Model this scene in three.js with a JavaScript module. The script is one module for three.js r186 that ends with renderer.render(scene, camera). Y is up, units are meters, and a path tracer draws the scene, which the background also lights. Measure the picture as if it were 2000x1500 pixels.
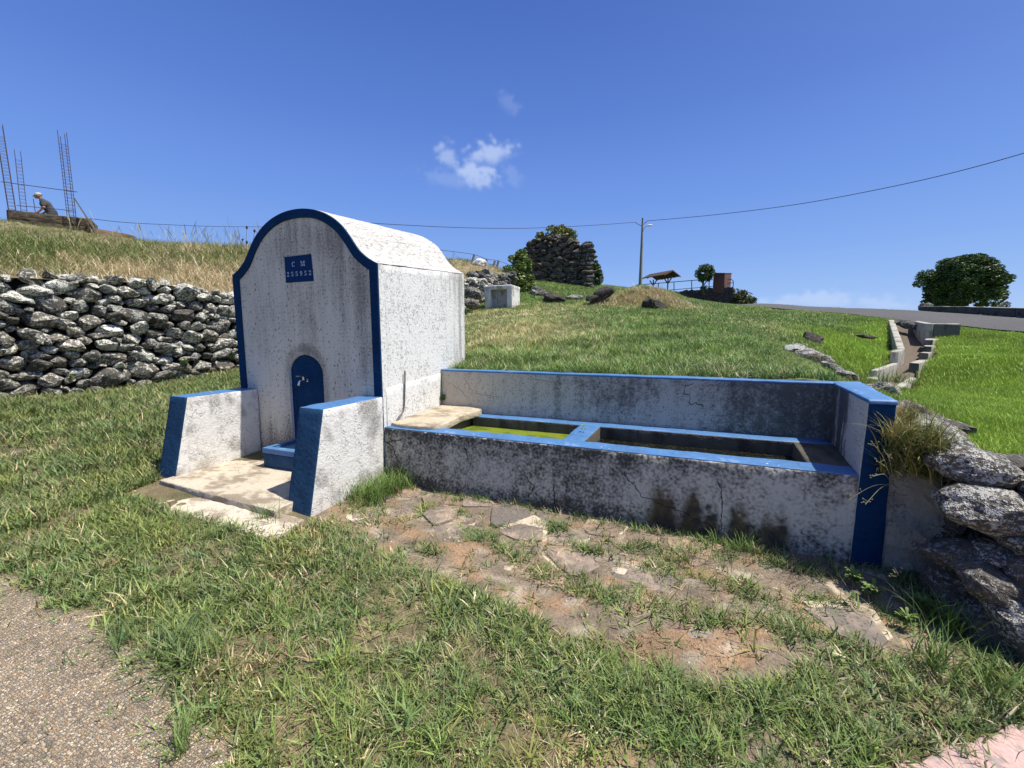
import * as THREE from 'three';
import { mergeGeometries, mergeVertices, toCreasedNormals } from 'three/addons/utils/BufferGeometryUtils.js';
import { ImprovedNoise } from 'three/addons/math/ImprovedNoise.js';
import { MarchingCubes } from 'three/addons/objects/MarchingCubes.js';

// ---------------------------------------------------------------- camera, sky, sun, exposure
const scene = new THREE.Scene();
const camera = new THREE.PerspectiveCamera(86.287, 4 / 3, 0.05, 9000);
camera.position.set(...[2.736, 1.374, 3.317]);
camera.lookAt(...[-0.965, 0.215, -5.901]);
const EXPOSURE = 1.4;
const SUN_DIR = new THREE.Vector3(0.5, 1, -0.1).normalize();
const sun = new THREE.DirectionalLight(new THREE.Color(1, 0.95, 0.86), 4.8);
sun.name = 'sun';
sun.position.copy(SUN_DIR).multiplyScalar(80);
sun.castShadow = true;
sun.shadow.mapSize.set(4096, 4096);
sun.shadow.radius = 1;
Object.assign(sun.shadow.camera, { left: -60, right: 60, top: 60, bottom: -60, near: 1, far: 220 });
scene.add(sun, sun.target);
const renderer = new THREE.WebGLRenderer({ antialias: true });
renderer.setSize(1024, 768);
renderer.toneMapping = THREE.LinearToneMapping;
renderer.toneMappingExposure = EXPOSURE;
renderer.shadowMap.enabled = true;

// ---------------------------------------------------------------- numbers and noise
const { clamp, lerp, smoothstep: ss } = THREE.MathUtils;
const rng = (seed) => () => { seed = (seed + 0x6d2b79f5) | 0; let t = Math.imul(seed ^ (seed >>> 15), 1 | seed); t = (t + Math.imul(t ^ (t >>> 7), 61 | t)) ^ t; return ((t ^ (t >>> 14)) >>> 0) / 4294967296; };
const hash = (x, y, s = 0) => { let h = Math.imul(x | 0, 374761393) ^ Math.imul(y | 0, 668265263) ^ Math.imul(s | 0, 2147483647 - 91); h = Math.imul(h ^ (h >>> 13), 1274126177); h ^= h >>> 16; return (h >>> 0) / 4294967296; };
const GX = new Float32Array(256), GY = new Float32Array(256), PERM = new Uint8Array(512);
{ const r = rng(77); const p = [...Array(256).keys()]; for (let i = 255; i > 0; i--) { const j = Math.floor(r() * (i + 1)); [p[i], p[j]] = [p[j], p[i]]; } for (let i = 0; i < 512; i++) PERM[i] = p[i & 255]; for (let i = 0; i < 256; i++) { const a = r() * Math.PI * 2; GX[i] = Math.cos(a); GY[i] = Math.sin(a); } }
function noise2(x, y) {            // gradient noise, about -1..1
  const xi = Math.floor(x), yi = Math.floor(y), fx = x - xi, fy = y - yi, X = xi & 255, Y = yi & 255;
  const a = PERM[PERM[X] + Y], b = PERM[PERM[X + 1] + Y], c = PERM[PERM[X] + Y + 1], d = PERM[PERM[X + 1] + Y + 1];
  const u = fx * fx * fx * (fx * (fx * 6 - 15) + 10), v = fy * fy * fy * (fy * (fy * 6 - 15) + 10);
  const n0 = GX[a] * fx + GY[a] * fy, n1 = GX[b] * (fx - 1) + GY[b] * fy, n2 = GX[c] * fx + GY[c] * (fy - 1), n3 = GX[d] * (fx - 1) + GY[d] * (fy - 1);
  return 1.5 * (n0 + (n1 - n0) * u + (n2 + (n3 - n2) * u - n0 - (n1 - n0) * u) * v);
}
function fbm(x, y, oct = 4) { let s = 0, a = 0.5; for (let i = 0; i < oct; i++) { s += a * noise2(x, y); x = x * 2.03 + 17.1; y = y * 2.03 + 9.7; a *= 0.5; } return s; }
const improved = new ImprovedNoise(), n3 = (x, y, z) => improved.noise(x, y, z);
const fbm3 = (x, y, z, oct = 3) => { let s = 0, a = 0.5; for (let i = 0; i < oct; i++) { s += a * n3(x, y, z); x = x * 2.1 + 3.3; y = y * 2.1 + 1.7; z = z * 2.1 + 8.1; a *= 0.5; } return s; };
const mix3 = (a, b, t) => [a[0] + (b[0] - a[0]) * t, a[1] + (b[1] - a[1]) * t, a[2] + (b[2] - a[2]) * t];
const gauss = (x, y, cx, cy, rx, ry) => Math.exp(-(((x - cx) / rx) ** 2) - ((y - cy) / ry) ** 2);

// ---------------------------------------------------------------- sky: clear air, a few small clouds
{
  const W = 2048, H = 1024, data = new Float32Array(W * H * 4);
  const lin = (c) => c.map((v) => { v /= 255; return (v <= 0.04045 ? v / 12.92 : ((v + 0.055) / 1.055) ** 2.4) / EXPOSURE; });
  const stops = [[-90, [150, 170, 200]], [-1, [170, 196, 236]], [1, [182, 208, 247]], [5, [156, 192, 245]], [10, [134, 174, 240]], [17, [113, 154, 231]], [26, [93, 131, 212]], [34, [80, 117, 197]], [43, [64, 100, 180]], [60, [50, 83, 160]], [90, [42, 72, 146]]].map(([e, c]) => [e, lin(c)]);
  const clouds = [   // direction, half width, half height (radians), strength, tilt
    [[-0.384, 0.386, -0.839], 0.056, 0.024, 0.62, 0.1], [[-0.422, 0.349, -0.837], 0.058, 0.03, 0.66, -0.12], [[-0.469, 0.379, -0.798], 0.022, 0.032, 0.45, 0.5], [[-0.471, 0.337, -0.815], 0.07, 0.02, 0.16, -0.1],
    [[-0.336, 0.467, -0.818], 0.03, 0.02, 0.13, -0.7], [[-0.345, 0.345, -0.873], 0.02, 0.03, 0.14, 0.6], [[0.238, 0.073, -0.968], 0.065, 0.016, 0.5, 0], [[0.266, 0.065, -0.962], 0.05, 0.012, 0.5, 0], [[0.327, 0.063, -0.943], 0.03, 0.011, 0.4, 0], [[0.194, 0.066, -0.979], 0.06, 0.01, 0.4, 0], [[0.349, 0.054, -0.936], 0.05, 0.008, 0.35, 0],
  ].map(([d, ...r]) => { const v = new THREE.Vector3(...d), right = new THREE.Vector3(-v.z, 0, v.x).normalize(), up = new THREE.Vector3().crossVectors(right, v).normalize(); return [v, right, up, ...r]; });
  const d = new THREE.Vector3(), white = lin([203, 220, 252]);
  for (let row = 0; row < H; row++) {
    const el = ((row + 0.5) / H - 0.5) * Math.PI, deg = (el * 180) / Math.PI;
    let i = 1; while (i < stops.length - 1 && stops[i][0] < deg) i++;
    const [e0, c0] = stops[i - 1], [e1, c1] = stops[i], base = mix3(c0, c1, clamp((deg - e0) / (e1 - e0), 0, 1));
    for (let col = 0; col < W; col++) {
      const az = ((col + 0.5) / W - 0.5) * 2 * Math.PI;
      d.set(Math.cos(az) * Math.cos(el), Math.sin(el), Math.sin(az) * Math.cos(el));
      const glow = 0.9 * Math.exp(-(1 - d.dot(SUN_DIR)) * 11);
      let r = base[0] + glow, g = base[1] + glow, b = base[2] + glow, a = 0;
      for (const [v, right, up, rx, ry, k, tilt] of clouds) {
        const f = d.dot(v); if (f < 0.95) continue;
        let x = d.dot(right) / f, y = d.dot(up) / f;
        if (Math.abs(x) > rx * 2.5 || Math.abs(y) > 0.12) continue;
        const X = x * Math.cos(tilt) + y * Math.sin(tilt), Y = y * Math.cos(tilt) - x * Math.sin(tilt);
        const n = fbm(x * 55 + v.x * 90 + ry * 700, y * 70 + v.y * 60, 5), q = Math.sqrt((X / rx) ** 2 + ((Y - n * 0.012) / ry) ** 2);
        a = Math.max(a, k * ss(1.15 - q + n * 0.9, 0.0, 0.95));
      }
      const o = (row * W + col) * 4;
      data[o] = r + (white[0] - r) * a; data[o + 1] = g + (white[1] - g) * a; data[o + 2] = b + (white[2] - b) * a; data[o + 3] = 1;
    }
  }
  const t = new THREE.DataTexture(data, W, H, THREE.RGBAFormat, THREE.FloatType);
  t.mapping = THREE.EquirectangularReflectionMapping; t.magFilter = THREE.LinearFilter; t.needsUpdate = true;
  scene.background = t; scene.environment = t;
}

// ---------------------------------------------------------------- texture makers
const SRGB = new Uint8Array(4097); for (let i = 0; i <= 4096; i++) { const v = i / 4096; SRGB[i] = Math.round(255 * (v <= 0.0031308 ? v * 12.92 : 1.055 * v ** (1 / 2.4) - 0.055)); }
// fn(u, v, px, py) gives [r, g, b, height]: linear colours and a height from 0 to 1; row 0 is the bottom
function makeTexture(w, h, fn, bump = true) {
  const c = new Uint8Array(w * h * 4), b = bump ? new Uint8Array(w * h) : null;
  for (let y = 0, o = 0; y < h; y++) for (let x = 0; x < w; x++, o++) {
    const p = fn((x + 0.5) / w, (y + 0.5) / h, x, y);
    for (let k = 0; k < 3; k++) c[o * 4 + k] = SRGB[clamp(p[k] * 4096, 0, 4096) | 0];
    c[o * 4 + 3] = 255;
    if (b) b[o] = clamp((p[3] ?? 0.5) * 255, 0, 255);
  }
  const wrap = (t) => { t.wrapS = t.wrapT = THREE.RepeatWrapping; t.magFilter = THREE.LinearFilter; t.minFilter = THREE.LinearMipmapLinearFilter; t.needsUpdate = true; return t; };
  const map = wrap(new THREE.DataTexture(c, w, h)); map.colorSpace = THREE.SRGBColorSpace;
  return { map, bumpMap: b ? wrap(new THREE.DataTexture(b, w, h, THREE.RedFormat)) : null };
}
const mat = (o) => { const { name, ...rest } = o; const m = new THREE.MeshStandardMaterial({ roughness: 0.9, ...rest }); m.name = name ?? ''; return m; };
function dots(x, y, cell, p, seed, stretch = 1) {       // small round or upright specks: 0..1
  const Y = y / stretch, ix = Math.floor(x / cell), iy = Math.floor(Y / cell);
  if (hash(ix, iy, seed) > p) return 0;
  const cx = (ix + 0.3 + 0.4 * hash(ix, iy, seed + 1)) * cell, cy = (iy + 0.3 + 0.4 * hash(ix, iy, seed + 2)) * cell, r = cell * (0.12 + 0.2 * hash(ix, iy, seed + 3));
  return ss(r - Math.hypot(x - cx, Y - cy), 0, r * 0.5);
}
function drawCracks(w, h, Sx, Sy, list, seed) {          // wandering polylines in metres, as a mask
  const m = new Float32Array(w * h), r = rng(seed);
  const stamp = (x, y, rad, v) => { const px = (x / Sx) * w, py = (y / Sy) * h, R = Math.max(0.6, (rad / Sx) * w); for (let j = Math.floor(py - R - 1); j <= py + R + 1; j++) for (let i = Math.floor(px - R - 1); i <= px + R + 1; i++) if (i >= 0 && j >= 0 && i < w && j < h) { const a = clamp(R + 0.5 - Math.hypot(i + 0.5 - px, j + 0.5 - py), 0, 1) * v; if (a > m[j * w + i]) m[j * w + i] = a; } };
  for (const { p, rad = 0.003, v = 0.9, wig = 0.012 } of list) for (let i = 0; i < p.length - 1; i++) {
    const [x0, y0] = p[i], [x1, y1] = p[i + 1], L = Math.hypot(x1 - x0, y1 - y0), n = Math.ceil(L / 0.002), ph = r() * 90;
    for (let k = 0; k <= n; k++) { const t = k / n, e = Math.min(t, 1 - t) * 4 > 1 ? 1 : Math.min(t, 1 - t) * 4; const o = (fbm(t * L * 9 + ph, ph, 4)) * wig * 3 * e; stamp(x0 + (x1 - x0) * t - (o * (y1 - y0)) / L, y0 + (y1 - y0) * t + (o * (x1 - x0)) / L, rad * (0.5 + 0.8 * Math.abs(noise2(k * 0.05, ph))), v); }
  }
  return m;
}
const ridge = (x, y, f) => 1 - Math.min(1, Math.abs(fbm(x * f, y * f, 3)) * 14);    // thin wandering lines

// ---------------------------------------------------------------- naming
const taken = new Map();
const numbered = (name) => { const n = taken.get(name) ?? 0; taken.set(name, n + 1); return n ? name + '_' + String(n).padStart(3, '0') : name; };
function tag(o, label, category, group, kind) { Object.assign(o.userData, { label, category }); if (group) o.userData.group = group; if (kind) o.userData.kind = kind; return o; }
function thing(name, label, category, group, at = [0, 0, 0], turn = 0) { const o = new THREE.Group(); o.name = numbered(name); o.position.set(...at); o.rotation.y = turn; scene.add(o); return tag(o, label, category, group); }
function part(name, geometry, material, parent, label) { const m = new THREE.Mesh(geometry, material); m.name = name; m.castShadow = m.receiveShadow = true; parent.add(m); if (label) m.userData.label = label; return m; }
function structure(name, geometry, material, label, category) { const m = part(numbered(name), geometry, material, scene); m.userData.kind = 'structure'; if (label) m.userData.label = label; if (category) m.userData.category = category; return m; }

// ---------------------------------------------------------------- geometry makers
const V = (a) => new THREE.Vector3(...a);
// every triangle gets uv from the axis that it faces most, in metres divided by size
function boxUV(g, size = [1, 1], origin = [0, 0, 0]) {
  g = g.index ? g.toNonIndexed() : g;
  const p = g.attributes.position.array, n = p.length / 9, uv = new Float32Array(n * 6);
  for (let i = 0; i < n; i++) {
    const o = i * 9, ax = p[o + 3] - p[o], ay = p[o + 4] - p[o + 1], az = p[o + 5] - p[o + 2], bx = p[o + 6] - p[o], by = p[o + 7] - p[o + 1], bz = p[o + 8] - p[o + 2];
    const nx = Math.abs(ay * bz - az * by), ny = Math.abs(az * bx - ax * bz), nz = Math.abs(ax * by - ay * bx), [U, W] = nx > ny && nx > nz ? [2, 1] : ny > nz ? [0, 2] : [0, 1];
    for (let k = 0; k < 3; k++) { uv[i * 6 + k * 2] = (p[o + k * 3 + U] - origin[U]) / size[0]; uv[i * 6 + k * 2 + 1] = (p[o + k * 3 + W] - origin[W]) / size[1]; }
  }
  g.setAttribute('uv', new THREE.BufferAttribute(uv, 2));
  return g;
}
// a block between eight corners (index = right + 2 top + 4 front), edges rounded by r, faces uneven by rough; six material groups +x -x +y -y +z -z
function block(c, { seg = 0.08, r = 0.012, rough = 0.003, size = [1, 1], origin = [0, 0, 0], crease = 0.7 } = {}) {
  const P = c.map(V), avg = (bit) => { let s = 0; for (let i = 0; i < 8; i++) if (!(i & bit)) s += P[i].distanceTo(P[i | bit]) / 4; return s; };
  const L = [avg(1), avg(2), avg(4)], lines = L.map((l) => { const q = Math.min(r, l * 0.3), n = Math.min(70, Math.max(1, Math.round((l - 2 * q) / seg))), a = [0, q * 0.3, q]; for (let i = 1; i < n; i++) a.push(q + ((l - 2 * q) * i) / n); a.push(l - q, l - q * 0.3, l); return a; });
  const T = (x, y, z, out) => { out.set(0, 0, 0); for (let i = 0; i < 8; i++) out.addScaledVector(P[i], (i & 1 ? x : 1 - x) * (i & 2 ? y : 1 - y) * (i & 4 ? z : 1 - z)); return out; };
  const pos = [], groups = [], v = new THREE.Vector3(), w = new THREE.Vector3(), n = new THREE.Vector3(), q = Math.min(r, Math.min(...L) * 0.3);
  for (let f = 0; f < 6; f++) {
    const ax = f >> 1, side = f & 1 ? 0 : 1, [ua, va] = [[2, 1], [0, 2], [0, 1]][ax], A = lines[ua], B = lines[va], pts = [];
    for (let j = 0; j < B.length; j++) for (let i = 0; i < A.length; i++) {
      const m = [0, 0, 0]; m[ua] = A[i]; m[va] = B[j]; m[ax] = side * L[ax];
      const inn = m.map((x, k) => clamp(x, q, L[k] - q)); n.set(m[0] - inn[0], m[1] - inn[1], m[2] - inn[2]).normalize();
      const s = inn.map((x, k) => (x + n.getComponent(k) * q) / L[k]);
      T(...s, v); T(s[0] + (n.x * 0.01) / L[0], s[1] + (n.y * 0.01) / L[1], s[2] + (n.z * 0.01) / L[2], w).sub(v).normalize();
      if (rough) v.addScaledVector(w, rough * (1.6 * fbm3(v.x * 2.3, v.y * 2.3, v.z * 2.3, 2) + 0.8 * n3(v.x * 17, v.y * 17, v.z * 17)));
      pts.push(v.clone());
    }
    const start = pos.length / 3, flip = (ax === 0 ? side === 1 : ax === 1 ? side === 1 : side === 0);
    for (let j = 0; j < B.length - 1; j++) for (let i = 0; i < A.length - 1; i++) {
      const a = pts[j * A.length + i], b = pts[j * A.length + i + 1], d = pts[(j + 1) * A.length + i], e = pts[(j + 1) * A.length + i + 1];
      for (const t of flip ? [a, d, b, b, d, e] : [a, b, d, b, e, d]) pos.push(t.x, t.y, t.z);
    }
    groups.push([start, pos.length / 3 - start, f]);
  }
  let g = new THREE.BufferGeometry().setAttribute('position', new THREE.Float32BufferAttribute(pos, 3));
  g = toCreasedNormals(boxUV(g, size, origin), crease);
  g.clearGroups(); for (const k of groups) g.addGroup(...k);
  return g;
}
const corners = (x0, x1, y0, y1, z0, z1) => [0, 1, 2, 3, 4, 5, 6, 7].map((i) => [i & 1 ? x1 : x0, i & 2 ? y1 : y0, i & 4 ? z1 : z0]);
// a wall standing between two points of its top line, with width to one side and a depth below the top
function wallCorners(a, b, width, height) { const A = V(a), B = V(b), d = B.clone().sub(A).setY(0).normalize(), s = new THREE.Vector3(d.z, 0, -d.x).multiplyScalar(width); const low = (p) => [p.x, p.y - height, p.z], out = []; for (let i = 0; i < 8; i++) { const p = (i & 1 ? B : A).clone(); if (!(i & 4)) p.add(s); out.push(i & 2 ? p.toArray() : low(p)); } return out; }
function tube(points, radius, radial = 6, steps) { const c = points.length === 2 ? new THREE.LineCurve3(V(points[0]), V(points[1])) : new THREE.CatmullRomCurve3(points.map(V)); return new THREE.TubeGeometry(c, steps ?? (points.length === 2 ? 1 : points.length * 6), radius, radial, false); }
function bar(a, b, w, h = w) { const A = V(a), B = V(b), g = new THREE.BoxGeometry(w, h, A.distanceTo(B)); g.applyQuaternion(new THREE.Quaternion().setFromUnitVectors(new THREE.Vector3(0, 0, 1), B.clone().sub(A).normalize())); const m = A.add(B).multiplyScalar(0.5); return g.translate(m.x, m.y, m.z); }
const joined = (list) => mergeGeometries(list.map((g) => { const q = g.index ? g.toNonIndexed() : g.clone(); for (const k of Object.keys(q.attributes)) if (!['position', 'normal', 'uv'].includes(k)) q.deleteAttribute(k); q.clearGroups(); return q; }));
function rock(seed, { detail = 2, planes = 11, lump = 0.16, fine = 0.05, crease = 0.55, size = 1, soft = 10, scale = [1, 1, 1] } = {}) {   // a broken stone of about unit radius
  const r = rng(seed), dirs = [];
  for (let i = 0; i < planes; i++) { const z = 1 - (2 * (i + 0.5)) / planes, a = i * 2.4 + r() * 1.2; dirs.push([new THREE.Vector3(Math.sqrt(1 - z * z) * Math.cos(a), z + (r() - 0.5) * 0.4, Math.sqrt(1 - z * z) * Math.sin(a)).normalize(), 0.72 + r() * 0.3]); }
  const g0 = new THREE.IcosahedronGeometry(1, detail); g0.deleteAttribute('uv'); g0.deleteAttribute('normal');
  const g = mergeVertices(g0, 1e-4), p = g.attributes.position, v = new THREE.Vector3(), o = r() * 50;
  for (let i = 0; i < p.count; i++) {
    v.fromBufferAttribute(p, i).normalize(); let s = 0;
    for (const [d, k] of dirs) { const c = v.dot(d); if (c > 0.05) s += Math.exp((soft * c) / k); }
    const R = soft / Math.log(s + 1) * 1.12 * (1 + lump * n3(v.x * 1.7 + o, v.y * 1.7, v.z * 1.7) + fine * (n3(v.x * 5 + o, v.y * 5, v.z * 5) + 0.6 * n3(v.x * 11 + o, v.y * 11, v.z * 11)));
    v.multiplyScalar(R); p.setXYZ(i, v.x * scale[0], v.y * scale[1], v.z * scale[2]);
  }
  return toCreasedNormals(boxUV(g, [size, size], [r() * 9, r() * 9, r() * 9]), crease);
}

// ---------------------------------------------------------------- the lie of the land
// heights between surveyed points: multiquadric interpolation with a plane
function surveyed(points, c = 0.5) {
  const n = points.length, N = n + 3, M = [], k = (x, z, p) => Math.sqrt((x - p[0]) ** 2 + (z - p[2]) ** 2 + c * c);
  for (let i = 0; i < n; i++) { const row = points.map((p) => k(points[i][0], points[i][2], p)); row[i] -= 0.02; M.push([...row, 1, points[i][0], points[i][2], points[i][1]]); }
  for (const f of [() => 1, (p) => p[0], (p) => p[2]]) M.push([...points.map(f), 0, 0, 0, 0]);
  for (let i = 0; i < N; i++) { let b = i; for (let j = i; j < N; j++) if (Math.abs(M[j][i]) > Math.abs(M[b][i])) b = j; [M[i], M[b]] = [M[b], M[i]]; for (let j = 0; j < N; j++) if (j !== i) { const f = M[j][i] / M[i][i]; if (f) for (let q = i; q <= N; q++) M[j][q] -= f * M[i][q]; } }
  const w = M.map((row, i) => row[N] / row[i]);
  return (x, z) => { let s = w[n] + w[n + 1] * x + w[n + 2] * z; for (let i = 0; i < n; i++) s += w[i] * k(x, z, points[i]); return s; };
}
// foot and head of the dry stone retaining wall, from the yard back to the ruin
const wallFoot = [[-8.3, 0.35, 6], [-7.303, 0.397, 1.07], [-7.198, 0.419, 0.374], [-7.11, 0.393, -0.168], [-6.972, 0.387, -1.004], [-6.855, 0.457, -1.786], [-6.678, 0.612, -2.984], [-6.165, 1.398, -6.467], [-5.374, 2.513, -11.807], [-5.125, 2.862, -13.242], [-5.212, 4.131, -18.792], [-6.11, 4.749, -21.764], [-6.803, 6.137, -32.509], [-8, 5.2, -46], [-14, 3, -80]];
const wallHead = [[-8.5, 2.2, 6], [-7.387, 2.338, 0.86], [-7.283, 2.379, 0.162], [-7.197, 2.4, -0.385], [-7.061, 2.439, -1.226], [-6.942, 2.459, -2.003], [-6.751, 2.301, -3.167], [-6.225, 2.773, -6.616], [-5.426, 3.702, -11.936], [-5.169, 3.867, -13.351], [-5.225, 4.417, -18.823], [-6.12, 4.975, -21.788], [-6.806, 6.226, -32.519], [-8.2, 5.5, -46], [-14.5, 3, -80]];
const along = (line, z) => { let i = 1; while (i < line.length - 1 && line[i][2] > z) i++; const a = line[i - 1], b = line[i], t = clamp((z - a[2]) / (b[2] - a[2]), 0, 1); return [lerp(a[0], b[0], t), lerp(a[1], b[1], t)]; };
const wallX = (z) => along(wallFoot, z)[0];
const shared = [[-5.374, 2.513, -11.807], [-5.125, 2.862, -13.242], [-6.165, 1.398, -6.467], [-6.678, 0.612, -2.984], [-3.5, 0.85, -4.5]];
const yardAt = surveyed([[-7.198, 0.419, 0.374], [-7.11, 0.393, -0.168], [-6.972, 0.387, -1.004], [-6.855, 0.457, -1.786], [-7.303, 0.397, 1.07], ...shared, [-3.726, 0.174, 0.638], [-3.866, -0.1, 1.441], [-2.1, -0.03, 1], [-2.2, 0.1, -0.6], [-2.4, 0.32, -2.6], [-1.9, -0.07, 1.4], [0, -0.1, 1.2], [0.02, -0.085, 0], [0.27, -0.104, 0], [1.88, -0.122, 0], [2.64, -0.135, 0], [3.3, -0.142, 0], [3.92, -0.15, 0], [4.6, -0.2, 0.2], [2.5, -0.19, 1.4], [0.5, -0.17, 2.4], [-1.5, -0.13, 2.3], [2.7, -0.2, 3.3], [4.4, -0.2, 1.6], [6, -0.2, 2.6], [-5, 0.03, 2.5], [-7.5, 0.3, 5], [0, -0.25, 8], [8, -0.3, 8], [0, -0.6, 30], [-30, 0.4, 30], [30, -1, 30], [-60, 0, 60], [60, -2, 60]], 0.3);
const roadNear = [[13.678, 0.744, -9.677], [13.063, 1.071, -11.208], [12.914, 1.298, -13.021], [12.929, 1.48, -14.894], [12.505, 1.727, -17.25], [11.158, 2.06, -19.138], [10.37, 2.762, -25.962], [8.8, 3.783, -36.309], [8.011, 4.308, -42.568], [4.5, 4.6, -52], [-4, 4, -66]];
const roadFar = [[18.436, 1.111, -15.432], [16.909, 1.564, -16.72], [16.222, 1.832, -18.43], [16.433, 2.082, -21.259], [16.062, 2.382, -23.86], [15.251, 2.747, -26.835], [14.882, 3.167, -32.164], [13.533, 3.741, -38.205], [11.593, 4.738, -48.4], [9, 4.7, -57], [-1, 3.9, -72]];
const hillAt = surveyed([...shared, [-0.113, 1.051, -2.008], [0.805, 0.92, -1.492], [2.63, 0.943, -1.577], [3.573, 0.95, -1.306], [3.972, 0.971, -1.252], [0.556, 1.443, -4.93], [2.504, 1.443, -5.712], [4.26, 1.391, -6.411], [-0.648, 1.559, -5.112], [-1.497, 1.57, -5.315], [-1.196, 2.39, -11.506], [2.283, 2.39, -12.903], [5.475, 2.473, -18.535], [-3.928, 3.399, -15.961], [-2.606, 4.311, -21.488], [-5.63, 4.744, -20.871], [-3.449, 5.824, -33.817], [-1.164, 6.743, -42.444], [1.221, 6.717, -47.739], [8.027, 4.628, -46.954],
  [4.453, 1.16, -4.723], [4.625, 1.035, -4.234], [4.681, 0.919, -3.483], [4.786, 0.83, -2.754], [5.311, 1.142, -6.368], [5.873, 0.573, -5.762], [6.772, 1.396, -10.241], [5.606, 1.59, -9.255], [6.813, 0.988, -8.362], [10.492, 1.872, -17.545], [8.203, 0.849, -11.072], [6.236, 0.566, -6.667], [9.481, 2.592, -23.414], [4.677, 0.713, -2.262], [4.82, 0.651, -2.094], [4.675, 0.763, -2.701], [5.214, 0.62, -3.659], [5.806, 0.568, -4.975], [5.009, 0.639, -2.928], [5.113, 0.658, -2.972], [6.436, 0.629, -7.189], [6.989, 0.654, -8.391], [7.67, 0.653, -9.749], [5.998, 0.634, -6.146], [3.813, 4.829, -40.948], [2.419, 5.081, -38.25], [5.461, 4.283, -41.541], [4.246, 3.816, -30.145], [6.112, 3.236, -28.651], [7.56, 3.103, -28.131], [3.121, 3.502, -24.229], [9.265, 3.159, -30.993], [4.953, 4.901, -45.754], [6.888, 4.605, -48.664], [2.883, 5.918, -47.221],
  [10.902, 1.699, -17.145], [9.641, 0.835, -13.492], [7.956, 0.401, -9.506], [6.209, 0.521, -5.782], [10.921, 1.181, -14.701], [9.955, 0.86, -12.971], [9.607, 0.638, -12.369], [8.415, 0.381, -9.905], [5.555, 0.566, -3.681], [11.85, 1.402, -15.536],
  ...roadNear, ...roadFar, [9.031, 0.943, -7.836], [5.826, 0.68, -2.068], [4.927, 0.611, -0.451], [5.348, 0.662, -1.982], [4.667, 0.787, -1.291], [7.945, 0.916, -7.94], [5.2, 0.58, 0], [6.6, 0.5, 1.4], [9, 0.3, 2.5], [14, 0.2, 6], [4.35, 0.8, -0.9],
  [13.112, 4.333, -44.619], [15.134, 3.569, -37.741], [15.859, 3.053, -31.457], [14, 3.4, -50], [18, 2.3, -36], [20, 1.8, -25], [20, 1.2, -15], [3, 6.2, -56], [-4, 5.4, -44], [4, 4.2, -78], [30, 0, -30], [30, -1, -60], [30, 0.5, 0], [-20, 3, -80]], 0.35);
const channel = [[11.073, 1.854, -17.884], [10.498, 1.458, -15.868], [9.458, 0.852, -12.987], [8.53, 0.577, -10.844], [7.049, 0.462, -7.631], [6.089, 0.519, -5.517]];
const channelDist = (x, z) => { let d = 9, y = 0; for (let i = 0; i < channel.length - 1; i++) { const [ax, ay, az] = channel[i], [bx, by, bz] = channel[i + 1], t = clamp(((x - ax) * (bx - ax) + (z - az) * (bz - az)) / ((bx - ax) ** 2 + (bz - az) ** 2), 0, 1), e = Math.hypot(x - ax - (bx - ax) * t, z - az - (bz - az) * t) - (i < 2 ? 0.15 : 0); if (e < d) { d = e; y = lerp(ay, by, t); } } return [d, y]; };
const blend = (x, z) => ss(x + Math.max(0, -z - 4) * 0.7, -2.7, -0.3);
const uplandAt = (x, z) => { let h = lerp(yardAt(x, z), hillAt(x, z), blend(x, z)); if (x > 4 && x < 12 && z < -4 && z > -18) { const [d, y] = channelDist(x, z); if (d < 0.6) h = lerp(Math.min(h, y - (z < -9.5 ? 0.6 : 0.25)), h, ss(d, 0.3, 0.5)); } return h; };
// front line of the loose stone wall that holds the lawn up on the right
const rockLine = [[4.1, -1.35], [4.32, -0.2], [4.85, 0.3], [5.5, 0.85], [6.6, 1.5], [9, 2.4], [14, 3.4], [60, 9]];
const rockZ = (x) => { if (x < 4.32) return -1.2; let i = 1; while (i < rockLine.length - 1 && rockLine[i][0] < x) i++; const a = rockLine[i - 1], b = rockLine[i]; return lerp(a[1], b[1], clamp((x - a[0]) / (b[0] - a[0]), 0, 1)); };
const isYard = (x, z) => z > rockZ(x);
const groundAt = (x, z) => (isYard(x, z) ? yardAt(x, z) : uplandAt(x, z));
const bankAt = surveyed([...wallHead.slice(0, 13).map((p) => [p[0], p[1] - 0.05, p[2]]), [-17.37, 4.917, -3.159], [-15.043, 4.669, -4.388], [-16.295, 4.824, -3.796], [-13.178, 4.322, -4.551], [-12.065, 4.256, -5.206], [-10.75, 4.232, -6.274], [-10.891, 4.889, -10.097], [-7.746, 5.247, -15.745], [-6.587, 5.073, -18.358], [-6.51, 4.992, -20.548], [-9.456, 3.124, -2.097], [-10.536, 3.347, -1.366], [-8.909, 3.205, -3.954], [-6.064, 4.359, -14.139], [-17.921, 4.898, -1.85], [-22, 4.6, 2], [-24, 4.2, -8], [-18, 3.6, -14], [-14, 4.4, -22], [-12, 4.2, -30], [-30, 2.5, -30], [-40, 2.6, 6], [-16, 4.6, 5], [-30, 1, -60], [-14, 3, -60]], 0.5);

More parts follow.
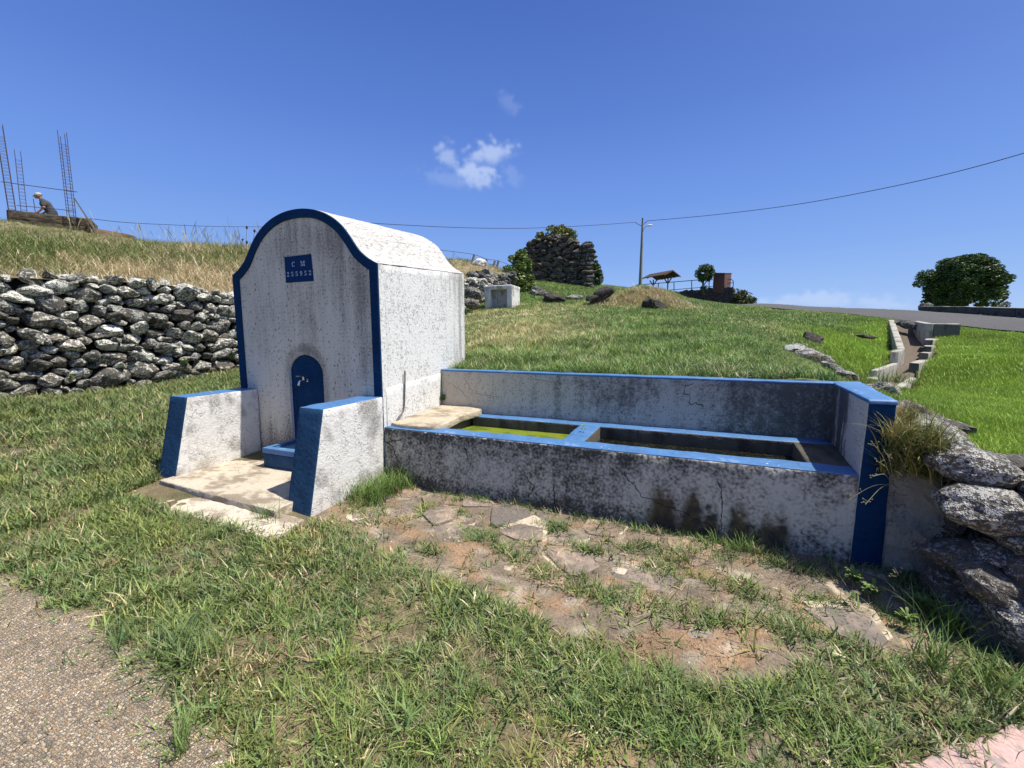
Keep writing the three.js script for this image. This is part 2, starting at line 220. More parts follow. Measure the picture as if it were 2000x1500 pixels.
const soil = (() => { // fine grain of earth: crumbs and small stones
  return makeTexture(1024, 1024, (u, v) => {
    const x = u * 1.1, y = v * 1.1, a = fbm(x * 9, y * 9, 5), b = fbm(x * 60, y * 60, 3), s = dots(x, y, 0.012, 0.22, 5), s2 = dots(x + 0.3, y, 0.02, 0.1, 9), d = dots(x, y + 0.1, 0.009, 0.3, 15);
    const t = 0.72 + 0.3 * a + 0.42 * b - 0.3 * d, c = mix3([t, t * 0.98, t * 0.95], [1.25, 1.25, 1.25], Math.max(s, s2) * 0.55);
    return [c[0] * 0.8, c[1] * 0.8, c[2] * 0.8, 0.45 + 0.25 * a + 0.3 * b + 0.3 * Math.max(s, s2) - 0.2 * d];
  });
})();
const groundMat = mat({ name: 'earth', ...soil, bumpScale: 0.012, vertexColors: true, roughness: 1 });
// a sheet on a grid of rows (outer list) of points; colours from fn
function sheet(rows, colour, keep) {
  const n = rows[0].length, p = [], c = [], uv = [], idx = [];
  for (const row of rows) for (const q of row) { p.push(...q); c.push(...colour(q[0], q[2], q[1])); uv.push(q[0] / 1.1, q[2] / 1.1); }
  for (let j = 0; j < rows.length - 1; j++) for (let i = 0; i < n - 1; i++) { if (keep && !keep(rows[j][i], rows[j + 1][i + 1])) continue; const a = j * n + i; idx.push(a, a + n, a + 1, a + 1, a + n, a + n + 1); }
  const g = new THREE.BufferGeometry().setAttribute('position', new THREE.Float32BufferAttribute(p, 3)).setAttribute('color', new THREE.Float32BufferAttribute(c, 3)).setAttribute('uv', new THREE.Float32BufferAttribute(uv, 2));
  g.setIndex(idx); g.computeVertexNormals(); return g;
}
function spaced(a, b, step, lo, hi, grow = 1.12) { const out = []; for (let x = a; x <= b + 1e-6; x += step) out.push(x); let s = step, x = out[out.length - 1]; while (x < hi) { s *= grow; x += s; out.push(Math.min(x, hi)); } s = step; x = a; while (x > lo) { s *= grow; x -= s; out.unshift(Math.max(x, lo)); } return out; }
const fallOff = (x, z) => -ss(Math.hypot(x, z), 75, 125) * 60;
const relief = (x, z, k) => k * (fbm(x * 1.1, z * 1.1, 4) + 0.35 * fbm(x * 5, z * 5, 3));
// bare earth in front of the trough, with ragged edges; 1 = bare
const bare = (x, z) => {
  const n = 0.22 * fbm(x * 1.6 + 4, z * 1.6, 4);
  const edge = x < 0.3 ? 1.02 : x < 2.2 ? lerp(1.02, 1.4, (x - 0.3) / 1.9) : x < 3 ? lerp(1.4, 1.45, (x - 2.2) / 0.8) : lerp(1.45, 1.0, clamp(x - 3, 0, 1));
  let b = ss(edge + n - z, -0.06, 0.12) * ss(x - n, -0.15, 0.1) * ss(4.25 - x, 0, 0.25) * (z > -0.3 ? 1 : 0);
  b = Math.max(b, 0.85 * gauss(x, z, -4.35, 1.15, 0.7, 0.22), 0.9 * gauss(x, z, -3.2, 1.35, 0.35, 0.13), 0.75 * gauss(x, z, 3.1, 1.62, 0.3, 0.16), 0.8 * gauss(x, z, 0.55, 1.62, 0.14, 0.08), 0.8 * gauss(x, z, 0.9, 1.75, 0.16, 0.07), 0.7 * gauss(x, z, 2.55, 1.95, 0.22, 0.1));
  return b;
};
const pathEdge = (x) => 2.24 + 0.16 * fbm(x * 2.6, 3.1, 4) + 0.03 * fbm(x * 14, 7, 2) + (x > 0.3 ? 0.2 * (x - 0.3) : 0);
const onPath = (x, z) => ss(z - pathEdge(x), -0.06, 0.1) * ss(1.3 + 0.3 * fbm(z * 3, x, 3) - x, 0, 0.15);
const pinkEdge = (x, z) => (x - 3.62) * 0.75 + (z - 1.52) * 1 + 0.05 * fbm(x * 4, z * 4, 3);   // above 0 lies the pink slab
const earthColour = (x, z) => {
  const b = bare(x, z), n = fbm(x * 1.9, z * 1.9, 4), m = fbm(x * 0.7 + 9, z * 0.7, 3), o = ss(fbm(x * 2.4 + 40, z * 3 + 7, 4), -0.05, 0.22);
  const cem = ss(fbm(x * 4.5 + 70, z * 6, 4) + 0.2 * gauss(x, z, 0.6, 0.3, 0.6, 0.3) + 0.25 * gauss(x, z, 2.35, 0.35, 0.4, 0.35), 0.2, 0.32), dirt = mix3(mix3([0.25, 0.2, 0.145], [0.36, 0.235, 0.14], o), [0.5, 0.44, 0.34], cem * 0.75), thatch = mix3([0.15, 0.14, 0.06], [0.27, 0.21, 0.12], clamp(0.5 + n + m, 0, 1));
  const k = 0.85 + 0.5 * n; return mix3(thatch, dirt, clamp(b * 1.2, 0, 1)).map((v) => v * k * (1.3 + 0.15 * b));
};
{
  const xs = spaced(-2.4, 4.6, 0.05, -80, 80), zs = spaced(-0.2, 3, 0.05, -14, 80), rows = [];
  for (const z of zs) { const lo = wallX(z) - 0.25; rows.push(xs.map((x) => { x = Math.max(x, z > 6 ? x : lo); return [x, yardAt(x, z) + relief(x, z, 0.022) * (Math.abs(x) < 9 ? 1 : 0) + fallOff(x, z) - 0.012 * bare(x, z), z]; })); }
  structure('ground', sheet(rows, earthColour, (a, b) => (isYard(b[0], b[2]) || isYard(a[0], a[2]) || b[0] < -1.9) && !(b[2] < -1.2 && a[0] > -1.9)), groundMat, 'trodden earth yard in front of the fountain and trough', 'ground');
}
const dry = (x, z) => clamp(1.1 * gauss(x, z, -0.3, -4.6, 1.5, 2.6) + 0.9 * gauss(x, z, -2.6, -9.5, 2.5, 3) + 1.3 * gauss(x, z, 1.4, -12.6, 1.6, 1.2) + 0.7 * gauss(x, z, 4.9, -8.2, 0.8, 1.6) + 0.36 * fbm(x * 0.45, z * 0.45, 4) - 0.08, 0, 1);
const lawnLine = [[4.2, 1.5], [4.35, -0.5], [4.6, -2], [5.4, -3.8], [5.2, -5.8], [5.2, -8], [6.2, -11], [8, -15], [10.2, -19], [8.6, -28], [7, -44]];
const lawnTone = (x, z) => { let i = 1; while (i < lawnLine.length - 1 && lawnLine[i][1] > z) i++; const a = lawnLine[i - 1], b = lawnLine[i]; return ss(x - lerp(a[0], b[0], clamp((z - a[1]) / (b[1] - a[1]), 0, 1)) + 0.4 * fbm(x, z, 3), -0.4 - 0.03 * -z, 0.4 + 0.05 * -z); };
const hillColour = (x, z) => { if (x > 4 && x < 12 && z < -9 && z > -18 && channelDist(x, z)[0] < 0.5) return [0.16, 0.13, 0.1]; const k = 0.9 + 0.35 * fbm(x * 1.4, z * 1.4, 4); return mix3(mix3([0.2, 0.25, 0.06], [0.33, 0.27, 0.14], dry(x, z)), [0.23, 0.3, 0.05], lawnTone(x, z) * 0.9).map((v) => v * k); };
const mound = (x, z) => 0.6 * gauss(x, z, 1.55, -13.2, 1.25, 0.9);
{
  const xs = spaced(-3, 11.5, 0.12, -15, 90, 1.08), zs = spaced(-17.5, 0.3, 0.11, -130, 12, 1.045), rows = [];
  for (const z of zs) { const lo = wallX(z) - 0.2; rows.push(xs.map((x) => { x = Math.max(x, lo); return [x, uplandAt(x, z) + relief(x, z, 0.035) + mound(x, z) + fallOff(x, z), z]; })); }
  structure('hillside', sheet(rows, hillColour, (a, b) => !isYard(a[0], b[2] - 0.05) && !isYard(b[0] - 0.02, a[2])), groundMat, 'grassy hillside rising behind the trough to the road', 'hillside');
}
{
  const qs = spaced(0, 9, 0.18, 0, 90, 1.1), zs = spaced(-26, 3, 0.2, -125, 80, 1.1), rows = [];
  for (const z of zs) { const x0 = along(wallHead, z)[0] + 0.12; rows.push(qs.map((q) => { const x = x0 - q; return [x, bankAt(x, z) + relief(x, z, 0.05) + fallOff(x, z), z]; })); }
  structure('bank', sheet(rows, (x, z) => { const k = 0.9 + 0.4 * fbm(x * 1.2, z * 1.2, 4); return mix3([0.17, 0.19, 0.07], [0.46, 0.37, 0.21], clamp(0.75 + fbm(x * 0.5, z * 0.5, 3), 0, 1)).map((v) => v * k); }), groundMat, 'dry grass bank above the stone retaining wall', 'bank');
}
structure('sea', new THREE.CircleGeometry(7000, 64).rotateX(-Math.PI / 2).translate(0, -40, 0), mat({ name: 'sea water', color: new THREE.Color().setRGB(0.02, 0.06, 0.12), roughness: 0.25 }), 'sea far below the hill', 'sea');
// road and its grass verge
{
  const asphalt = makeTexture(512, 512, (u, v) => { const x = u * 2, y = v * 2, a = fbm(x * 5, y * 5, 4), b = fbm(x * 70, y * 70, 2), t = 0.075 + 0.02 * a + 0.03 * b; return [t * 1.02, t, t * 0.97, 0.5 + b]; });
  const A = new THREE.CatmullRomCurve3(roadNear.map(V)), B = new THREE.CatmullRomCurve3(roadFar.map(V)), rows = [];
  for (let i = 0; i <= 90; i++) { const a = A.getPoint(i / 90), b = B.getPoint(i / 90), row = []; for (let j = 0; j <= 10; j++) { const t = j / 10, x = lerp(a.x, b.x, t), z = lerp(a.z, b.z, t); row.push([x, Math.max(uplandAt(x, z) + 0.05, lerp(a.y, b.y, t) + 0.02) + 0.04 * (1 - (2 * t - 1) ** 2), z]); } rows.push(row); }
  structure('road', sheet(rows, (x, z) => [1, 1, 1].map((v) => v * (1 + 0.2 * fbm(x * 0.5, z * 0.5, 3)))), mat({ name: 'asphalt', ...asphalt, bumpScale: 0.006, vertexColors: true, roughness: 0.95 }), 'grey asphalt road curving up over the hill', 'road');
}
// exposed aggregate path at the bottom left, pink slab at the bottom right
function pebbles(u, v, n, seed) { const x = u * n, y = v * n, ix = Math.floor(x), iy = Math.floor(y); let d1 = 9, d2 = 9, id = 0; for (let j = -1; j < 2; j++) for (let i = -1; i < 2; i++) { const X = ((ix + i) % n + n) % n, Y = ((iy + j) % n + n) % n, h = hash(X, Y, seed), k = hash(X, Y, seed + 1), d = Math.hypot(ix + i + 0.15 + 0.7 * h - x, (iy + j + 0.15 + 0.7 * k - y) * 1.15); if (d < d1) { d2 = d1; d1 = d; id = X * 971 + Y; } else if (d < d2) d2 = d; } return [d1, d2 - d1, id]; }
{
  const tones = [[0.45, 0.375, 0.275], [0.56, 0.48, 0.36], [0.22, 0.2, 0.185], [0.31, 0.29, 0.265], [0.66, 0.59, 0.48], [0.43, 0.31, 0.2], [0.41, 0.325, 0.225], [0.44, 0.4, 0.335]];
  const aggregate = makeTexture(1024, 1024, (u, v) => { const [d, e, id] = pebbles(u, v, 92, 3), [d2, e2, id2] = pebbles(u, v, 170, 8), big = hash(id, 4) < 0.62, ee = big ? e : e2, t = tones[Math.floor(hash(big ? id : id2, 1) * 8)], k = 0.85 + 0.3 * hash(id, 2), g = ss(ee, 0.02, 0.2), m = 0.85 + 0.3 * fbm(u * 6, v * 6, 4); return [...mix3([0.2, 0.165, 0.115], t, g).map((q, i) => q * k * m * [0.94, 0.87, 0.77][i]), g * (1 - 0.5 * (big ? d : d2))]; });
  const rows = []; for (let j = 0; j <= 40; j++) { const row = []; for (let i = 0; i <= 90; i++) { const x = lerp(-3.2, 1.5, i / 90), t = j / 40, z = lerp(pathEdge(x) - 0.04, 4.6, t); row.push([x, yardAt(x, z) + 0.022 + 0.3 * relief(x, z, 0.02) - 0.06 * ss(x, 1.2, 1.5) - 0.035 * (1 - ss(t, 0, 0.05)), z]); } rows.push(row); }
  const g = sheet(rows, () => [1, 1, 1]); const uv = g.attributes.uv; for (let i = 0; i < uv.count; i++) uv.setXY(i, uv.getX(i) * 1.1 / 0.9, uv.getY(i) * 1.1 / 0.9);
  structure('path', g, mat({ name: 'exposed aggregate', ...aggregate, bumpScale: 0.006, roughness: 0.85 }), 'exposed aggregate concrete path at the bottom left', 'path');
  const pink = makeTexture(512, 512, (u, v) => { const x = u, y = v, a = fbm(x * 6, y * 6, 4), b = fbm(x * 60, y * 60, 3), c = ss(fbm(x * 14 + 3, y * 14, 3), 0.18, 0.3); return [...mix3([0.46, 0.31, 0.275], [0.32, 0.25, 0.225], c).map((q) => q * (1 + 0.25 * a + 0.3 * b)), 0.5 + 0.4 * b + 0.2 * a]; });
  const shape = new THREE.Shape(); const outline = []; for (let i = 0; i <= 24; i++) { const t = i / 24, x = lerp(3.45, 4.6, t), z = 1.52 - (x - 3.62) * 0.75; outline.push(new THREE.Vector2(x + 0.05 * fbm(i * 0.7, 2, 3), -(z + 0.07 * fbm(i * 0.55, 8, 3)))); } outline.push(new THREE.Vector2(6, -1.4), new THREE.Vector2(6, -3.6), new THREE.Vector2(3.3, -3.6)); shape.setFromPoints(outline);
  const pg = new THREE.ExtrudeGeometry(shape, { depth: 0.1, bevelEnabled: true, bevelSize: 0.012, bevelThickness: 0.008, bevelSegments: 2 }).rotateX(-Math.PI / 2).translate(0, -0.3, 0);
  structure('pavement', boxUV(pg, [0.9, 0.9]), mat({ name: 'pink concrete', ...pink, bumpScale: 0.004, roughness: 0.9 }), 'worn pink concrete slab at the bottom right', 'pavement');
}

// ---------------------------------------------------------------- plaster, paint and concrete
const FRONT = [2.2, 2.95], SIDE = [2, 2.6], TROUGH = [4.1, 0.9], BACK = [4.3, 1.2];
const worms = (x, y, lo) => ss(ridge(x, y, 7), 0.25, 0.9) * ss(fbm(x * 3 + 5, y * 3, 3), lo, lo + 0.35);
const plasterFront = (() => {
  const cr = drawCracks(1024, 1400, ...FRONT, [{ p: [[1.7, 0.5], [1.75, 1.2], [1.7, 2]], rad: 0.0015, v: 0.4 }, { p: [[0.2, 1.6], [0.35, 2.0]], rad: 0.0015, v: 0.4 }], 3);
  return makeTexture(1024, 1400, (u, v, px, py) => {      // x from -2.15, y from -0.2
    const x = u * 2.2 - 2.15, y = v * 2.95 - 0.2;
    const streak = fbm(x * 7, y * 0.55, 5), fine = fbm(x * 26, y * 2.2, 3), blotch = fbm(x * 2.1 + 3, y * 1.5, 4), grit = fbm(x * 45, y * 45, 3);
    let w = 0.72 * gauss(x, y, -0.95, 2.38, 0.5, 0.26) + 0.5 * gauss(x, y, -0.5, 2.05, 0.35, 0.4) + 0.42 * gauss(x, y, -0.98, 1.45, 0.28, 0.5) + 0.4 * gauss(x, y, -1.65, 1.8, 0.25, 0.4) + 0.4 * gauss(x, y, -0.4, 0.95, 0.3, 0.25) + 0.35 * gauss(x, y, -0.2, 1.5, 0.16, 0.6);
    w += 0.55 * Math.exp(-(((Math.hypot((x + 1.04) * 1, Math.max(0, y - 0.97)) - 0.27) / 0.06) ** 2)) * (y < 1.3 ? 1 : 0);
    const s = ss(w * 0.85 + streak * 0.5 + fine * 0.3 + blotch * 0.5 + grit * 0.5, -0.05, 1.0);
    const foot = ss(0.62 - y + 0.35 * blotch + 0.25 * streak + 0.2 * grit, 0.1, 0.6) * (x < -1.25 ? 1 : 0.75);
    const spk = Math.max(dots(x, y, 0.022, 0.22 + 0.5 * s, 11, 1.7), dots(x + 0.7, y, 0.034, 0.16, 21, 1.9), dots(x, y + 0.3, 0.012, 0.3 * ss(blotch, -0.1, 0.3), 31, 1.4));
    let c = mix3([0.65, 0.61, 0.515], [0.17, 0.155, 0.125], s * 0.82);
    c = mix3(c, [0.095, 0.08, 0.062], foot * (0.75 + 0.5 * grit)); c = mix3(c, [0.07, 0.068, 0.065], spk * 0.75); c = mix3(c, [0.1, 0.1, 0.1], cr[py * 1024 + px] * 0.8);
    const k = 1 + 0.1 * grit; return [c[0] * k, c[1] * k, c[2] * k, 0.5 + 0.25 * grit + 0.2 * blotch - 0.35 * spk];
  });
})();
const plasterSide = (() => {
  const cr = drawCracks(1024, 1331, ...SIDE, [{ p: [[1.9, 0.55], [1.92, 1.0], [1.86, 1.4]], rad: 0.002, v: 0.8 }, { p: [[0.2, 2.33], [0.9, 2.25], [1.4, 2.24], [1.95, 2.2]], rad: 0.003, v: 0.7, wig: 0.03 }, { p: [[0.5, 1.25], [0.42, 1.42], [0.5, 1.5]], rad: 0.002, v: 0.6 }, { p: [[0.35, 1.3], [0.3, 1.5]], rad: 0.002, v: 0.5 }], 5);
  return makeTexture(1024, 1331, (u, v, px, py) => {      // z from -1.9 (u 0) to 0.1, y from -0.2
    const z = u * 2 - 1.9, y = v * 2.6 - 0.2, streak = fbm(z * 9, y * 0.5, 4), fine = fbm(z * 30, y * 3, 3), blotch = fbm(z * 2.2 + 31, y * 2.2, 4), grit = fbm(z * 40, y * 40, 3);
    const back = ss(-z, 0.75, 1.75), top = ss(y, 1.5, 2.2);
    const s = ss(streak * 0.9 + fine * 0.4 + back * 0.42 + top * back * 0.3 - 0.1, 0.12, 0.85);
    const spk = Math.max(dots(z, y, 0.024, 0.13 + 0.3 * ss(blotch, -0.1, 0.3), 41, 1.5), dots(z, y + 0.4, 0.014, 0.14 + 0.2 * back, 51, 1.3)), wm = worms(z * 1.3, y, 0.0);
    let c = mix3([0.66, 0.655, 0.62], [0.24, 0.235, 0.215], s * 0.85); c = mix3(c, [0.34, 0.335, 0.31], clamp(wm * 0.6 + 0.55 * ss(fbm(z * 26, y * 18, 3) + 0.4 * blotch, 0.1, 0.4), 0, 1)); c = mix3(c, [0.1, 0.095, 0.09], spk * 0.8); c = mix3(c, [0.14, 0.13, 0.12], cr[py * 1024 + px] * 0.85); c = mix3(c, [0.5, 0.42, 0.32], ss(0.25 - y + 0.2 * blotch, 0, 0.3) * 0.5);
    const k = 1 + 0.08 * grit; return [c[0] * k, c[1] * k, c[2] * k, 0.5 + 0.3 * grit + 0.25 * blotch - 0.3 * spk - 0.2 * wm];
  });
})();
const plasterWing = makeTexture(1024, 1024, (u, v) => {    // 1.3 m a side, repeats
  const x = u * 1.3, y = v * 1.3, blotch = fbm(x * 2.6 + 2, y * 2.2, 4), grit = fbm(x * 38, y * 38, 3), mask = ss(fbm(x * 3.1 + 50, y * 2.3, 4) + 0.25 * fbm(x * 16, y * 6, 3), -0.05, 0.42);
  const wm = ss(ridge(x, y, 17), 0.1, 0.8) * ss(fbm(x * 7 + 5, y * 7, 3), -0.1, 0.2), wm2 = ss(ridge(x + 7, y, 24), 0.1, 0.8), spk = dots(x, y, 0.02, 0.3, 61, 1.2);
  let c = mix3([0.66, 0.645, 0.605], [0.3, 0.285, 0.255], mask * 0.75); c = mix3(c, [0.2, 0.19, 0.175], Math.max(wm * 0.6, wm2 * mask * 0.75)); c = mix3(c, [0.13, 0.125, 0.12], spk * (0.3 + 0.6 * mask)); c = mix3(c, [0.5, 0.4, 0.27], ss(fbm(x * 1.3 + 80, y * 1.3, 3), 0.15, 0.45) * 0.3);
  const k = 1 + 0.1 * grit; return [c[0] * k, c[1] * k, c[2] * k, 0.5 + 0.3 * grit + 0.3 * blotch - 0.3 * Math.max(wm, wm2 * mask)];
});
const plasterRoof = makeTexture(1024, 1024, (u, v) => {
  const x = u * 1.6, y = v * 1.6, grit = fbm(x * 30, y * 30, 3), wm = ss(ridge(x * 1.6, y * 0.8, 6), 0.1, 0.9), wm2 = ss(ridge(x * 2.6 + 4, y * 1.3, 8), 0.1, 0.9), m = ss(fbm(x * 2, y * 2, 3), -0.4, 0.4), spk = dots(x, y, 0.018, 0.35, 71, 0.7);
  let c = mix3([0.5, 0.485, 0.45], [0.2, 0.19, 0.165], clamp(wm * 0.5 * ss(grit, -0.2, 0.25) + wm2 * 0.6 * m + 0.5 * ss(fbm(x * 24, y * 12, 3), 0.05, 0.35), 0, 1)); c = mix3(c, [0.2, 0.19, 0.17], spk * 0.5);
  const k = 1 + 0.1 * grit; return [c[0] * k, c[1] * k, c[2] * k, 0.55 + 0.3 * grit - 0.35 * wm - 0.3 * wm2 * m];
});
const troughFront = (() => {
  const W = 2048, H = 450, cr = drawCracks(W, H, ...TROUGH, [{ p: [[2.42, 0.72], [2.55, 0.6], [2.62, 0.5], [2.95, 0.42], [3.2, 0.3], [3.42, 0.24]], rad: 0.004 }, { p: [[3.16, 0.7], [3.2, 0.5], [3.2, 0.32]], rad: 0.0035 }, { p: [[3.38, 0.42], [3.44, 0.3]], rad: 0.003 }, { p: [[0.08, 0.73], [0.2, 0.66], [0.28, 0.5]], rad: 0.006 }, { p: [[0.12, 0.7], [0.24, 0.72], [0.3, 0.74]], rad: 0.005 }, { p: [[0.2, 0.38], [0.3, 0.42]], rad: 0.003 }, { p: [[1.02, 0.75], [1.06, 0.62]], rad: 0.005 }, { p: [[1.62, 0.55], [1.72, 0.45], [1.66, 0.35]], rad: 0.006 }, { p: [[1.9, 0.5], [1.92, 0.3]], rad: 0.005 }, { p: [[3.7, 0.4], [3.82, 0.32]], rad: 0.003 }], 7);
  return makeTexture(W, H, (u, v, px, py) => {              // x from -0.1, y from -0.4
    const x = u * 4.1 - 0.1, y = v * 0.9 - 0.4, X = x, n0 = fbm(X * 1.15 + 8, y * 1.4, 4), n1 = fbm(X * 4.5, y * 4.5, 4), n2 = fbm(X * 15, y * 15, 3), n3_ = fbm(X * 42, y * 42, 3), streak = fbm(X * 10, y * 0.8, 3);
    const lightness = 0.2 * gauss(x, y, 0.75, 0.14, 0.42, 0.2) + 0.24 * gauss(x, y, 1.2, 0.1, 0.2, 0.2) + 0.16 * gauss(x, y, 1.7, 0.1, 0.18, 0.16) + 0.3 * gauss(x, y, 2.45, 0.02, 0.25, 0.25) + 0.26 * gauss(x, y, 3.3, 0.1, 0.55, 0.3) - 0.3 * ss(0.0 - y, -0.05, 0.12) - 0.22 * ss(y, 0.3, 0.42) - 0.12 + 0.18 * ss(x, 2.4, 3.6);
    const d = ss(n0 * 0.35 + n1 * 0.45 + n2 * 0.6 + n3_ * 0.9 + streak * 0.4 + lightness * 1.35, -0.74, 0.62);
    let c = mix3([0.06, 0.055, 0.045], [0.55, 0.515, 0.435], d);
    let brown = 0; for (const [bx, by, w, h] of [[2.68, 0.1, 0.1, 0.28], [2.9, 0.06, 0.075, 0.34], [3.02, 0.0, 0.06, 0.2], [3.22, 0.03, 0.08, 0.32], [3.44, 0.0, 0.1, 0.3], [3.34, -0.05, 0.06, 0.2], [0.16, 0.05, 0.08, 0.25]]) { const dx = (x - bx) / (w * (0.55 + 0.6 * ss(by + h * 0.6 - y, 0, h))), top = ss(by + h * 0.5 - y + 0.16 * n2 + 0.1 * n1, -0.02, 0.14); brown = Math.max(brown, ss(1.1 - Math.abs(dx) + 0.8 * n1 + 0.7 * n2 + 0.4 * n3_, -0.25, 0.65) * top); }
    c = mix3(c, mix3([0.075, 0.05, 0.016], [0.015, 0.013, 0.009], ss(n1 + 0.6 * n2, -0.15, 0.3)), brown * 0.94);
    c = mix3(c, [0.012, 0.011, 0.01], clamp(cr[py * W + px] * 1.3, 0, 1));
    c = mix3(c, [0.7, 0.7, 0.68], ss(y, 0.425 + 0.02 * n1, 0.442) * ss(n1 + 0.5 * n2 + 0.4 * n3_, 0.12, 0.3) * 0.7);
    return [...c, 0.45 + 0.3 * d + 0.2 * n2 - 0.5 * cr[py * W + px]];
  });
})();
const troughBack = (() => {
  const W = 2048, H = 571, cr = drawCracks(W, H, ...BACK, [{ p: [[0.22, 0.9], [0.36, 0.82], [0.46, 0.74]], rad: 0.004 }, { p: [[0.42, 0.98], [0.5, 0.86], [0.56, 0.78], [0.9, 0.76]], rad: 0.003 }, { p: [[1.35, 1.1], [1.36, 1.0]], rad: 0.004 }, { p: [[1.24, 1.04], [1.35, 0.98], [1.6, 0.97]], rad: 0.003 }, { p: [[1.8, 1.05], [2.0, 1.08], [2.08, 1.0], [2.06, 0.7]], rad: 0.0035 }, { p: [[3.0, 1.02], [2.92, 0.92], [2.97, 0.82], [3.1, 0.78]], rad: 0.005, wig: 0.04 }, { p: [[3.1, 0.98], [3.24, 1.02]], rad: 0.003 }], 9);
  return makeTexture(W, H, (u, v, px, py) => {              // x from -0.1, y from -0.1
    const x = u * 4.3 - 0.1, y = v * 1.2 - 0.1, n0 = fbm(x * 1.2 + 60, y * 1.6, 4), n1 = fbm(x * 5, y * 4, 4), n2 = fbm(x * 18, y * 16, 3), n3_ = fbm(x * 44, y * 44, 3), streak = fbm(x * 9, y * 0.7, 4);
    const right = ss(x, 2.7, 3.5), w = 0.3 * gauss(x, y, 2.15, 0.8, 0.3, 0.2) + 0.55 * right + 0.12 * ss(x, 0.8, 1.6) - 0.25 * gauss(x, y, 2.7, 0.6, 0.3, 0.15);
    const s = ss(w + streak * 0.45 + n0 * 0.3 + n1 * 0.35 + n2 * 0.45 + n3_ * 0.5, -0.15, 0.95), spk = Math.max(dots(x, y, 0.02, 0.35, 81, 1.4), dots(x, y, 0.032, 0.25, 91, 1.5));
    let c = mix3([0.5, 0.465, 0.39], [0.065, 0.06, 0.05], s * 0.88); c = mix3(c, [0.05, 0.05, 0.05], spk * 0.6); c = mix3(c, [0.02, 0.02, 0.02], cr[py * W + px] * 0.9); c = mix3(c, [0.42, 0.36, 0.3], (1 - ss(x, 0.1, 0.9)) * 0.35);
    return [...c, 0.5 + 0.3 * n2 + 0.2 * n1 - 0.4 * spk - 0.4 * cr[py * W + px]];
  });
})();
const endPlaster = makeTexture(512, 512, (u, v) => {       // inner face of the end wall: z from -1.3, y from 0
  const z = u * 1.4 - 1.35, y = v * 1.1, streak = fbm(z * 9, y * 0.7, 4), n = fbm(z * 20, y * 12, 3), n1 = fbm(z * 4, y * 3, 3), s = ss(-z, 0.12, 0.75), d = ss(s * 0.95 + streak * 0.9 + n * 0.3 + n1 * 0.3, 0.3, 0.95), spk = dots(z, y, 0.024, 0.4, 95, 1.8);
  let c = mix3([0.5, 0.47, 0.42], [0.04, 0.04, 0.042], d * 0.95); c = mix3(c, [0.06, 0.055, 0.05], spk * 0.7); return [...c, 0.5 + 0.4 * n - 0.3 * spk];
});
const concrete = makeTexture(1024, 1024, (u, v) => {
  const x = u * 1.8, y = v * 1.8, a = fbm(x * 2.4, y * 2.4, 5), st = fbm(x * 8, y * 0.9, 3), g = fbm(x * 40, y * 40, 3), spk = dots(x, y, 0.02, 0.25, 97), d = ss(a + 0.6 * st + 0.2 * g, -0.1, 0.5); let c = mix3([0.37, 0.36, 0.33], [0.15, 0.145, 0.13], d); c = mix3(c, [0.1, 0.1, 0.09], spk * 0.6); return [...c.map((q) => q * (1 + 0.2 * g)), 0.5 + 0.4 * g + 0.2 * a - 0.3 * spk];
});
const cement = makeTexture(1024, 1024, (u, v) => {         // pale worn cement with brown patches
  const x = u * 1.5, y = v * 1.5, a = fbm(x * 2.2 + 3, y * 3.4, 5), b = fbm(x * 9, y * 14, 4), g = fbm(x * 46, y * 46, 3), d = ss(a + 0.5 * b, -0.12, 0.3); const c = mix3([0.5, 0.435, 0.33], [0.22, 0.175, 0.125], d * 0.9); return [...c.map((q) => q * (1 + 0.22 * g + 0.2 * b)), 0.5 + 0.3 * g + 0.3 * b];
});
const bluePaint = (seed, chip, worn) => makeTexture(512, 512, (u, v) => {
  const x = u * 1.2, y = v * 1.2, a = fbm(x * 3 + seed, y * 3, 4), g = fbm(x * 34, y * 34 + seed, 3), b = fbm(x * 11 + seed, y * 11, 3), ch = Math.max(dots(x, y, 0.05, chip, seed), dots(x, y, 0.02, chip * 0.6, seed + 4)), wv = ss(a + 0.6 * b + 0.3 * g, 0.3, 0.6) * worn;
  let c = [0.062, 0.165, 0.345].map((q) => q * (1 + 0.35 * a + 0.3 * g + 0.15 * b)); c = mix3(c, [0.2, 0.26, 0.36], wv); c = mix3(c, [0.7, 0.72, 0.74], ch * 0.9); return [...c, 0.55 + 0.3 * g + 0.2 * b - 0.3 * ch];
});
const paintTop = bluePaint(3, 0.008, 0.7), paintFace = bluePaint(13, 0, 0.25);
const paint = ({ name, ...o }) => { const m = new THREE.MeshPhysicalMaterial(o); m.name = name; return m; };
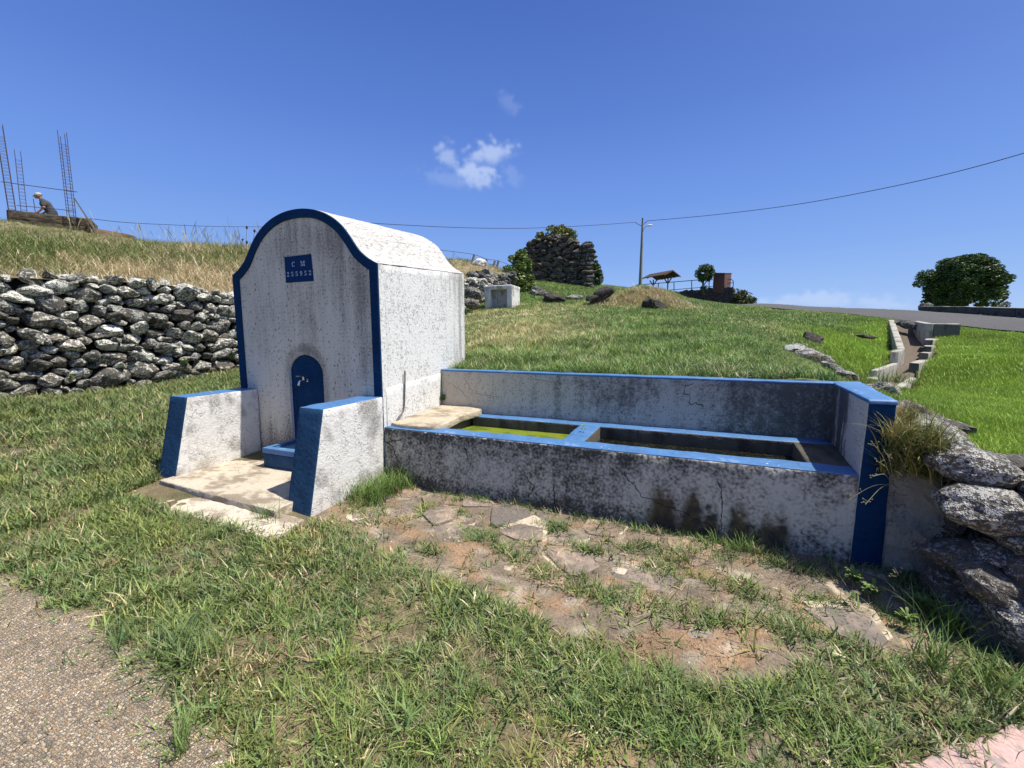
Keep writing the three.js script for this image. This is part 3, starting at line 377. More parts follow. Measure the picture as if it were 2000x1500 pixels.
const M = {
  front: mat({ name: 'stained plaster', ...plasterFront, bumpScale: 0.006 }), side: mat({ name: 'white plaster', ...plasterSide, bumpScale: 0.007 }), wing: mat({ name: 'crazed plaster', ...plasterWing, bumpScale: 0.008 }), roof: mat({ name: 'roof plaster', ...plasterRoof, bumpScale: 0.01 }),
  trough: mat({ name: 'weathered trough plaster', ...troughFront, bumpScale: 0.008 }), back: mat({ name: 'grey plaster', ...troughBack, bumpScale: 0.006 }), end: mat({ name: 'streaked plaster', ...endPlaster, bumpScale: 0.006 }),
  concrete: mat({ name: 'concrete', ...concrete, bumpScale: 0.006, roughness: 0.95 }), cement: mat({ name: 'worn cement', ...cement, bumpScale: 0.01, roughness: 0.95 }), mossShade: mat({ name: 'mossy and shaded concrete', ...concrete, bumpScale: 0.01, color: new THREE.Color().setRGB(0.24, 0.22, 0.17) }),  // moss in the basins; on the end ledge its dark stands for shadow
  blue: mat({ name: 'blue paint', ...paintTop, bumpScale: 0.004, roughness: 0.55 }), blueShade: paint({ name: 'shade darkened blue paint', ...paintFace, bumpScale: 0.004, roughness: 0.75, specularIntensity: 0.15, color: new THREE.Color().setRGB(0.1, 0.21, 0.28) }),  // border, niche and post: shade put into the blue of the front faces
  blueWingShade: paint({ name: 'faded shade darkened blue paint', ...paintFace, bumpScale: 0.006, roughness: 0.7, specularIntensity: 0.3, color: new THREE.Color().setRGB(0.3, 0.37, 0.37) }),  // wing fronts: worn blue, also darkened in colour to deepen their shade
};
const [B12, ZERO] = [[1.2, 1.2], [0, 0, 0]];

// ---------------------------------------------------------------- the fountain house
{
  const f = thing('fountain', 'white domed fountain house with blue trim, tap niche and two wing walls', 'fountain');
  const half = [[1, 2.076], [0.94, 2.106], [0.87, 2.15], [0.795, 2.215], [0.74, 2.285], [0.68, 2.37], [0.6, 2.465], [0.49, 2.555], [0.36, 2.625], [0.22, 2.67], [0.08, 2.692]];
  const inner = [[0.905, 2.02], [0.86, 2.045], [0.8, 2.09], [0.725, 2.155], [0.67, 2.23], [0.61, 2.315], [0.535, 2.405], [0.435, 2.485], [0.32, 2.548], [0.2, 2.588], [0.07, 2.604]];
  const full = (h) => { const c = new THREE.CatmullRomCurve3([...h.map(([x, y]) => new THREE.Vector3(-1.04 - x * 1.04, y, 0)), ...[...h].reverse().map(([x, y]) => new THREE.Vector3(-1.04 + x * 1.04, y, 0))], false, 'centripetal'); return c.getPoints(72); };
  const outer = full(half), inn = full(inner), DEPTH = 1.747, RISE = 0.14;
  const nicheShape = (r, h0) => { const s = new THREE.Path(); s.moveTo(-1.04 - r, h0); for (let i = 0; i <= 24; i++) { const a = Math.PI - (i / 24) * Math.PI; s.lineTo(-1.04 + r * Math.cos(a), 0.965 + r * 0.82 * Math.sin(a)); } s.lineTo(-1.04 + r, h0); s.closePath(); return s; };
  const face = new THREE.Shape([new THREE.Vector2(-2.08, -0.3), new THREE.Vector2(0, -0.3), ...[...outer].reverse().map((p) => new THREE.Vector2(p.x, p.y))]);
  face.holes.push(nicheShape(0.255, -0.2));
  part('front_wall', boxUV(new THREE.ExtrudeGeometry(face, { depth: 0.08, bevelEnabled: false }).translate(0, 0, -0.08), FRONT, [-2.15, -0.2, 0]), [M.front, M.side], f);
  part('side_wall', block([[-0.16, -0.3, -DEPTH], [0, -0.3, -DEPTH], [-0.16, 2.081 + RISE, -DEPTH], [-0.002, 2.081 + RISE, -DEPTH], [-0.16, -0.3, -0.081], [0, -0.3, -0.081], [-0.16, 2.083, -0.081], [-0.002, 2.083, -0.081]], { r: 0.006, size: SIDE, origin: [0, -0.2, -1.9], rough: 0.004 }), M.side, f);
  part('side_wall', block([[-2.08, -0.3, -DEPTH], [-1.92, -0.3, -DEPTH], [-2.078, 2.081 + RISE, -DEPTH], [-1.92, 2.081 + RISE, -DEPTH], [-2.08, -0.3, -0.081], [-1.92, -0.3, -0.081], [-2.078, 2.083, -0.081], [-1.92, 2.083, -0.081]], { r: 0.006, size: SIDE, origin: [0, -0.2, -1.9], rough: 0.004 }), M.side, f);
  const backFace = new THREE.Shape([new THREE.Vector2(-2.07, -0.3), new THREE.Vector2(-0.01, -0.3), ...[...outer].reverse().map((p) => new THREE.Vector2(-1.04 + (p.x + 1.04) * 0.99, p.y + RISE - 0.01))]);
  part('back_wall', boxUV(new THREE.ExtrudeGeometry(backFace, { depth: 0.1, bevelEnabled: false }).translate(0, 0, -DEPTH + 0.005), SIDE, [-2.2, -0.2, 0]), M.side, f);
  { // vaulted roof
    const pos = [], uv = [], idx = [], NZ = 40; let arc = [0]; for (let i = 1; i < outer.length; i++) arc.push(arc[i - 1] + outer[i].distanceTo(outer[i - 1]));
    for (let j = 0; j <= NZ; j++) for (let i = 0; i < outer.length; i++) { const t = j / NZ, z = -t * DEPTH + 0.004 * (j === 0), p = outer[i], a = outer[Math.max(0, i - 1)], b = outer[Math.min(outer.length - 1, i + 1)], n = new THREE.Vector2(-(b.y - a.y), b.x - a.x).normalize(), k = (j === 0 ? 0.002 : 0.004) + 0.012 * fbm3(p.x * 3, p.y * 3, z * 3, 3) * (j > 0) + 0.004 * n3(p.x * 21, p.y * 21, z * 21) * (j > 0); pos.push(p.x + n.x * k, p.y + n.y * k + RISE * t, z); uv.push(arc[i] / 1.6, z / 1.6); }
    for (let j = 0; j < NZ; j++) for (let i = 0; i < outer.length - 1; i++) { const a = j * outer.length + i, b = a + outer.length; idx.push(a, a + 1, b, b, a + 1, b + 1); }
    const g = new THREE.BufferGeometry().setAttribute('position', new THREE.Float32BufferAttribute(pos, 3)).setAttribute('uv', new THREE.Float32BufferAttribute(uv, 2)); g.setIndex(idx); g.computeVertexNormals();
    part('roof', g, M.roof, f);
  }
  { // raised blue border
    const o = outer.map((p) => new THREE.Vector2(p.x, p.y)), n = inn.map((p) => new THREE.Vector2(p.x, p.y));
    const s = new THREE.Shape([new THREE.Vector2(-2.08, 0.3), new THREE.Vector2(-1.985, 0.3), ...n, new THREE.Vector2(-0.095, 0.3), new THREE.Vector2(0, 0.3), ...o.reverse()]);
    part('blue_border', boxUV(new THREE.ExtrudeGeometry(s, { depth: 0.014, bevelEnabled: true, bevelThickness: 0.004, bevelSize: 0.004, bevelOffset: -0.004, bevelSegments: 2 }).translate(0, 0, 0.001), B12), M.blueShade, f);
  }
  part('niche', boxUV(new THREE.ExtrudeGeometry(new THREE.Shape(nicheShape(0.257, -0.2).getPoints()), { depth: 0.03, bevelEnabled: false }).translate(0, 0, -0.062), B12), M.blueShade, f, 'round-topped blue niche behind the tap');
  { // blue plate with stencilled lettering
    const cv = document.createElement('canvas'); cv.width = 512; cv.height = 360; const x = cv.getContext('2d');
    x.fillStyle = '#0f315f'; x.fillRect(0, 0, 512, 360); const r = rng(5); for (let i = 0; i < 1800; i++) { x.fillStyle = `rgba(${r() < 0.5 ? '20,60,120' : '50,90,140'},${0.12 * r()})`; x.fillRect(r() * 512, r() * 360, 2 + r() * 16, 2 + r() * 10); }
    x.fillStyle = '#b4bec9'; x.textAlign = 'center'; x.textBaseline = 'middle'; x.font = 'bold 92px serif'; x.fillText('C', 160, 118); x.fillText('M', 336, 118); x.font = 'bold 84px serif'; '255952'.split('').forEach((ch, i) => x.fillText(ch, 52 + i * 81.5, 248));
    x.fillStyle = '#0f315f'; x.fillRect(0, 116, 512, 5); x.fillRect(0, 246, 512, 4); x.fillRect(168, 60, 4, 120); x.fillRect(322, 60, 3, 120);
    const t = new THREE.CanvasTexture(cv); t.colorSpace = THREE.SRGBColorSpace;
    const s = new THREE.Shape([[-1.243, 1.952], [-0.845, 1.953], [-0.862, 2.226], [-1.243, 2.221]].map((p) => new THREE.Vector2(...p)));
    part('name_plate', boxUV(new THREE.ExtrudeGeometry(s, { depth: 0.004, bevelEnabled: true, bevelSize: 0.002, bevelThickness: 0.002, bevelSegments: 1 }).translate(0, 0, 0.001), [0.4, 0.28], [-1.244, 1.95, 0]), paint({ name: 'painted plate', map: t, roughness: 0.7, specularIntensity: 0.2 }), f, 'blue plate lettered C M 255952');
  }
  { // wing walls: white sides, blue front and top
    const wing = (x0, x1, y0) => { const c = [[x0, y0, 0.02], [x1, y0, 0.02], [x0, 0.765, 0.006], [x1, 0.765, 0.006], [x0, y0, 0.99], [x1, y0, 0.99], [x0, 0.765, 0.756], [x1, 0.765, 0.756]]; return block(c, { seg: 0.05, r: 0.013, rough: 0.006, size: [1.3, 1.3], origin: [x0 * 3, 0.1, x1] }); };
    part('wing_wall', wing(-2.08, -1.802, -0.3), [M.wing, M.wing, M.blue, M.wing, M.blueWingShade, M.wing], f, 'left wing wall with blue front and top');
    part('wing_wall', wing(-0.278, 0.0, -0.3), [M.wing, M.wing, M.blue, M.wing, M.blueWingShade, M.wing], f, 'right wing wall with blue front and top');
  }
  part('floor_slab', block([[-1.805, -0.25, 0.003], [-0.275, -0.25, 0.003], [-1.805, 0.004, 0.003], [-0.275, 0.004, 0.003], [-1.85, -0.25, 1.05], [-0.2, -0.25, 1.12], [-1.85, -0.005, 1.04], [-0.2, -0.015, 1.11]], { seg: 0.06, r: 0.01, rough: 0.006, size: [1.5, 1.5] }), M.cement, f);
  part('apron', block([[-2.1, -0.3, 1.0], [0.05, -0.3, 1.05], [-2.1, -0.06, 1.0], [0.05, -0.065, 1.05], [-1.92, -0.3, 1.33], [0.12, -0.3, 1.36], [-1.9, -0.075, 1.32], [0.1, -0.085, 1.35]], { seg: 0.06, r: 0.008, rough: 0.008, size: [1.1, 1.1], origin: [0.4, 0, 0.3] }), mat({ name: 'pale cement', ...cement, bumpScale: 0.012, color: new THREE.Color().setRGB(1.15, 1.15, 1.18) }), f);
  { // drip basin under the tap
    const b = part('drip_basin', block(corners(-1.28, -0.8, 0.0, 0.15, -0.02, 0.387), { seg: 0.06, r: 0.01, rough: 0.003, size: B12 }), M.blueWingShade, f);
    const rim = new THREE.Shape([[-1.28, 0.02], [-0.8, 0.02], [-0.8, -0.387], [-1.28, -0.387]].map((p) => new THREE.Vector2(...p))), hole = new THREE.Path([[-1.225, -0.0], [-0.855, -0.0], [-0.855, -0.332], [-1.225, -0.332]].map((p) => new THREE.Vector2(...p))); rim.holes.push(hole);
    part('rim', boxUV(new THREE.ExtrudeGeometry(rim, { depth: 0.045, bevelEnabled: true, bevelSize: 0.006, bevelOffset: -0.006, bevelThickness: 0.006, bevelSegments: 2 }).rotateX(-Math.PI / 2).translate(0, 0.156, 0), B12), M.blue, b);
    part('bowl', boxUV(new THREE.BoxGeometry(0.365, 0.004, 0.328).translate(-1.04, 0.168, 0.166), B12), mat({ name: 'pale blue paint', color: new THREE.Color().setRGB(0.12, 0.26, 0.36), roughness: 0.5 }), b);
  }
  { // tap
    const chrome = mat({ name: 'chrome', color: new THREE.Color().setRGB(0.8, 0.78, 0.72), metalness: 1, roughness: 0.22 });
    const t = part('tap', joined([tube([[-1.035, 0.89, -0.06], [-1.035, 0.89, 0.06], [-1.035, 0.884, 0.088], [-1.035, 0.86, 0.096]], 0.0125, 10), new THREE.CylinderGeometry(0.017, 0.017, 0.022, 12).rotateX(Math.PI / 2).translate(-1.035, 0.89, -0.02), new THREE.CylinderGeometry(0.013, 0.013, 0.045, 10).translate(-1.035, 0.912, 0.035), new THREE.CylinderGeometry(0.015, 0.015, 0.02, 10).translate(-1.035, 0.855, 0.0965)]), chrome, f);
    part('lever', joined([tube([[-1.035, 0.935, 0.035], [-1.04, 0.943, 0.07], [-1.05, 0.945, 0.12]], 0.008, 8)]), chrome, t);
  }
  part('plinth', block([[-0.05, -0.3, -1.1], [0.014, -0.3, -1.1], [-0.05, 0.915, -1.1], [0.006, 0.915, -1.1], [-0.05, -0.3, -0.045], [0.014, -0.3, -0.045], [-0.05, 0.845, -0.045], [0.006, 0.845, -0.045]], { r: 0.008, rough: 0.005, size: SIDE, origin: [0, -0.2, -1.9] }), M.side, f);
  part('conduit', tube([[0.02, 1.0, -0.346], [0.021, 0.8, -0.33], [0.022, 0.575, -0.295], [0.03, 0.52, -0.2], [0.03, 0.465, -0.14]], 0.009, 6), mat({ name: 'grey pipe', color: new THREE.Color().setRGB(0.12, 0.12, 0.12) }), f, 'thin grey pipe up the white side wall');
}

// ---------------------------------------------------------------- the washing trough
{
  const t = thing('water_trough', 'long weathered concrete trough with blue rim and two basins beside the fountain', 'trough'), H = 0.448;
  const bx = (x0, x1, y0, y1, z0, z1, o = {}) => block(corners(x0, x1, y0, y1, z0, z1), { seg: 0.07, r: 0.012, rough: 0.005, size: B12, ...o });
  const front = [[0, -0.4, -0.2], [3.915, -0.4, -0.21], [0, H, -0.192], [3.915, H, -0.21], [-0.002, -0.4, 0.02], [3.915, -0.4, 0.02], [-0.002, H, 0], [3.915, H, 0]];
  part('front_wall', block(front, { seg: 0.055, r: 0.016, rough: 0.008, size: TROUGH, origin: [-0.1, -0.4, 0] }), [M.mossShade, M.mossShade, M.trough, M.mossShade, M.trough, M.mossShade], t);
  { const top = front.map((p) => [...p]); for (const i of [0, 1, 4, 5]) top[i][1] = H - 0.012; for (const i of [2, 3, 6, 7]) top[i][1] = H + 0.004; for (const i of [4, 5, 6, 7]) top[i][2] = -0.004; part('painted_rim', block(top, { seg: 0.05, r: 0.007, rough: 0.006, size: B12 }), M.blue, t, 'bright blue front rim with white chips'); }
  part('back_wall', block([[0.0, -0.3, -1.25], [4.2, -0.3, -1.25], [0.0, 0.95, -1.24], [4.2, 0.95, -1.27], [0.0, -0.3, -1.1], [4.2, -0.3, -1.1], [0.0, 0.95, -1.1], [4.1, 0.95, -1.1]], { seg: 0.07, r: 0.012, rough: 0.007, size: BACK, origin: [-0.1, -0.1, 0] }), M.back, t);
  part('painted_coping', block([[0.0, 0.94, -1.245], [4.12, 0.94, -1.26], [0.0, 0.963, -1.245], [4.12, 0.963, -1.26], [0.0, 0.94, -1.096], [4.06, 0.94, -1.096], [0.0, 0.963, -1.098], [4.06, 0.963, -1.098]], { seg: 0.05, r: 0.007, rough: 0.005, size: B12 }), M.blue, t);
  const endC = (y0, y1, g = 0) => [[4.06 - g, y0, -1.24 - g], [4.3 + g, y0, -1.32 - g], [4.06 - g, y1, -1.24 - g], [4.3 + g, y1, -1.32 - g], [3.91 - g, y0, 0.012 + g], [4.054 + g, y0, 0.012 + g], [3.91 - g, y1, 0.004 + g], [4.054 + g, y1, 0.004 + g]];
  const ec = endC(-0.4, 0.945); ec[4][0] -= 0.03; ec[5][0] += 0.01; ec[5][2] += 0.02; ec[4][2] += 0.02;
  part('end_wall', block(ec, { seg: 0.06, r: 0.012, rough: 0.006, size: [1.4, 1.1], origin: [3.5, 0, -1.35] }), [M.end, M.end, M.end, M.mossShade, M.blueShade, M.end], t, 'angled end wall with a blue front darkened for shade');
  part('painted_coping', block(endC(0.938, 0.964, 0.003), { seg: 0.05, r: 0.008, rough: 0.005, size: B12 }), M.blue, t);
  part('ledge', bx(0.55, 4.02, -0.3, H, -1.102, -0.88), [M.mossShade, M.mossShade, M.blue, M.mossShade, M.mossShade, M.mossShade], t, 'worn blue ledge along the back wall');
  part('divider', block([[1.82, -0.3, -0.885], [2.04, -0.3, -0.885], [1.82, H + 0.002, -0.885], [2.04, H + 0.002, -0.885], [1.81, -0.3, -0.19], [2.01, -0.3, -0.19], [1.81, H + 0.002, -0.19], [2.01, H + 0.002, -0.19]], { seg: 0.06, r: 0.014, rough: 0.006, size: B12 }), [M.mossShade, M.mossShade, M.blue, M.mossShade, M.mossShade, M.mossShade], t, 'blue divider between the two basins');
  part('end_ledge', block([[3.72, -0.3, -0.885], [4.02, -0.3, -0.885], [3.72, H + 0.002, -0.885], [4.02, H + 0.002, -0.885], [3.66, -0.3, -0.19], [3.93, -0.3, -0.19], [3.66, H + 0.002, -0.19], [3.93, H + 0.002, -0.19]], { seg: 0.06, r: 0.012, rough: 0.005, size: B12 }), M.mossShade, t);  // dark top paints in the shadow of the end wall
  part('inlet_block', bx(0.004, 0.52, -0.3, H - 0.03, -1.1, -0.19, { size: [1.5, 1.5] }), M.mossShade, t);
  { // irregular slab over the inlet
    const o = [[0.03, -0.11], [0.1, -0.075], [0.24, -0.06], [0.4, -0.065], [0.53, -0.1], [0.565, -0.2], [0.55, -0.4], [0.545, -0.62], [0.575, -0.8], [0.62, -0.9], [0.6, -0.99], [0.42, -1.04], [0.2, -1.085], [0.03, -1.09]], s = new THREE.Shape(o.map(([x, z]) => new THREE.Vector2(x, -z)));
    const g = new THREE.ExtrudeGeometry(s, { depth: 0.05, bevelEnabled: true, bevelSize: 0.016, bevelThickness: 0.014, bevelSegments: 3, curveSegments: 4 }).rotateX(-Math.PI / 2).translate(0, 0.425, 0), p = g.attributes.position;
    for (let i = 0; i < p.count; i++) { const x = p.getX(i), y = p.getY(i), z = p.getZ(i); p.setY(i, y + 0.03 * ss(-z, 0.2, 1) + 0.01 * fbm(x * 7, z * 7, 3)); p.setX(i, x + 0.008 * fbm(z * 16, y * 9, 2)); }
    part('inlet_slab', toCreasedNormals(boxUV(g, [1.5, 1.5], [0.5, 0, 0.1]), 0.6), mat({ name: 'pale cement cover', ...cement, bumpScale: 0.012, color: new THREE.Color().setRGB(0.88, 0.86, 0.82) }), t, 'pale broken cement slab beside the fountain wall');
  }
  const algae = makeTexture(512, 512, (u, v) => { const x = u * 1.4, y = v * 1.4, a = fbm(x * 4, y * 7, 4), b = fbm(x * 40, y * 40, 3), d = ss(a + 0.5 * b, -0.1, 0.4); return [...mix3([0.165, 0.205, 0.014], [0.085, 0.12, 0.01], d).map((q) => q * (1 + 0.4 * b)), 0.5 + 0.4 * b]; });
  const scum = makeTexture(1024, 512, (u, v) => { const x = u * 2, y = v, a = fbm(x * 5, y * 12, 4), b = fbm(x * 26, y * 44, 3), s = ss(b + 0.35 * a, 0.1, 0.24); return [...mix3([0.008, 0.009, 0.007], [0.06, 0.062, 0.026], s * 0.5), 0.5 + 0.4 * s]; });
  part('algae_water', boxUV(new THREE.PlaneGeometry(1.34, 0.76).rotateX(-Math.PI / 2).translate(1.165, 0.335, -0.54), [1.4, 1.4]), mat({ name: 'algae water', ...algae, bumpScale: 0.002, roughness: 0.45 }), t, 'bright green algae covered water in the left basin');
  part('dark_water', boxUV(new THREE.PlaneGeometry(1.84, 0.76).rotateX(-Math.PI / 2).translate(2.9, 0.32, -0.54), [2, 1]), mat({ name: 'dark water', ...scum, bumpScale: 0.003, roughness: 0.12 }), t, 'dark scummy water in the right basin');
}
// rough plaster buttress right of the blue post
{ const b = thing('buttress', 'rough grey plaster buttress between the blue post and the boulders', 'buttress'); part('plaster_face', block([[4.03, -0.5, -0.5], [4.5, -0.5, -0.35], [4.06, 0.56, -0.5], [4.34, 0.5, -0.4], [4.02, -0.5, 0.03], [4.52, -0.5, 0.1], [4.045, 0.56, -0.03], [4.33, 0.48, 0.0]], { seg: 0.04, r: 0.05, rough: 0.03, size: [1.5, 1.5] }), mat({ name: 'bare render', ...plasterWing, bumpScale: 0.016, color: new THREE.Color().setRGB(0.5, 0.47, 0.42) }), b); }

// ---------------------------------------------------------------- stones
const lichenStone = (seed, cover, dark, pale, zoom = 1, soft = 0.2) => makeTexture(512, 512, (u, v) => {
  const x = (u * 0.9) / zoom + seed, y = (v * 0.9) / zoom, a = fbm(x * 4, y * 4, 4), b = fbm(x * 16, y * 16, 4), c = fbm(x * 55, y * 55, 3), d = fbm(x * 2 + 30, y * 2, 3), pores = dots(x, y, 0.03, 0.4, seed), l = ss(a * 0.55 + b * 0.75 + c * 0.45 + cover, 0.18 - soft, 0.2);
  let q = mix3(dark, dark.map((t, i) => t * [2.1, 1.9, 1.7][i]), ss(d + b * 0.5, -0.2, 0.5)); q = mix3(q, pale.map((t) => t * (0.85 + 0.6 * c + 0.2 * d)), l); q = mix3(q, [0.02, 0.02, 0.02], pores * 0.5 * (1 - l));
  return [...q.map((t) => t * (1 + 0.25 * c)), 0.45 + 0.25 * b + 0.25 * c + 0.15 * l - 0.3 * pores];
});
const stoneMats = [lichenStone(1, -0.02, [0.05, 0.048, 0.045], [0.36, 0.37, 0.34]), lichenStone(5, 0.12, [0.055, 0.052, 0.05], [0.4, 0.41, 0.38]), lichenStone(9, -0.14, [0.05, 0.047, 0.043], [0.3, 0.305, 0.275]), lichenStone(13, -0.05, [0.06, 0.056, 0.05], [0.36, 0.36, 0.325])].map((t, i) => mat({ name: 'lichened basalt ' + 'abcd'[i], ...t, bumpScale: 0.016, roughness: 1 }));
const tinted = stoneMats.map((m) => [[1.1, 1.07, 1.0], [1.5, 1.46, 1.36], [2.0, 1.95, 1.82]].map((c) => { const q = m.clone(); q.color.setRGB(...c); q.name = m.name + ' tint'; return q; }));
const basalt = lichenStone(21, -0.12, [0.04, 0.037, 0.034], [0.2, 0.19, 0.175]);
const basaltMat = mat({ name: 'dark basalt', ...basalt, bumpScale: 0.02, roughness: 1, color: new THREE.Color().setRGB(1.35, 1.3, 1.2) }), darkMat = mat({ name: 'black basalt', ...basalt, bumpScale: 0.03, roughness: 1, color: new THREE.Color().setRGB(0.6, 0.57, 0.52) });
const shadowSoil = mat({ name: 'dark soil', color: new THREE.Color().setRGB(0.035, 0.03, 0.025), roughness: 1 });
const stoneShapes = []; for (let i = 0; i < 22; i++) stoneShapes.push(rock(100 + i, { detail: 3, planes: 8 + (i % 6), lump: 0.12, fine: 0.05, size: 5, soft: i % 3 ? 13 : 20, crease: 0.5 }));
// stones fitted into a wall face: big ones first, smaller ones into what is left
function fitStones(S, T, inside, { seed, sizes, aspect = 1.45, tries = 5000, most = 290 }) {
  const r = rng(seed), out = [];
  for (const [lo, hi, n] of sizes) for (let k = 0; k < n && out.length < most; k++) {
    const s = r() * S, t = r() * T, b = lo + (hi - lo) * r(), a = b * aspect * (0.8 + 0.45 * r());
    if (!inside(s, t, b)) continue;
    let ok = true; for (const o of out) { const dx = (s - o.s) / (a + o.a), dy = (t - o.t) / (b + o.b); if (dx * dx + dy * dy < 0.94) { ok = false; break; } }
    if (ok) out.push({ s, t, a, b });
  }
  return out;
}
function layStone(parent, pos, right, out, a, b, depth, r, m, name = 'stone', tilt = 0.3) {
  const up = new THREE.Vector3().crossVectors(out, right).normalize(), q = new THREE.Mesh(stoneShapes[Math.floor(r() * stoneShapes.length)], m); q.name = name;
  const mtx = new THREE.Matrix4().makeBasis(right, up, new THREE.Vector3().crossVectors(right, up)); q.quaternion.setFromRotationMatrix(mtx).multiply(new THREE.Quaternion().setFromEuler(new THREE.Euler((r() - 0.5) * 0.5, (r() - 0.5) * 0.5, (r() - 0.5) * tilt * 2)));
  const flip = r() < 0.5 ? -1 : 1; q.scale.set(a * 1.08 * flip, b * 1.1, depth); q.position.copy(pos); q.castShadow = q.receiveShadow = true; parent.add(q); return q;
}
{ // dry stone retaining wall on the left
  const w = thing('dry_stone_wall', 'long dry stone retaining wall of lichened basalt below the grass bank on the left', 'stone wall'), r = rng(31);
  const path = [], Z0 = 3.2, Z1 = -13.6; let s = 0, last = null;
  for (let z = Z0; z >= Z1; z -= 0.1) { const [x, y0] = along(wallFoot, z), [x1, y1] = along(wallHead, z); if (last) s += Math.hypot(x - last[0], z - last[1]); last = [x, z]; path.push({ s, x, z, y0, y1, lean: x1 - x }); }
  const at = (q) => { let i = 1; while (i < path.length - 1 && path[i].s < q) i++; const a = path[i - 1], b = path[i], t = clamp((q - a.s) / (b.s - a.s), 0, 1), o = {}; for (const k of ['x', 'z', 'y0', 'y1', 'lean']) o[k] = lerp(a[k], b[k], t); o.right = new THREE.Vector3(b.x - a.x, 0, b.z - a.z).normalize(); o.out = new THREE.Vector3(-o.right.z, 0, o.right.x); return o; };
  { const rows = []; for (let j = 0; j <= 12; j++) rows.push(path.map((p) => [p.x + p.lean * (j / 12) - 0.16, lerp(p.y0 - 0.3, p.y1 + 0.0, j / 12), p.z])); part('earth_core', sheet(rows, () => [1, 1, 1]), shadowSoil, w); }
  const S = path[path.length - 1].s, seen = (q) => { const z = at(q).z; return (z < 0.9 && z > -3.9) || (z < -11.4); };
  const stones = fitStones(S, 2.5, (q, t, b) => { if (!seen(q)) return false; const o = at(q); return t > b * 0.3 && t < o.y1 - o.y0 - b * 0.35; }, { seed: 5, most: 620, aspect: 1.35, sizes: [[0.14, 0.175, 46], [0.105, 0.14, 240], [0.08, 0.105, 2200], [0.06, 0.08, 12000], [0.04, 0.058, 26000]] });
  const scrap = new THREE.Group();
  const small = []; stones.sort((p, q) => q.b - p.b).forEach((k, i) => { const o = at(k.s), h = o.y1 - o.y0, f = k.t / h, d = 0.13 + 0.8 * k.b; const q = layStone(i < 296 ? w : scrap, new THREE.Vector3(o.x + o.lean * f, o.y0 + k.t, o.z).addScaledVector(o.out, -0.04 - d * 0.5 + 0.13 * r() + 0.04), o.right, o.out, k.a, k.b, d, r, tinted[f > 0.72 ? (r() < 0.6 ? 1 : 0) : r() < 0.42 ? 0 : r() < 0.5 ? 1 : r() < 0.4 ? 2 : 3][f > 0.75 ? 1 + Math.floor(r() * 2) : Math.floor(r() * 3)]);  if (i >= 296) { q.updateMatrix(); small.push([q.geometry.clone().applyMatrix4(q.matrix), q.material]); } });
  const rest = fitStones(S, 2.5, (q, t, b) => { if (seen(q)) return false; const o = at(q); return t > b * 0.3 && t < o.y1 - o.y0 - b * 0.35; }, { seed: 6, most: 330, aspect: 1.4, sizes: [[0.15, 0.2, 120], [0.11, 0.15, 900], [0.08, 0.11, 5000]] });
  for (const k of rest) { const o = at(k.s), f = k.t / (o.y1 - o.y0), d = 0.13 + 0.8 * k.b, q = layStone(scrap, new THREE.Vector3(o.x + o.lean * f, o.y0 + k.t, o.z).addScaledVector(o.out, -0.02 - d * 0.5 + 0.1 * r()), o.right, o.out, k.a, k.b, d, r, tinted[f > 0.72 ? 1 : r() < 0.5 ? 0 : 3][Math.floor(r() * 3)]); q.updateMatrix(); small.push([q.geometry.clone().applyMatrix4(q.matrix), q.material]); }
  for (const m of new Set(small.map((q) => q[1]))) part('chinking_stones', mergeGeometries(small.filter((q) => q[1] === m).map((q) => q[0])), m, w).userData.kind = 'stuff';
}
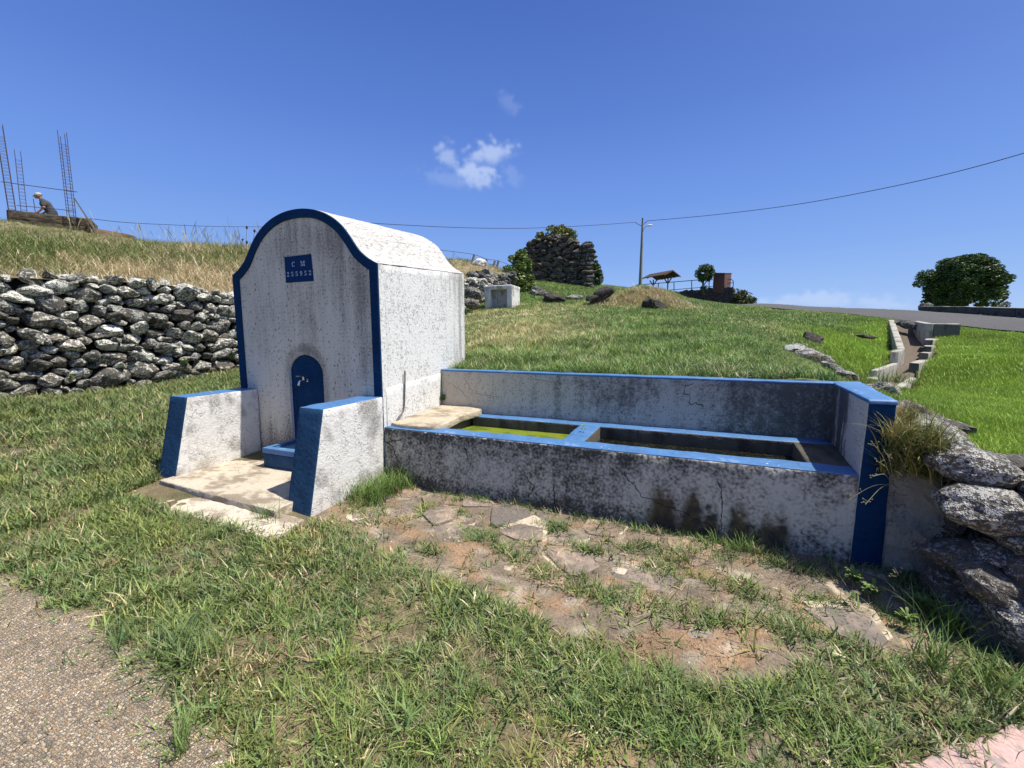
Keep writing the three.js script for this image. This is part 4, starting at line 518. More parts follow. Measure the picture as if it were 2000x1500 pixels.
// boulders of the broken wall on the right
const boulderMats = [lichenStone(33, 0.02, [0.06, 0.055, 0.047], [0.44, 0.43, 0.39], 0.34, 0.26), lichenStone(41, -0.16, [0.07, 0.062, 0.052], [0.34, 0.325, 0.29], 0.34, 0.26)].map((t, i) => mat({ name: 'boulder ' + 'ab'[i], ...t, bumpScale: 0.02, roughness: 1 }));
{
  const w = thing('boulder_wall', 'rough wall of big lichened boulders holding up the lawn right of the blue post', 'boulder wall'), r = rng(8);
  const put = (p, [sx, sy, sz], turn, m, seed, o = {}, label) => { const q = part('boulder', rock(seed, { detail: 5, planes: 15, lump: 0.16, fine: 0.07, size: 0.9, soft: 22, crease: 0.4, scale: [sx, sy, sz], ...o }), m, w, label); q.position.set(...p); q.rotation.set(turn[0], turn[1], turn[2]); };
  const [a, b] = boulderMats;
  put([4.503, 0.747, -0.84], [0.17, 0.075, 0.16], [0.1, 0.2, -0.5], b, 201, { planes: 7 });
  put([4.603, 0.695, -0.657], [0.17, 0.07, 0.15], [0.1, 0.4, -0.45], b, 202, { planes: 7 });
  put([4.353, 0.696, -0.133], [0.17, 0.0998, 0.149], [0.25, 0.3, -0.35], a, 203);
  put([4.409, 0.617, 0.169], [0.206, 0.0952, 0.152], [0.22, 0.25, -0.12], a, 204, { soft: 18 }, 'broad boulder crusted with white lichen');
  put([4.405, 0.412, 0.326], [0.253, 0.135, 0.196], [0.1, 0.1, -0.1], a, 205, { soft: 17, planes: 24, lump: 0.14 }, 'largest boulder with a dark rounded end');
  put([4.626, 0.583, 0.13], [0.19, 0.095, 0.171], [0.1, 0.4, -0.2], b, 206);
  put([4.314, 0.14, 0.321], [0.184, 0.069, 0.147], [0, 0.3, 0.1], b, 207); put([4.439, 0.194, 0.373], [0.129, 0.0644, 0.11], [0, 0.2, -0.15], a, 208);
  put([4.325, -0.042, 0.242], [0.147, 0.101, 0.147], [0, 0.3, 0.2], b, 209); put([4.383, 0.045, 0.468], [0.221, 0.11, 0.184], [0.2, 0.3, -0.5], b, 210); put([4.38, -0.146, 0.309], [0.147, 0.11, 0.147], [0.1, 1.3, 0.1], b, 211);
  put([4.43, -0.034, 0.59], [0.184, 0.129, 0.184], [0.2, 0.5, -0.3], a, 212); put([4.368, -0.161, 0.555], [0.138, 0.092, 0.138], [0.2, 1.5, 0.2], b, 213); put([4.637, 0.287, 0.336], [0.276, 0.147, 0.221], [0.1, 0.6, -0.1], a, 214); put([4.595, 0.131, 0.524], [0.239, 0.138, 0.221], [0.1, 2.1, 0.1], b, 215); put([4.723, 0.568, 0.298], [0.247, 0.123, 0.209], [0.15, 0.9, -0.1], a, 216); put([4.492, -0.109, 0.65], [0.202, 0.129, 0.184], [0.1, 0.9, 0.1], b, 217);
  for (let i = 0; i < 46; i++) { const u = r(), A = V([4.404, 0.526, -0.23]), B = V([4.67, 0.451, -0.002]), C2 = V([4.326, -0.126, 0.209]), D2 = V([4.547, -0.283, 0.357]), v = r(), p = A.lerp(B, u).lerp(C2.lerp(D2, u), v); p.x += 0.1 * r(); p.z -= 0.06 + 0.1 * r(); const k = 0.05 + 0.06 * r(); put(p.toArray(), [k * 1.3, k * 0.8, k], [r() - 0.5, r() * 6, r() - 0.5], r() < 0.3 ? a : b, 260 + i, { detail: 3, planes: 10 }); }
  let k = 0; for (const [x0, z0] of [[4.95, 0.62], [5.2, 0.82], [5.55, 1.1], [6.0, 1.4], [6.5, 1.7]]) for (const y of [-0.18, 0.1, 0.36]) put([x0 + (r() - 0.5) * 0.15, y, z0 - 0.1 * (y + 0.2) + (r() - 0.5) * 0.1], [0.26 + r() * 0.06, 0.15 + r() * 0.04, 0.22], [r() * 0.4, r() * 6, r() * 0.4 - 0.2], r() < 0.5 ? a : b, 220 + k++, { detail: 3 });
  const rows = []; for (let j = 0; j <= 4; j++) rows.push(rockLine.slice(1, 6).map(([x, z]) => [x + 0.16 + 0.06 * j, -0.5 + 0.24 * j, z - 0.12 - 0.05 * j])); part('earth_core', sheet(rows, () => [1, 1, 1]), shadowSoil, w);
}
// single stones lying about the hill
const loose = (name, label, p, scale, turn, m, seed, group) => { const q = part(numbered(name), rock(seed, { detail: 3, planes: 10, size: 0.9, lump: 0.22, fine: 0.08, scale }), m, scene); q.position.set(...p); q.rotation.set(...turn); return tag(q, label, 'rock', group); };
loose('lichened_rock', 'pale lichened rock peeping over the blue coping beside the drain', [4.891, 0.715, -2.456], [0.17, 0.13, 0.15], [0.2, 0.5, -0.4], boulderMats[0], 301);
loose('lichened_rock', 'largest of the pale rocks along the gully behind the trough', [4.695, 1.04, -4.155], [0.19, 0.1, 0.2], [0.2, 0.4, -0.25], boulderMats[0], 302);
loose('lichened_rock', 'pale rock half buried at the top of the gully edge', [4.479, 1.166, -4.517], [0.17, 0.08, 0.15], [0.1, 0.9, 0.1], stoneMats[1], 303);
loose('lichened_rock', 'pale rock in the middle of the gully edge', [4.728, 0.947, -3.613], [0.14, 0.06, 0.14], [0.1, 0.2, -0.4], boulderMats[0], 304);
loose('lichened_rock', 'low pale rock next to the drain mouth at the end of the gully edge', [4.815, 0.867, -3.259], [0.14, 0.055, 0.12], [0.1, 0.2, -0.3], boulderMats[0], 305);
loose('lichened_rock', 'smallest pale rock just behind the middle of the back wall coping', [4.103, 0.909, -2.165], [0.06, 0.04, 0.06], [0.1, 0.2, 0], stoneMats[1], 306);
loose('dark_rock', 'dark rock sticking out of the gully bank, upper one', [5.438, 1.315, -7.308], [0.17, 0.1, 0.2], [0.3, 0.2, 0.2], darkMat, 307);
loose('dark_rock', 'dark rock under the upper one in the gully bank', [5.281, 1.126, -6.57], [0.15, 0.1, 0.2], [0.1, 0.6, -0.2], darkMat, 308);
loose('dark_rock', 'flat dark slab jutting from the green slope left of the drain', [7.411, 1.368, -10.494], [0.2, 0.05, 0.16], [0.1, 0.1, -0.1], darkMat, 309);
loose('dark_rock', 'dark boulder alone in the grass below the ruin', [-2.11, 2.863, -13.369], [0.42, 0.24, 0.35], [0.1, 0.5, -0.15], darkMat, 310);
loose('grey_rock', 'flat grey rock in the grass right of the dark boulder', [-1.585, 3.04, -14.687], [0.35, 0.14, 0.3], [0.1, 0.2, 0], stoneMats[3], 311);
loose('dark_rock', 'jagged dark outcrop left of the dry mound', [0, 2.934, -12.706], [0.5, 0.22, 0.34], [0.2, 0.4, 0.4], darkMat, 312);
loose('dark_rock', 'small dark rock at the left foot of the dry mound outcrop', [-0.282, 2.8, -12.359], [0.25, 0.12, 0.22], [0.2, 1.4, 0.1], darkMat, 313);
loose('dark_rock', 'dark boulder at the right foot of the dry mound', [1.92, 2.392, -11.673], [0.4, 0.2, 0.3], [0.1, 0.9, -0.15], darkMat, 314);
loose('dark_rock', 'dark rock on the upper right side of the dry mound', [1.597, 3.147, -14.35], [0.3, 0.15, 0.25], [0.1, 0.3, -0.5], darkMat, 315);
loose('grey_rock', 'small pale stone in the grass right of the dry mound', [3.036, 2.826, -17.6], [0.22, 0.12, 0.2], [0, 0.4, 0.2], stoneMats[1], 316);
loose('grey_rock', 'tiny stone lying below the small pale stone', [3.213, 2.42, -15.45], [0.12, 0.07, 0.1], [0, 0.4, 0.2], stoneMats[1], 317);
loose('pale_rock', 'white rock on the bank among the fence posts', [-6.609, 4.977, -15.625], [0.32, 0.2, 0.3], [0.1, 0.5, 0.1], mat({ name: 'chalky stone', ...plasterWing, bumpScale: 0.01 }), 318);
loose('dark_rock', 'tall brown rock beside the fountain back corner', [-4.599, 3.031, -10.871], [0.34, 0.2, 0.26], [0.2, 0.4, -0.2], stoneMats[3], 319);
loose('dark_rock', 'lower brown rock under the tall brown rock', [-4.335, 2.577, -10.269], [0.27, 0.17, 0.24], [0.1, 1.4, -0.1], stoneMats[3], 320);
{ // rubble bank under the bush
  const w = thing('rubble_bank', 'tumbled dark rubble along the bank between the white block and the ruin', 'rubble'), r = rng(88);
  for (let i = 0; i < 46; i++) { const t = i / 45, A = V([-5.691, 3.867, -13.142]), B = V([-4.884, 4.07, -15.661]); const p = A.lerp(B, t); p.y += (r() - 0.55) * 0.5; p.z += (r() - 0.5) * 0.5; layStone(w, p, new THREE.Vector3(1, 0, 0), new THREE.Vector3(0, 0, 1), 0.14 + r() * 0.22, 0.1 + r() * 0.14, 0.25, r, stoneMats[r() < 0.5 ? 2 : 3]); }
  for (let i = 0; i < 30; i++) { const A = V([-4.7, 3.684, -17.856]), B = V([-3.102, 3.133, -15.174]); const p = A.lerp(B, r()); p.y += (r() - 0.5) * 0.5; p.x += (r() - 0.5) * 0.8; layStone(w, p, new THREE.Vector3(1, 0, 0), new THREE.Vector3(0, 0, 1), 0.12 + r() * 0.18, 0.08 + r() * 0.12, 0.22, r, stoneMats[r() < 0.6 ? 2 : 3]); }
}
{ // ruin
  const w = thing('stone_ruin', 'ruined dark dry stone gable with a ragged top standing on the hill', 'ruin'), r = rng(61), A = V([-5.949, 4.744, -20.743]), B = V([-2.153, 4.395, -21.355]), right = B.clone().sub(A).setY(0).normalize(), out = new THREE.Vector3(-right.z, 0, right.x), L = A.distanceTo(B);
  const top = [[0, 2.0], [0.05, 2.4], [0.2, 2.6], [0.3, 2.7], [0.5, 2.87], [0.6, 2.8], [0.73, 2.65], [0.85, 2.6], [0.88, 2.62], [0.9, 2.85], [1, 2.85]], h = (t) => { let i = 1; while (i < top.length - 1 && top[i][0] < t) i++; const [a, b] = [top[i - 1], top[i]]; return lerp(a[1], b[1], clamp((t - a[0]) / (b[0] - a[0]), 0, 1)); };
  const base = (t) => lerp(A.y, B.y, t) - 0.35 * ss(t, 0.6, 1) - 0.25, P = (s, t) => new THREE.Vector3().lerpVectors(A, B, s / L).setY(base(s / L) + t);
  const s2 = new THREE.Shape(); s2.moveTo(0.08, -0.4); for (let i = 0; i <= 20; i++) { const t = i / 20; s2.lineTo(clamp(t * L, 0.08, L - 0.08), base(t) - A.y + h(t) - 0.12 + 0.2); } s2.lineTo(L - 0.08, -0.9);
  const core = part('rubble_core', new THREE.ExtrudeGeometry(s2, { depth: 0.5, bevelEnabled: false }), shadowSoil, w); core.matrixAutoUpdate = true; core.quaternion.setFromRotationMatrix(new THREE.Matrix4().makeBasis(right, new THREE.Vector3(0, 1, 0), out)); core.position.copy(A).addScaledVector(out, -0.58);
  const stones = fitStones(L, 3.3, (s, t, b) => t > 0 && t < h(s / L) + 0.2 - b * 0.4, { seed: 12, most: 285, aspect: 1.6, sizes: [[0.13, 0.17, 150], [0.09, 0.12, 700], [0.065, 0.09, 5000], [0.05, 0.065, 9000]] });
  for (const k of stones) layStone(w, P(k.s, k.t).addScaledVector(out, -0.1 + 0.1 * r()), right, out, k.a, k.b, 0.22, r, basaltMat, 'stone', 0.2);
  for (let i = 0; i < 12; i++) layStone(w, P(L - 0.2, 0.1 + i * 0.24).addScaledVector(out, 0.02), right, out, 0.26 + 0.06 * r(), 0.125, 0.3, r, stoneMats[2], 'quoin_stone', 0.05);
}
{ // white block with a recess
  const t = thing('white_block', 'small whitewashed block with a square recess on the slope behind the fountain', 'stone trough'), A = V([-4.336, 2.935, -11.398]), B = V([-3.181, 2.857, -11.419]), right = B.clone().sub(A).setY(0).normalize(), back = new THREE.Vector3(right.z, 0, -right.x), L = A.distanceTo(B);
  const at = (s, y, d) => A.clone().addScaledVector(right, s).addScaledVector(back, d).setY(lerp(A.y, B.y, 0.5) + y).toArray(), hex = (s0, s1, y0, y1, d0, d1) => [0, 1, 2, 3, 4, 5, 6, 7].map((i) => at(i & 1 ? s1 : s0, i & 2 ? y1 : y0, i & 4 ? d0 : d1));
  const o = { seg: 0.1, r: 0.03, rough: 0.012, size: [1.3, 1.3] };
  part('side_pillar', block(hex(L - 0.22, L, -0.9, 0.38, 0, 0.9), o), M.wing, t); part('side_pillar', block(hex(0, 0.26, -0.6, 0.38, 0, 0.9), o), M.wing, t); part('lintel', block(hex(-0.05, L + 0.004, 0.27, 0.42, -0.01, 0.91), o), M.wing, t); part('recess_back', block(hex(0.2, L - 0.2, -0.6, 0.3, 0.22, 0.4), o), M.concrete, t);
}
{ // stepped concrete drain
  const d = thing('concrete_drain', 'stepped concrete drain channel running down from the road to the trough', 'drain'), o = { seg: 0.12, r: 0.02, rough: 0.008, size: [1.8, 1.8] };
  const pale = mat({ name: 'pale concrete', ...concrete, bumpScale: 0.008, color: new THREE.Color().setRGB(1.0, 0.97, 0.88) });
  const shadedFront = mat({ name: 'shade darkened concrete', ...concrete, bumpScale: 0.008, color: new THREE.Color().setRGB(0.3, 0.3, 0.27) });  // for front faces: shade put into the concrete colour
  const wall = (name, a, b, width, h) => part(name, block(wallCorners(a, b, width, h), o), pale, d);
  // width runs to the left of the direction from a to b when negative
  wall('left_wall', [8.782, 1.02, -11.76], [10.849, 2.035, -18.034], 0.17, 1.1);
  { const fl = [8.054, 0.959, -10.701], fr = [8.271, 0.959, -10.788], bl = [8.455, 0.974, -11.678], br = [8.792, 1.019, -11.786], lo = (p) => [p[0], p[1] - 1.1, p[2]]; part('left_wall_end', block([lo(bl), lo(br), bl, br, lo(fl), lo(fr), fl, fr], o), pale, d); }
  { const fl = [6.213, 0.729, -6.569], fr = [6.328, 0.727, -6.561], bl = [8.056, 0.665, -10.556], br = [8.158, 0.671, -10.489], lo = (p) => [p[0], p[1] - 0.9, p[2]]; part('left_lower_wall', block([lo(bl), lo(br), bl, br, lo(fl), lo(fr), fl, fr], o), pale, d); }
  { const fl = [5.88, 0.617, -5.879], fr = [6.129, 0.608, -5.978], bl = [6.222, 0.595, -6.611], br = [6.356, 0.6, -6.611], lo = (p) => [p[0], p[1] - 0.6, p[2]]; part('left_foot', block([lo(bl), lo(br), bl, br, lo(fl), lo(fr), fl, fr], o), pale, d); }
  { const fl = [10.695, 1.807, -15.34], fr = [11.649, 1.784, -15.395], lo = (p, h = 1.3) => [p[0], p[1] - h, p[2]], off = (p) => [p[0] + 0.05, p[1] + 0.02, p[2] - 0.22]; part('headwall', block([lo(off(fl)), lo(off(fr)), off(fl), off(fr), lo(fl), lo(fr), fl, fr], o), [pale, pale, pale, pale, shadedFront, pale], d);
    const a = [11.331, 1.965, -17.785], b = fl; part('headwall_wing', block(wallCorners(a, [b[0] - 0.01, b[1] + 0.004, b[2] + 0.01], 0.2, 1.6), o), pale, d); }
  const step = (name, fl, fr, bl, br, h) => { const lo = (p) => [p[0], Math.min(fl[1], fr[1]) - h, p[2]]; part(name, block([lo(bl), lo(br), bl, br, lo(fl), lo(fr), fl, fr], o), [pale, pale, pale, pale, shadedFront, pale], d); };
  step('step', [10.294, 1.258, -14.35], [10.502, 1.259, -14.326], [10.661, 1.297, -15.153], [11.092, 1.289, -15.217], 1.2);
  step('step', [9.937, 1.07, -13.532], [10.119, 1.058, -13.495], [10.358, 1.08, -14.462], [10.709, 1.074, -14.494], 1.2);
  step('step', [9.51, 0.89, -12.687], [9.697, 0.874, -12.652], [9.986, 0.883, -13.637], [10.214, 0.879, -13.62], 1.2);
  step('lower_wall', [8.275, 0.704, -10.215], [8.464, 0.69, -10.181], [9.546, 0.669, -12.782], [9.762, 0.675, -12.761], 1.1);
  step('foot_wall', [5.484, 0.676, -3.775], [5.507, 0.641, -3.671], [7.962, 0.386, -9.398], [8.08, 0.389, -9.338], 0.8);
  { const rows = [[[10.667, 1.997, -17.739], [11.582, 1.956, -18.102]], [[10.396, 1.501, -16.592], [11.385, 1.501, -16.989]], [[9.407, 0.988, -13.743], [10.182, 0.905, -14.044]], [[8.332, 0.659, -10.992], [8.719, 0.617, -10.925]], [[6.685, 0.504, -7.273], [7.33, 0.43, -7.74]]].map(([a, b]) => [0, 0.25, 0.5, 0.75, 1].map((t) => [lerp(a[0], b[0], t), lerp(a[1], b[1], t) - 0.15 + 0.08 * fbm(t * 9, a[2], 3), lerp(a[2], b[2], t)])); part('channel_bed', sheet(rows, () => [0.2, 0.16, 0.12]), groundMat, d); }
  { const r = rng(4); for (let i = 0; i < 22; i++) { const A = V([10.614, 1.879, -17.161]), B = V([10.976, 1.773, -16.967]); const p = A.lerp(B, r()); p.y += (r() - 0.5) * 0.12; layStone(d, p, new THREE.Vector3(1, 0, 0), new THREE.Vector3(0, 0, 1), 0.06 + 0.1 * r(), 0.05 + 0.05 * r(), 0.1, r, stoneMats[3], 'rubble_stone'); } }
}
{ // low parapet on the far side of the road
  const p = thing('parapet', 'low weathered concrete parapet on short stone feet along the far road edge', 'parapet'), dark = mat({ name: 'dark concrete', ...concrete, bumpScale: 0.01, color: new THREE.Color().setRGB(0.2, 0.2, 0.2) }), pale = mat({ name: 'parapet top', ...concrete, bumpScale: 0.006, color: new THREE.Color().setRGB(0.7, 0.7, 0.66) });
  const pts = [[15.373, 3.061, -27.141], [16.153, 2.903, -25.264], [16.642, 2.618, -22.17], [17.001, 2.373, -19.137]], H = [0.3, 0.36, 0.42, 0.42];
  for (let i = 0; i < 3; i++) { const a = pts[i], b = [lerp(pts[i][0], pts[i + 1][0], 0.992), lerp(pts[i][1], pts[i + 1][1], 0.992), lerp(pts[i][2], pts[i + 1][2], 0.992)]; part('beam', block(wallCorners(a, b, 0.4, H[i + 1]), { seg: 0.3, r: 0.03, rough: 0.015, size: [1.8, 1.8] }), [dark, dark, pale, dark, dark, dark], p); }
  const r = rng(14); for (let i = 0; i < 26; i++) { const t = i / 25, c = new THREE.CatmullRomCurve3(pts.map(V)).getPoint(t); if (t > 0.62 && t < 0.7) continue; c.y -= 0.42; layStone(p, c.add(new THREE.Vector3(0.12, 0, -0.15)), new THREE.Vector3(1, 0, 0), new THREE.Vector3(0, 0, 1), 0.16 + 0.12 * r(), 0.1 + 0.06 * r(), 0.18, r, basaltMat, 'foot_stone'); }
  loose('end_rock', 'pointed dark rock at the left end of the parapet under the big tree', [15.838, 3.018, -27.539], [0.3, 0.22, 0.25], [0.1, 0.4, 0.3], stoneMats[2], 330);
}
// ---------------------------------------------------------------- utility pole, cables
const poleTop = [-1.257, 13.467, -43.253], poleFoot = [-1.125, 6.422, -42.42];
{
  const p = thing('utility_pole', 'tall concrete utility pole with a small white lamp on the hill crest', 'utility pole'), m = mat({ name: 'pole concrete', color: new THREE.Color().setRGB(0.17, 0.18, 0.15), roughness: 0.9 });
  const f = V(poleFoot), t = V(poleTop), L = t.y - f.y, g = new THREE.CylinderGeometry(0.09, 0.2, L + 0.6, 4, 1).rotateY(0.3).translate(f.x, f.y + (L - 0.6) / 2, f.z); part('shaft', g, m, p);
  part('lamp_arm', tube([[f.x + 0.1, f.y + L - 1.25, f.z], [f.x + 0.25, f.y + L - 0.95, f.z + 0.05], [f.x + 0.5, f.y + L - 0.85, f.z + 0.1]], 0.03, 6), mat({ name: 'galvanised steel', color: new THREE.Color().setRGB(0.4, 0.42, 0.44), roughness: 0.5, metalness: 0.6 }), p);
  part('lamp_head', new THREE.SphereGeometry(0.2, 12, 8).scale(1.5, 0.5, 0.8).translate(f.x + 0.7, f.y + L - 0.84, f.z + 0.12), mat({ name: 'white lamp housing', color: new THREE.Color().setRGB(0.75, 0.76, 0.78), roughness: 0.4 }), p);
  const wire = mat({ name: 'black cable', color: new THREE.Color().setRGB(0.01, 0.01, 0.012), roughness: 0.7 });
  part('jumper_cable', tube([[-1.896, 13.254, -42.97], [-1.586, 13.014, -43.064], [-1.214, 12.853, -42.976], [-0.994, 13.147, -43.318], [-0.723, 13.276, -43.01]], 0.03, 5), wire, p);
  tag(part('power_cable', tube([[-0.723, 13.276, -43.01], [5.618, 12.58, -40.478], [11.455, 12.105, -37.88], [15.618, 11.726, -34.622], [18.165, 11.591, -32.372], [20.334, 11.582, -29.988], [22.608, 11.839, -27.678]], 0.024, 5, 60), wire, scene), 'black power cable rising from the pole to the upper right', 'cable');
  tag(part('power_cable_001', tube([[-1.896, 13.254, -42.97], [-6.242, 12.078, -37.821], [-10.708, 11.054, -32.645], [-14.352, 10.324, -27.835], [-16.755, 9.842, -24.097], [-18.304, 9.588, -21.815], [-19.798, 9.214, -18.998]], 0.022, 5, 50), wire, scene), 'black power cable sagging left from the pole behind the fountain roof', 'cable');
  tag(part('wire', tube([[-15.529, 5.249, -4.591], [-16.291, 5.518, -5.838], [-17.247, 5.976, -7.681], [-17.391, 6.428, -9.85], [-17.073, 6.941, -12.212], [-16.826, 7.457, -14.546]], 0.009, 4, 40), wire, scene), 'thin wire running from the building site over the bank to the fountain', 'wire');
}
{ // picnic shelter
  const s = thing('picnic_shelter', 'open picnic shelter with a low brown pitched roof on the hill', 'shelter'), wood = mat({ name: 'dark wood', color: new THREE.Color().setRGB(0.06, 0.04, 0.03), roughness: 0.9 }), tile = mat({ name: 'brown roof', color: new THREE.Color().setRGB(0.055, 0.032, 0.022), roughness: 0.9 });
  const L = [-0.406, 6.317, -52.46], R = [1.358, 5.693, -50.92], top = 2.35, put = (p, y) => [p[0], p[1] + y, p[2]];
  const d = V(R).sub(V(L)).setY(0).normalize(), n = new THREE.Vector3(d.z, 0, -d.x), at = (p, a, y, b) => V(p).addScaledVector(d, a).addScaledVector(n, b).add(new THREE.Vector3(0, y, 0)).toArray();
  for (const p of [L, R]) { const yy = p === L ? 0 : L[1] - R[1]; part('post', bar(at(p, 0, -1.2, 0), at(p, 0, top - 0.2 + yy, 0), 0.14), wood, s); for (const q of [-1, 1]) part('brace', bar(at(p, 0, top - 0.95 + yy, 0), at(p, q * 0.6, top - 0.25 + yy, 0), 0.1), wood, s); }
  const roofRow = (a) => [at(L, a, top - 0.12, -1.35), at(L, a, top - 0.12 + 0.62, 0), at(L, a, top - 0.12, 1.35)], len = V(L).distanceTo(V(R)), A = roofRow(-0.65), B = roofRow(len + 0.6), th = 0.09;
  for (const [i, j] of [[0, 1], [1, 2]]) { const up = (p) => [p[0], p[1] + th, p[2]], c = [A[j], B[j], up(A[j]), up(B[j]), A[i], B[i], up(A[i]), up(B[i])]; part('roof_slope', block(c, { seg: 0.6, r: 0.02, rough: 0.004 }), tile, s); for (let k = 0; k < 5; k++) { const t = k / 4, P = (q, w) => V(A[q]).lerp(V(B[q]), t).add(new THREE.Vector3(0, -0.04, 0)).toArray(); part('rafter', bar(P(i), P(j), 0.07), wood, s); } }
  part('ridge_beam', bar(at(L, -0.6, top + 0.38, 0), at(L, len + 0.55, top + 0.38, 0), 0.12), wood, s);
  part('table_top', block([at(R, -1.3, 0.68, 0.5), at(R, 0.7, 0.68, 0.5), at(R, -1.3, 0.76, 0.5), at(R, 0.7, 0.76, 0.5), at(R, -1.3, 0.68, -0.4), at(R, 0.7, 0.68, -0.4), at(R, -1.3, 0.76, -0.4), at(R, 0.7, 0.76, -0.4)], { seg: 0.5, r: 0.01 }), wood, s); part('table_leg', bar(at(R, -0.3, -0.8, 0), at(R, -0.3, 0.68, 0), 0.3), wood, s);
}
{ // terrace wall, railing, brown kiosk
  const w = thing('terrace_wall', 'black stone terrace wall wedge at the hill crest below the railing', 'terrace wall'), fl = [2.181, 6.748, -51.383], fr = [8.343, 6.92, -50.082], lo = (p, h) => [p[0], p[1] - h, p[2]], d = V(fr).sub(V(fl)).normalize(), back = new THREE.Vector3(d.z, 0, -d.x).multiplyScalar(2.6), off = (p) => V(p).add(back).toArray();
  const black = mat({ name: 'black stone', ...basalt, bumpScale: 0.03, color: new THREE.Color().setRGB(0.75, 0.75, 0.75) });
  part('wall_body', block([lo(off(fl), 3), lo(off(fr), 3), off(fl), off(fr), lo(fl, 3), lo(fr, 3), fl, fr], { seg: 0.35, r: 0.05, rough: 0.05, size: [0.9, 0.9] }), black, w);
  const r = rng(17), right = d.clone().setY(0).normalize(), out = new THREE.Vector3(-right.z, 0, right.x), L = V(fl).distanceTo(V(fr));
  for (const k of fitStones(L, 1.9, (s, t) => t > 0.05 && t < 0.2 + (s / L) * 1.7, { seed: 3, aspect: 1.2, most: 120, sizes: [[0.18, 0.24, 500], [0.12, 0.17, 1500]] })) layStone(w, V(fl).addScaledVector(d, k.s).add(new THREE.Vector3(0, -k.t, 0)).addScaledVector(out, -0.03), right, out, k.a, k.b, 0.1, r, black);
  const rail = thing('railing', 'dark metal railing along the top of the terrace wall', 'railing'), steel = mat({ name: 'dark steel', color: new THREE.Color().setRGB(0.03, 0.035, 0.05), roughness: 0.6 });
  part('top_rail', tube([[-2.785, 8.049, -53.892], [5.8, 7.995, -50.606]], 0.045, 6), steel, rail); part('low_rail', tube([[1.098, 7.045, -52.07], [6.266, 7.11, -50.465]], 0.035, 6), steel, rail);
  for (const [a, b] of [[[0.182, 8.06, -52.915], [0.235, 6.834, -52.782]], [[2.033, 8.037, -52.137], [2.081, 6.938, -52.018]], [[4.008, 8.009, -51.19], [4.06, 6.823, -51.062]], [[5.854, 8.024, -50.632], [5.907, 6.808, -50.5]]]) part('post', tube([a, b], 0.05, 6), steel, rail);
  part('end_rail', tube([[7.745, 7.827, -50.281], [8.157, 7.771, -50.223], [8.315, 7.584, -50.154], [8.323, 6.776, -50.056]], 0.045, 6), steel, rail); part('low_rail', tube([[7.766, 7.333, -50.228], [8.268, 7.411, -50.113]], 0.035, 6), steel, rail);
  const k = thing('brown_kiosk', 'windowless red brown boarded kiosk behind the railing', 'kiosk'), boards = mat({ name: 'red brown boards', ...makeTexture(256, 256, (u, v) => { const l = Math.abs(((v * 14) % 1) - 0.5) > 0.42 ? 0.55 : 1, n = fbm(u * 5, v * 60, 3); return [0.115 * l * (1 + n), 0.055 * l * (1 + n), 0.045 * l * (1 + n), l]; }), bumpScale: 0.01, roughness: 0.9 });
  const a = V([6.275, 6.903, -50.443]), b = V([7.422, 6.764, -50.126]), c = V([8.276, 6.973, -51.906]), up = new THREE.Vector3(0, 1.68, 0), e = a.clone().add(c).sub(b), q = (p, h) => p.clone().addScaledVector(up, h).toArray();
  part('walls', block([q(e, -0.3), q(c, -0.3), q(e, 1), q(c, 1), q(a, -0.3), q(b, -0.3), q(a, 1), q(b, 1)], { seg: 0.5, r: 0.02, rough: 0, size: [1.7, 1.7] }), boards, k); const x = (p) => p.clone().add(p.clone().sub(a.clone().add(c).multiplyScalar(0.5)).setY(0).multiplyScalar(0.06)); part('roof_cap', block([q(x(e), 1), q(x(c), 1), q(x(e), 1.05), q(x(c), 1.05), q(x(a), 1), q(x(b), 1), q(x(a), 1.05), q(x(b), 1.05)], { seg: 0.6, r: 0.01, rough: 0 }), mat({ name: 'kiosk cap', color: new THREE.Color().setRGB(0.1, 0.05, 0.04) }), k);
}
{ // fence on the bank
  const f = thing('wire_fence', 'old wire fence with four leaning grey posts on the bank behind the fountain', 'fence'), m = mat({ name: 'grey post wood', ...concrete, color: new THREE.Color().setRGB(0.7, 0.66, 0.58), bumpScale: 0.01 }), wire = mat({ name: 'fence wire', color: new THREE.Color().setRGB(0.05, 0.05, 0.06), roughness: 0.6 });
  for (const [a, b] of [[[-6.867, 5.435, -15.579], [-7.029, 4.799, -15.434]], [[-6.726, 5.393, -16.715], [-6.848, 4.752, -16.585]], [[-6.534, 5.39, -17.334], [-6.686, 4.776, -17.196]], [[-6.604, 5.514, -17.973], [-6.732, 4.841, -17.837]]]) part('post', bar(a, b, 0.09), m, f);
  part('strand', tube([[-7.649, 5.35, -13.627], [-6.866, 5.422, -15.578], [-6.726, 5.393, -16.715], [-6.603, 5.5, -17.971], [-6.161, 5.324, -19.645]], 0.012, 4), wire, f); part('strand', tube([[-6.857, 5.206, -15.554], [-6.767, 5.179, -16.672], [-6.672, 5.262, -17.914]], 0.01, 4), wire, f);
}
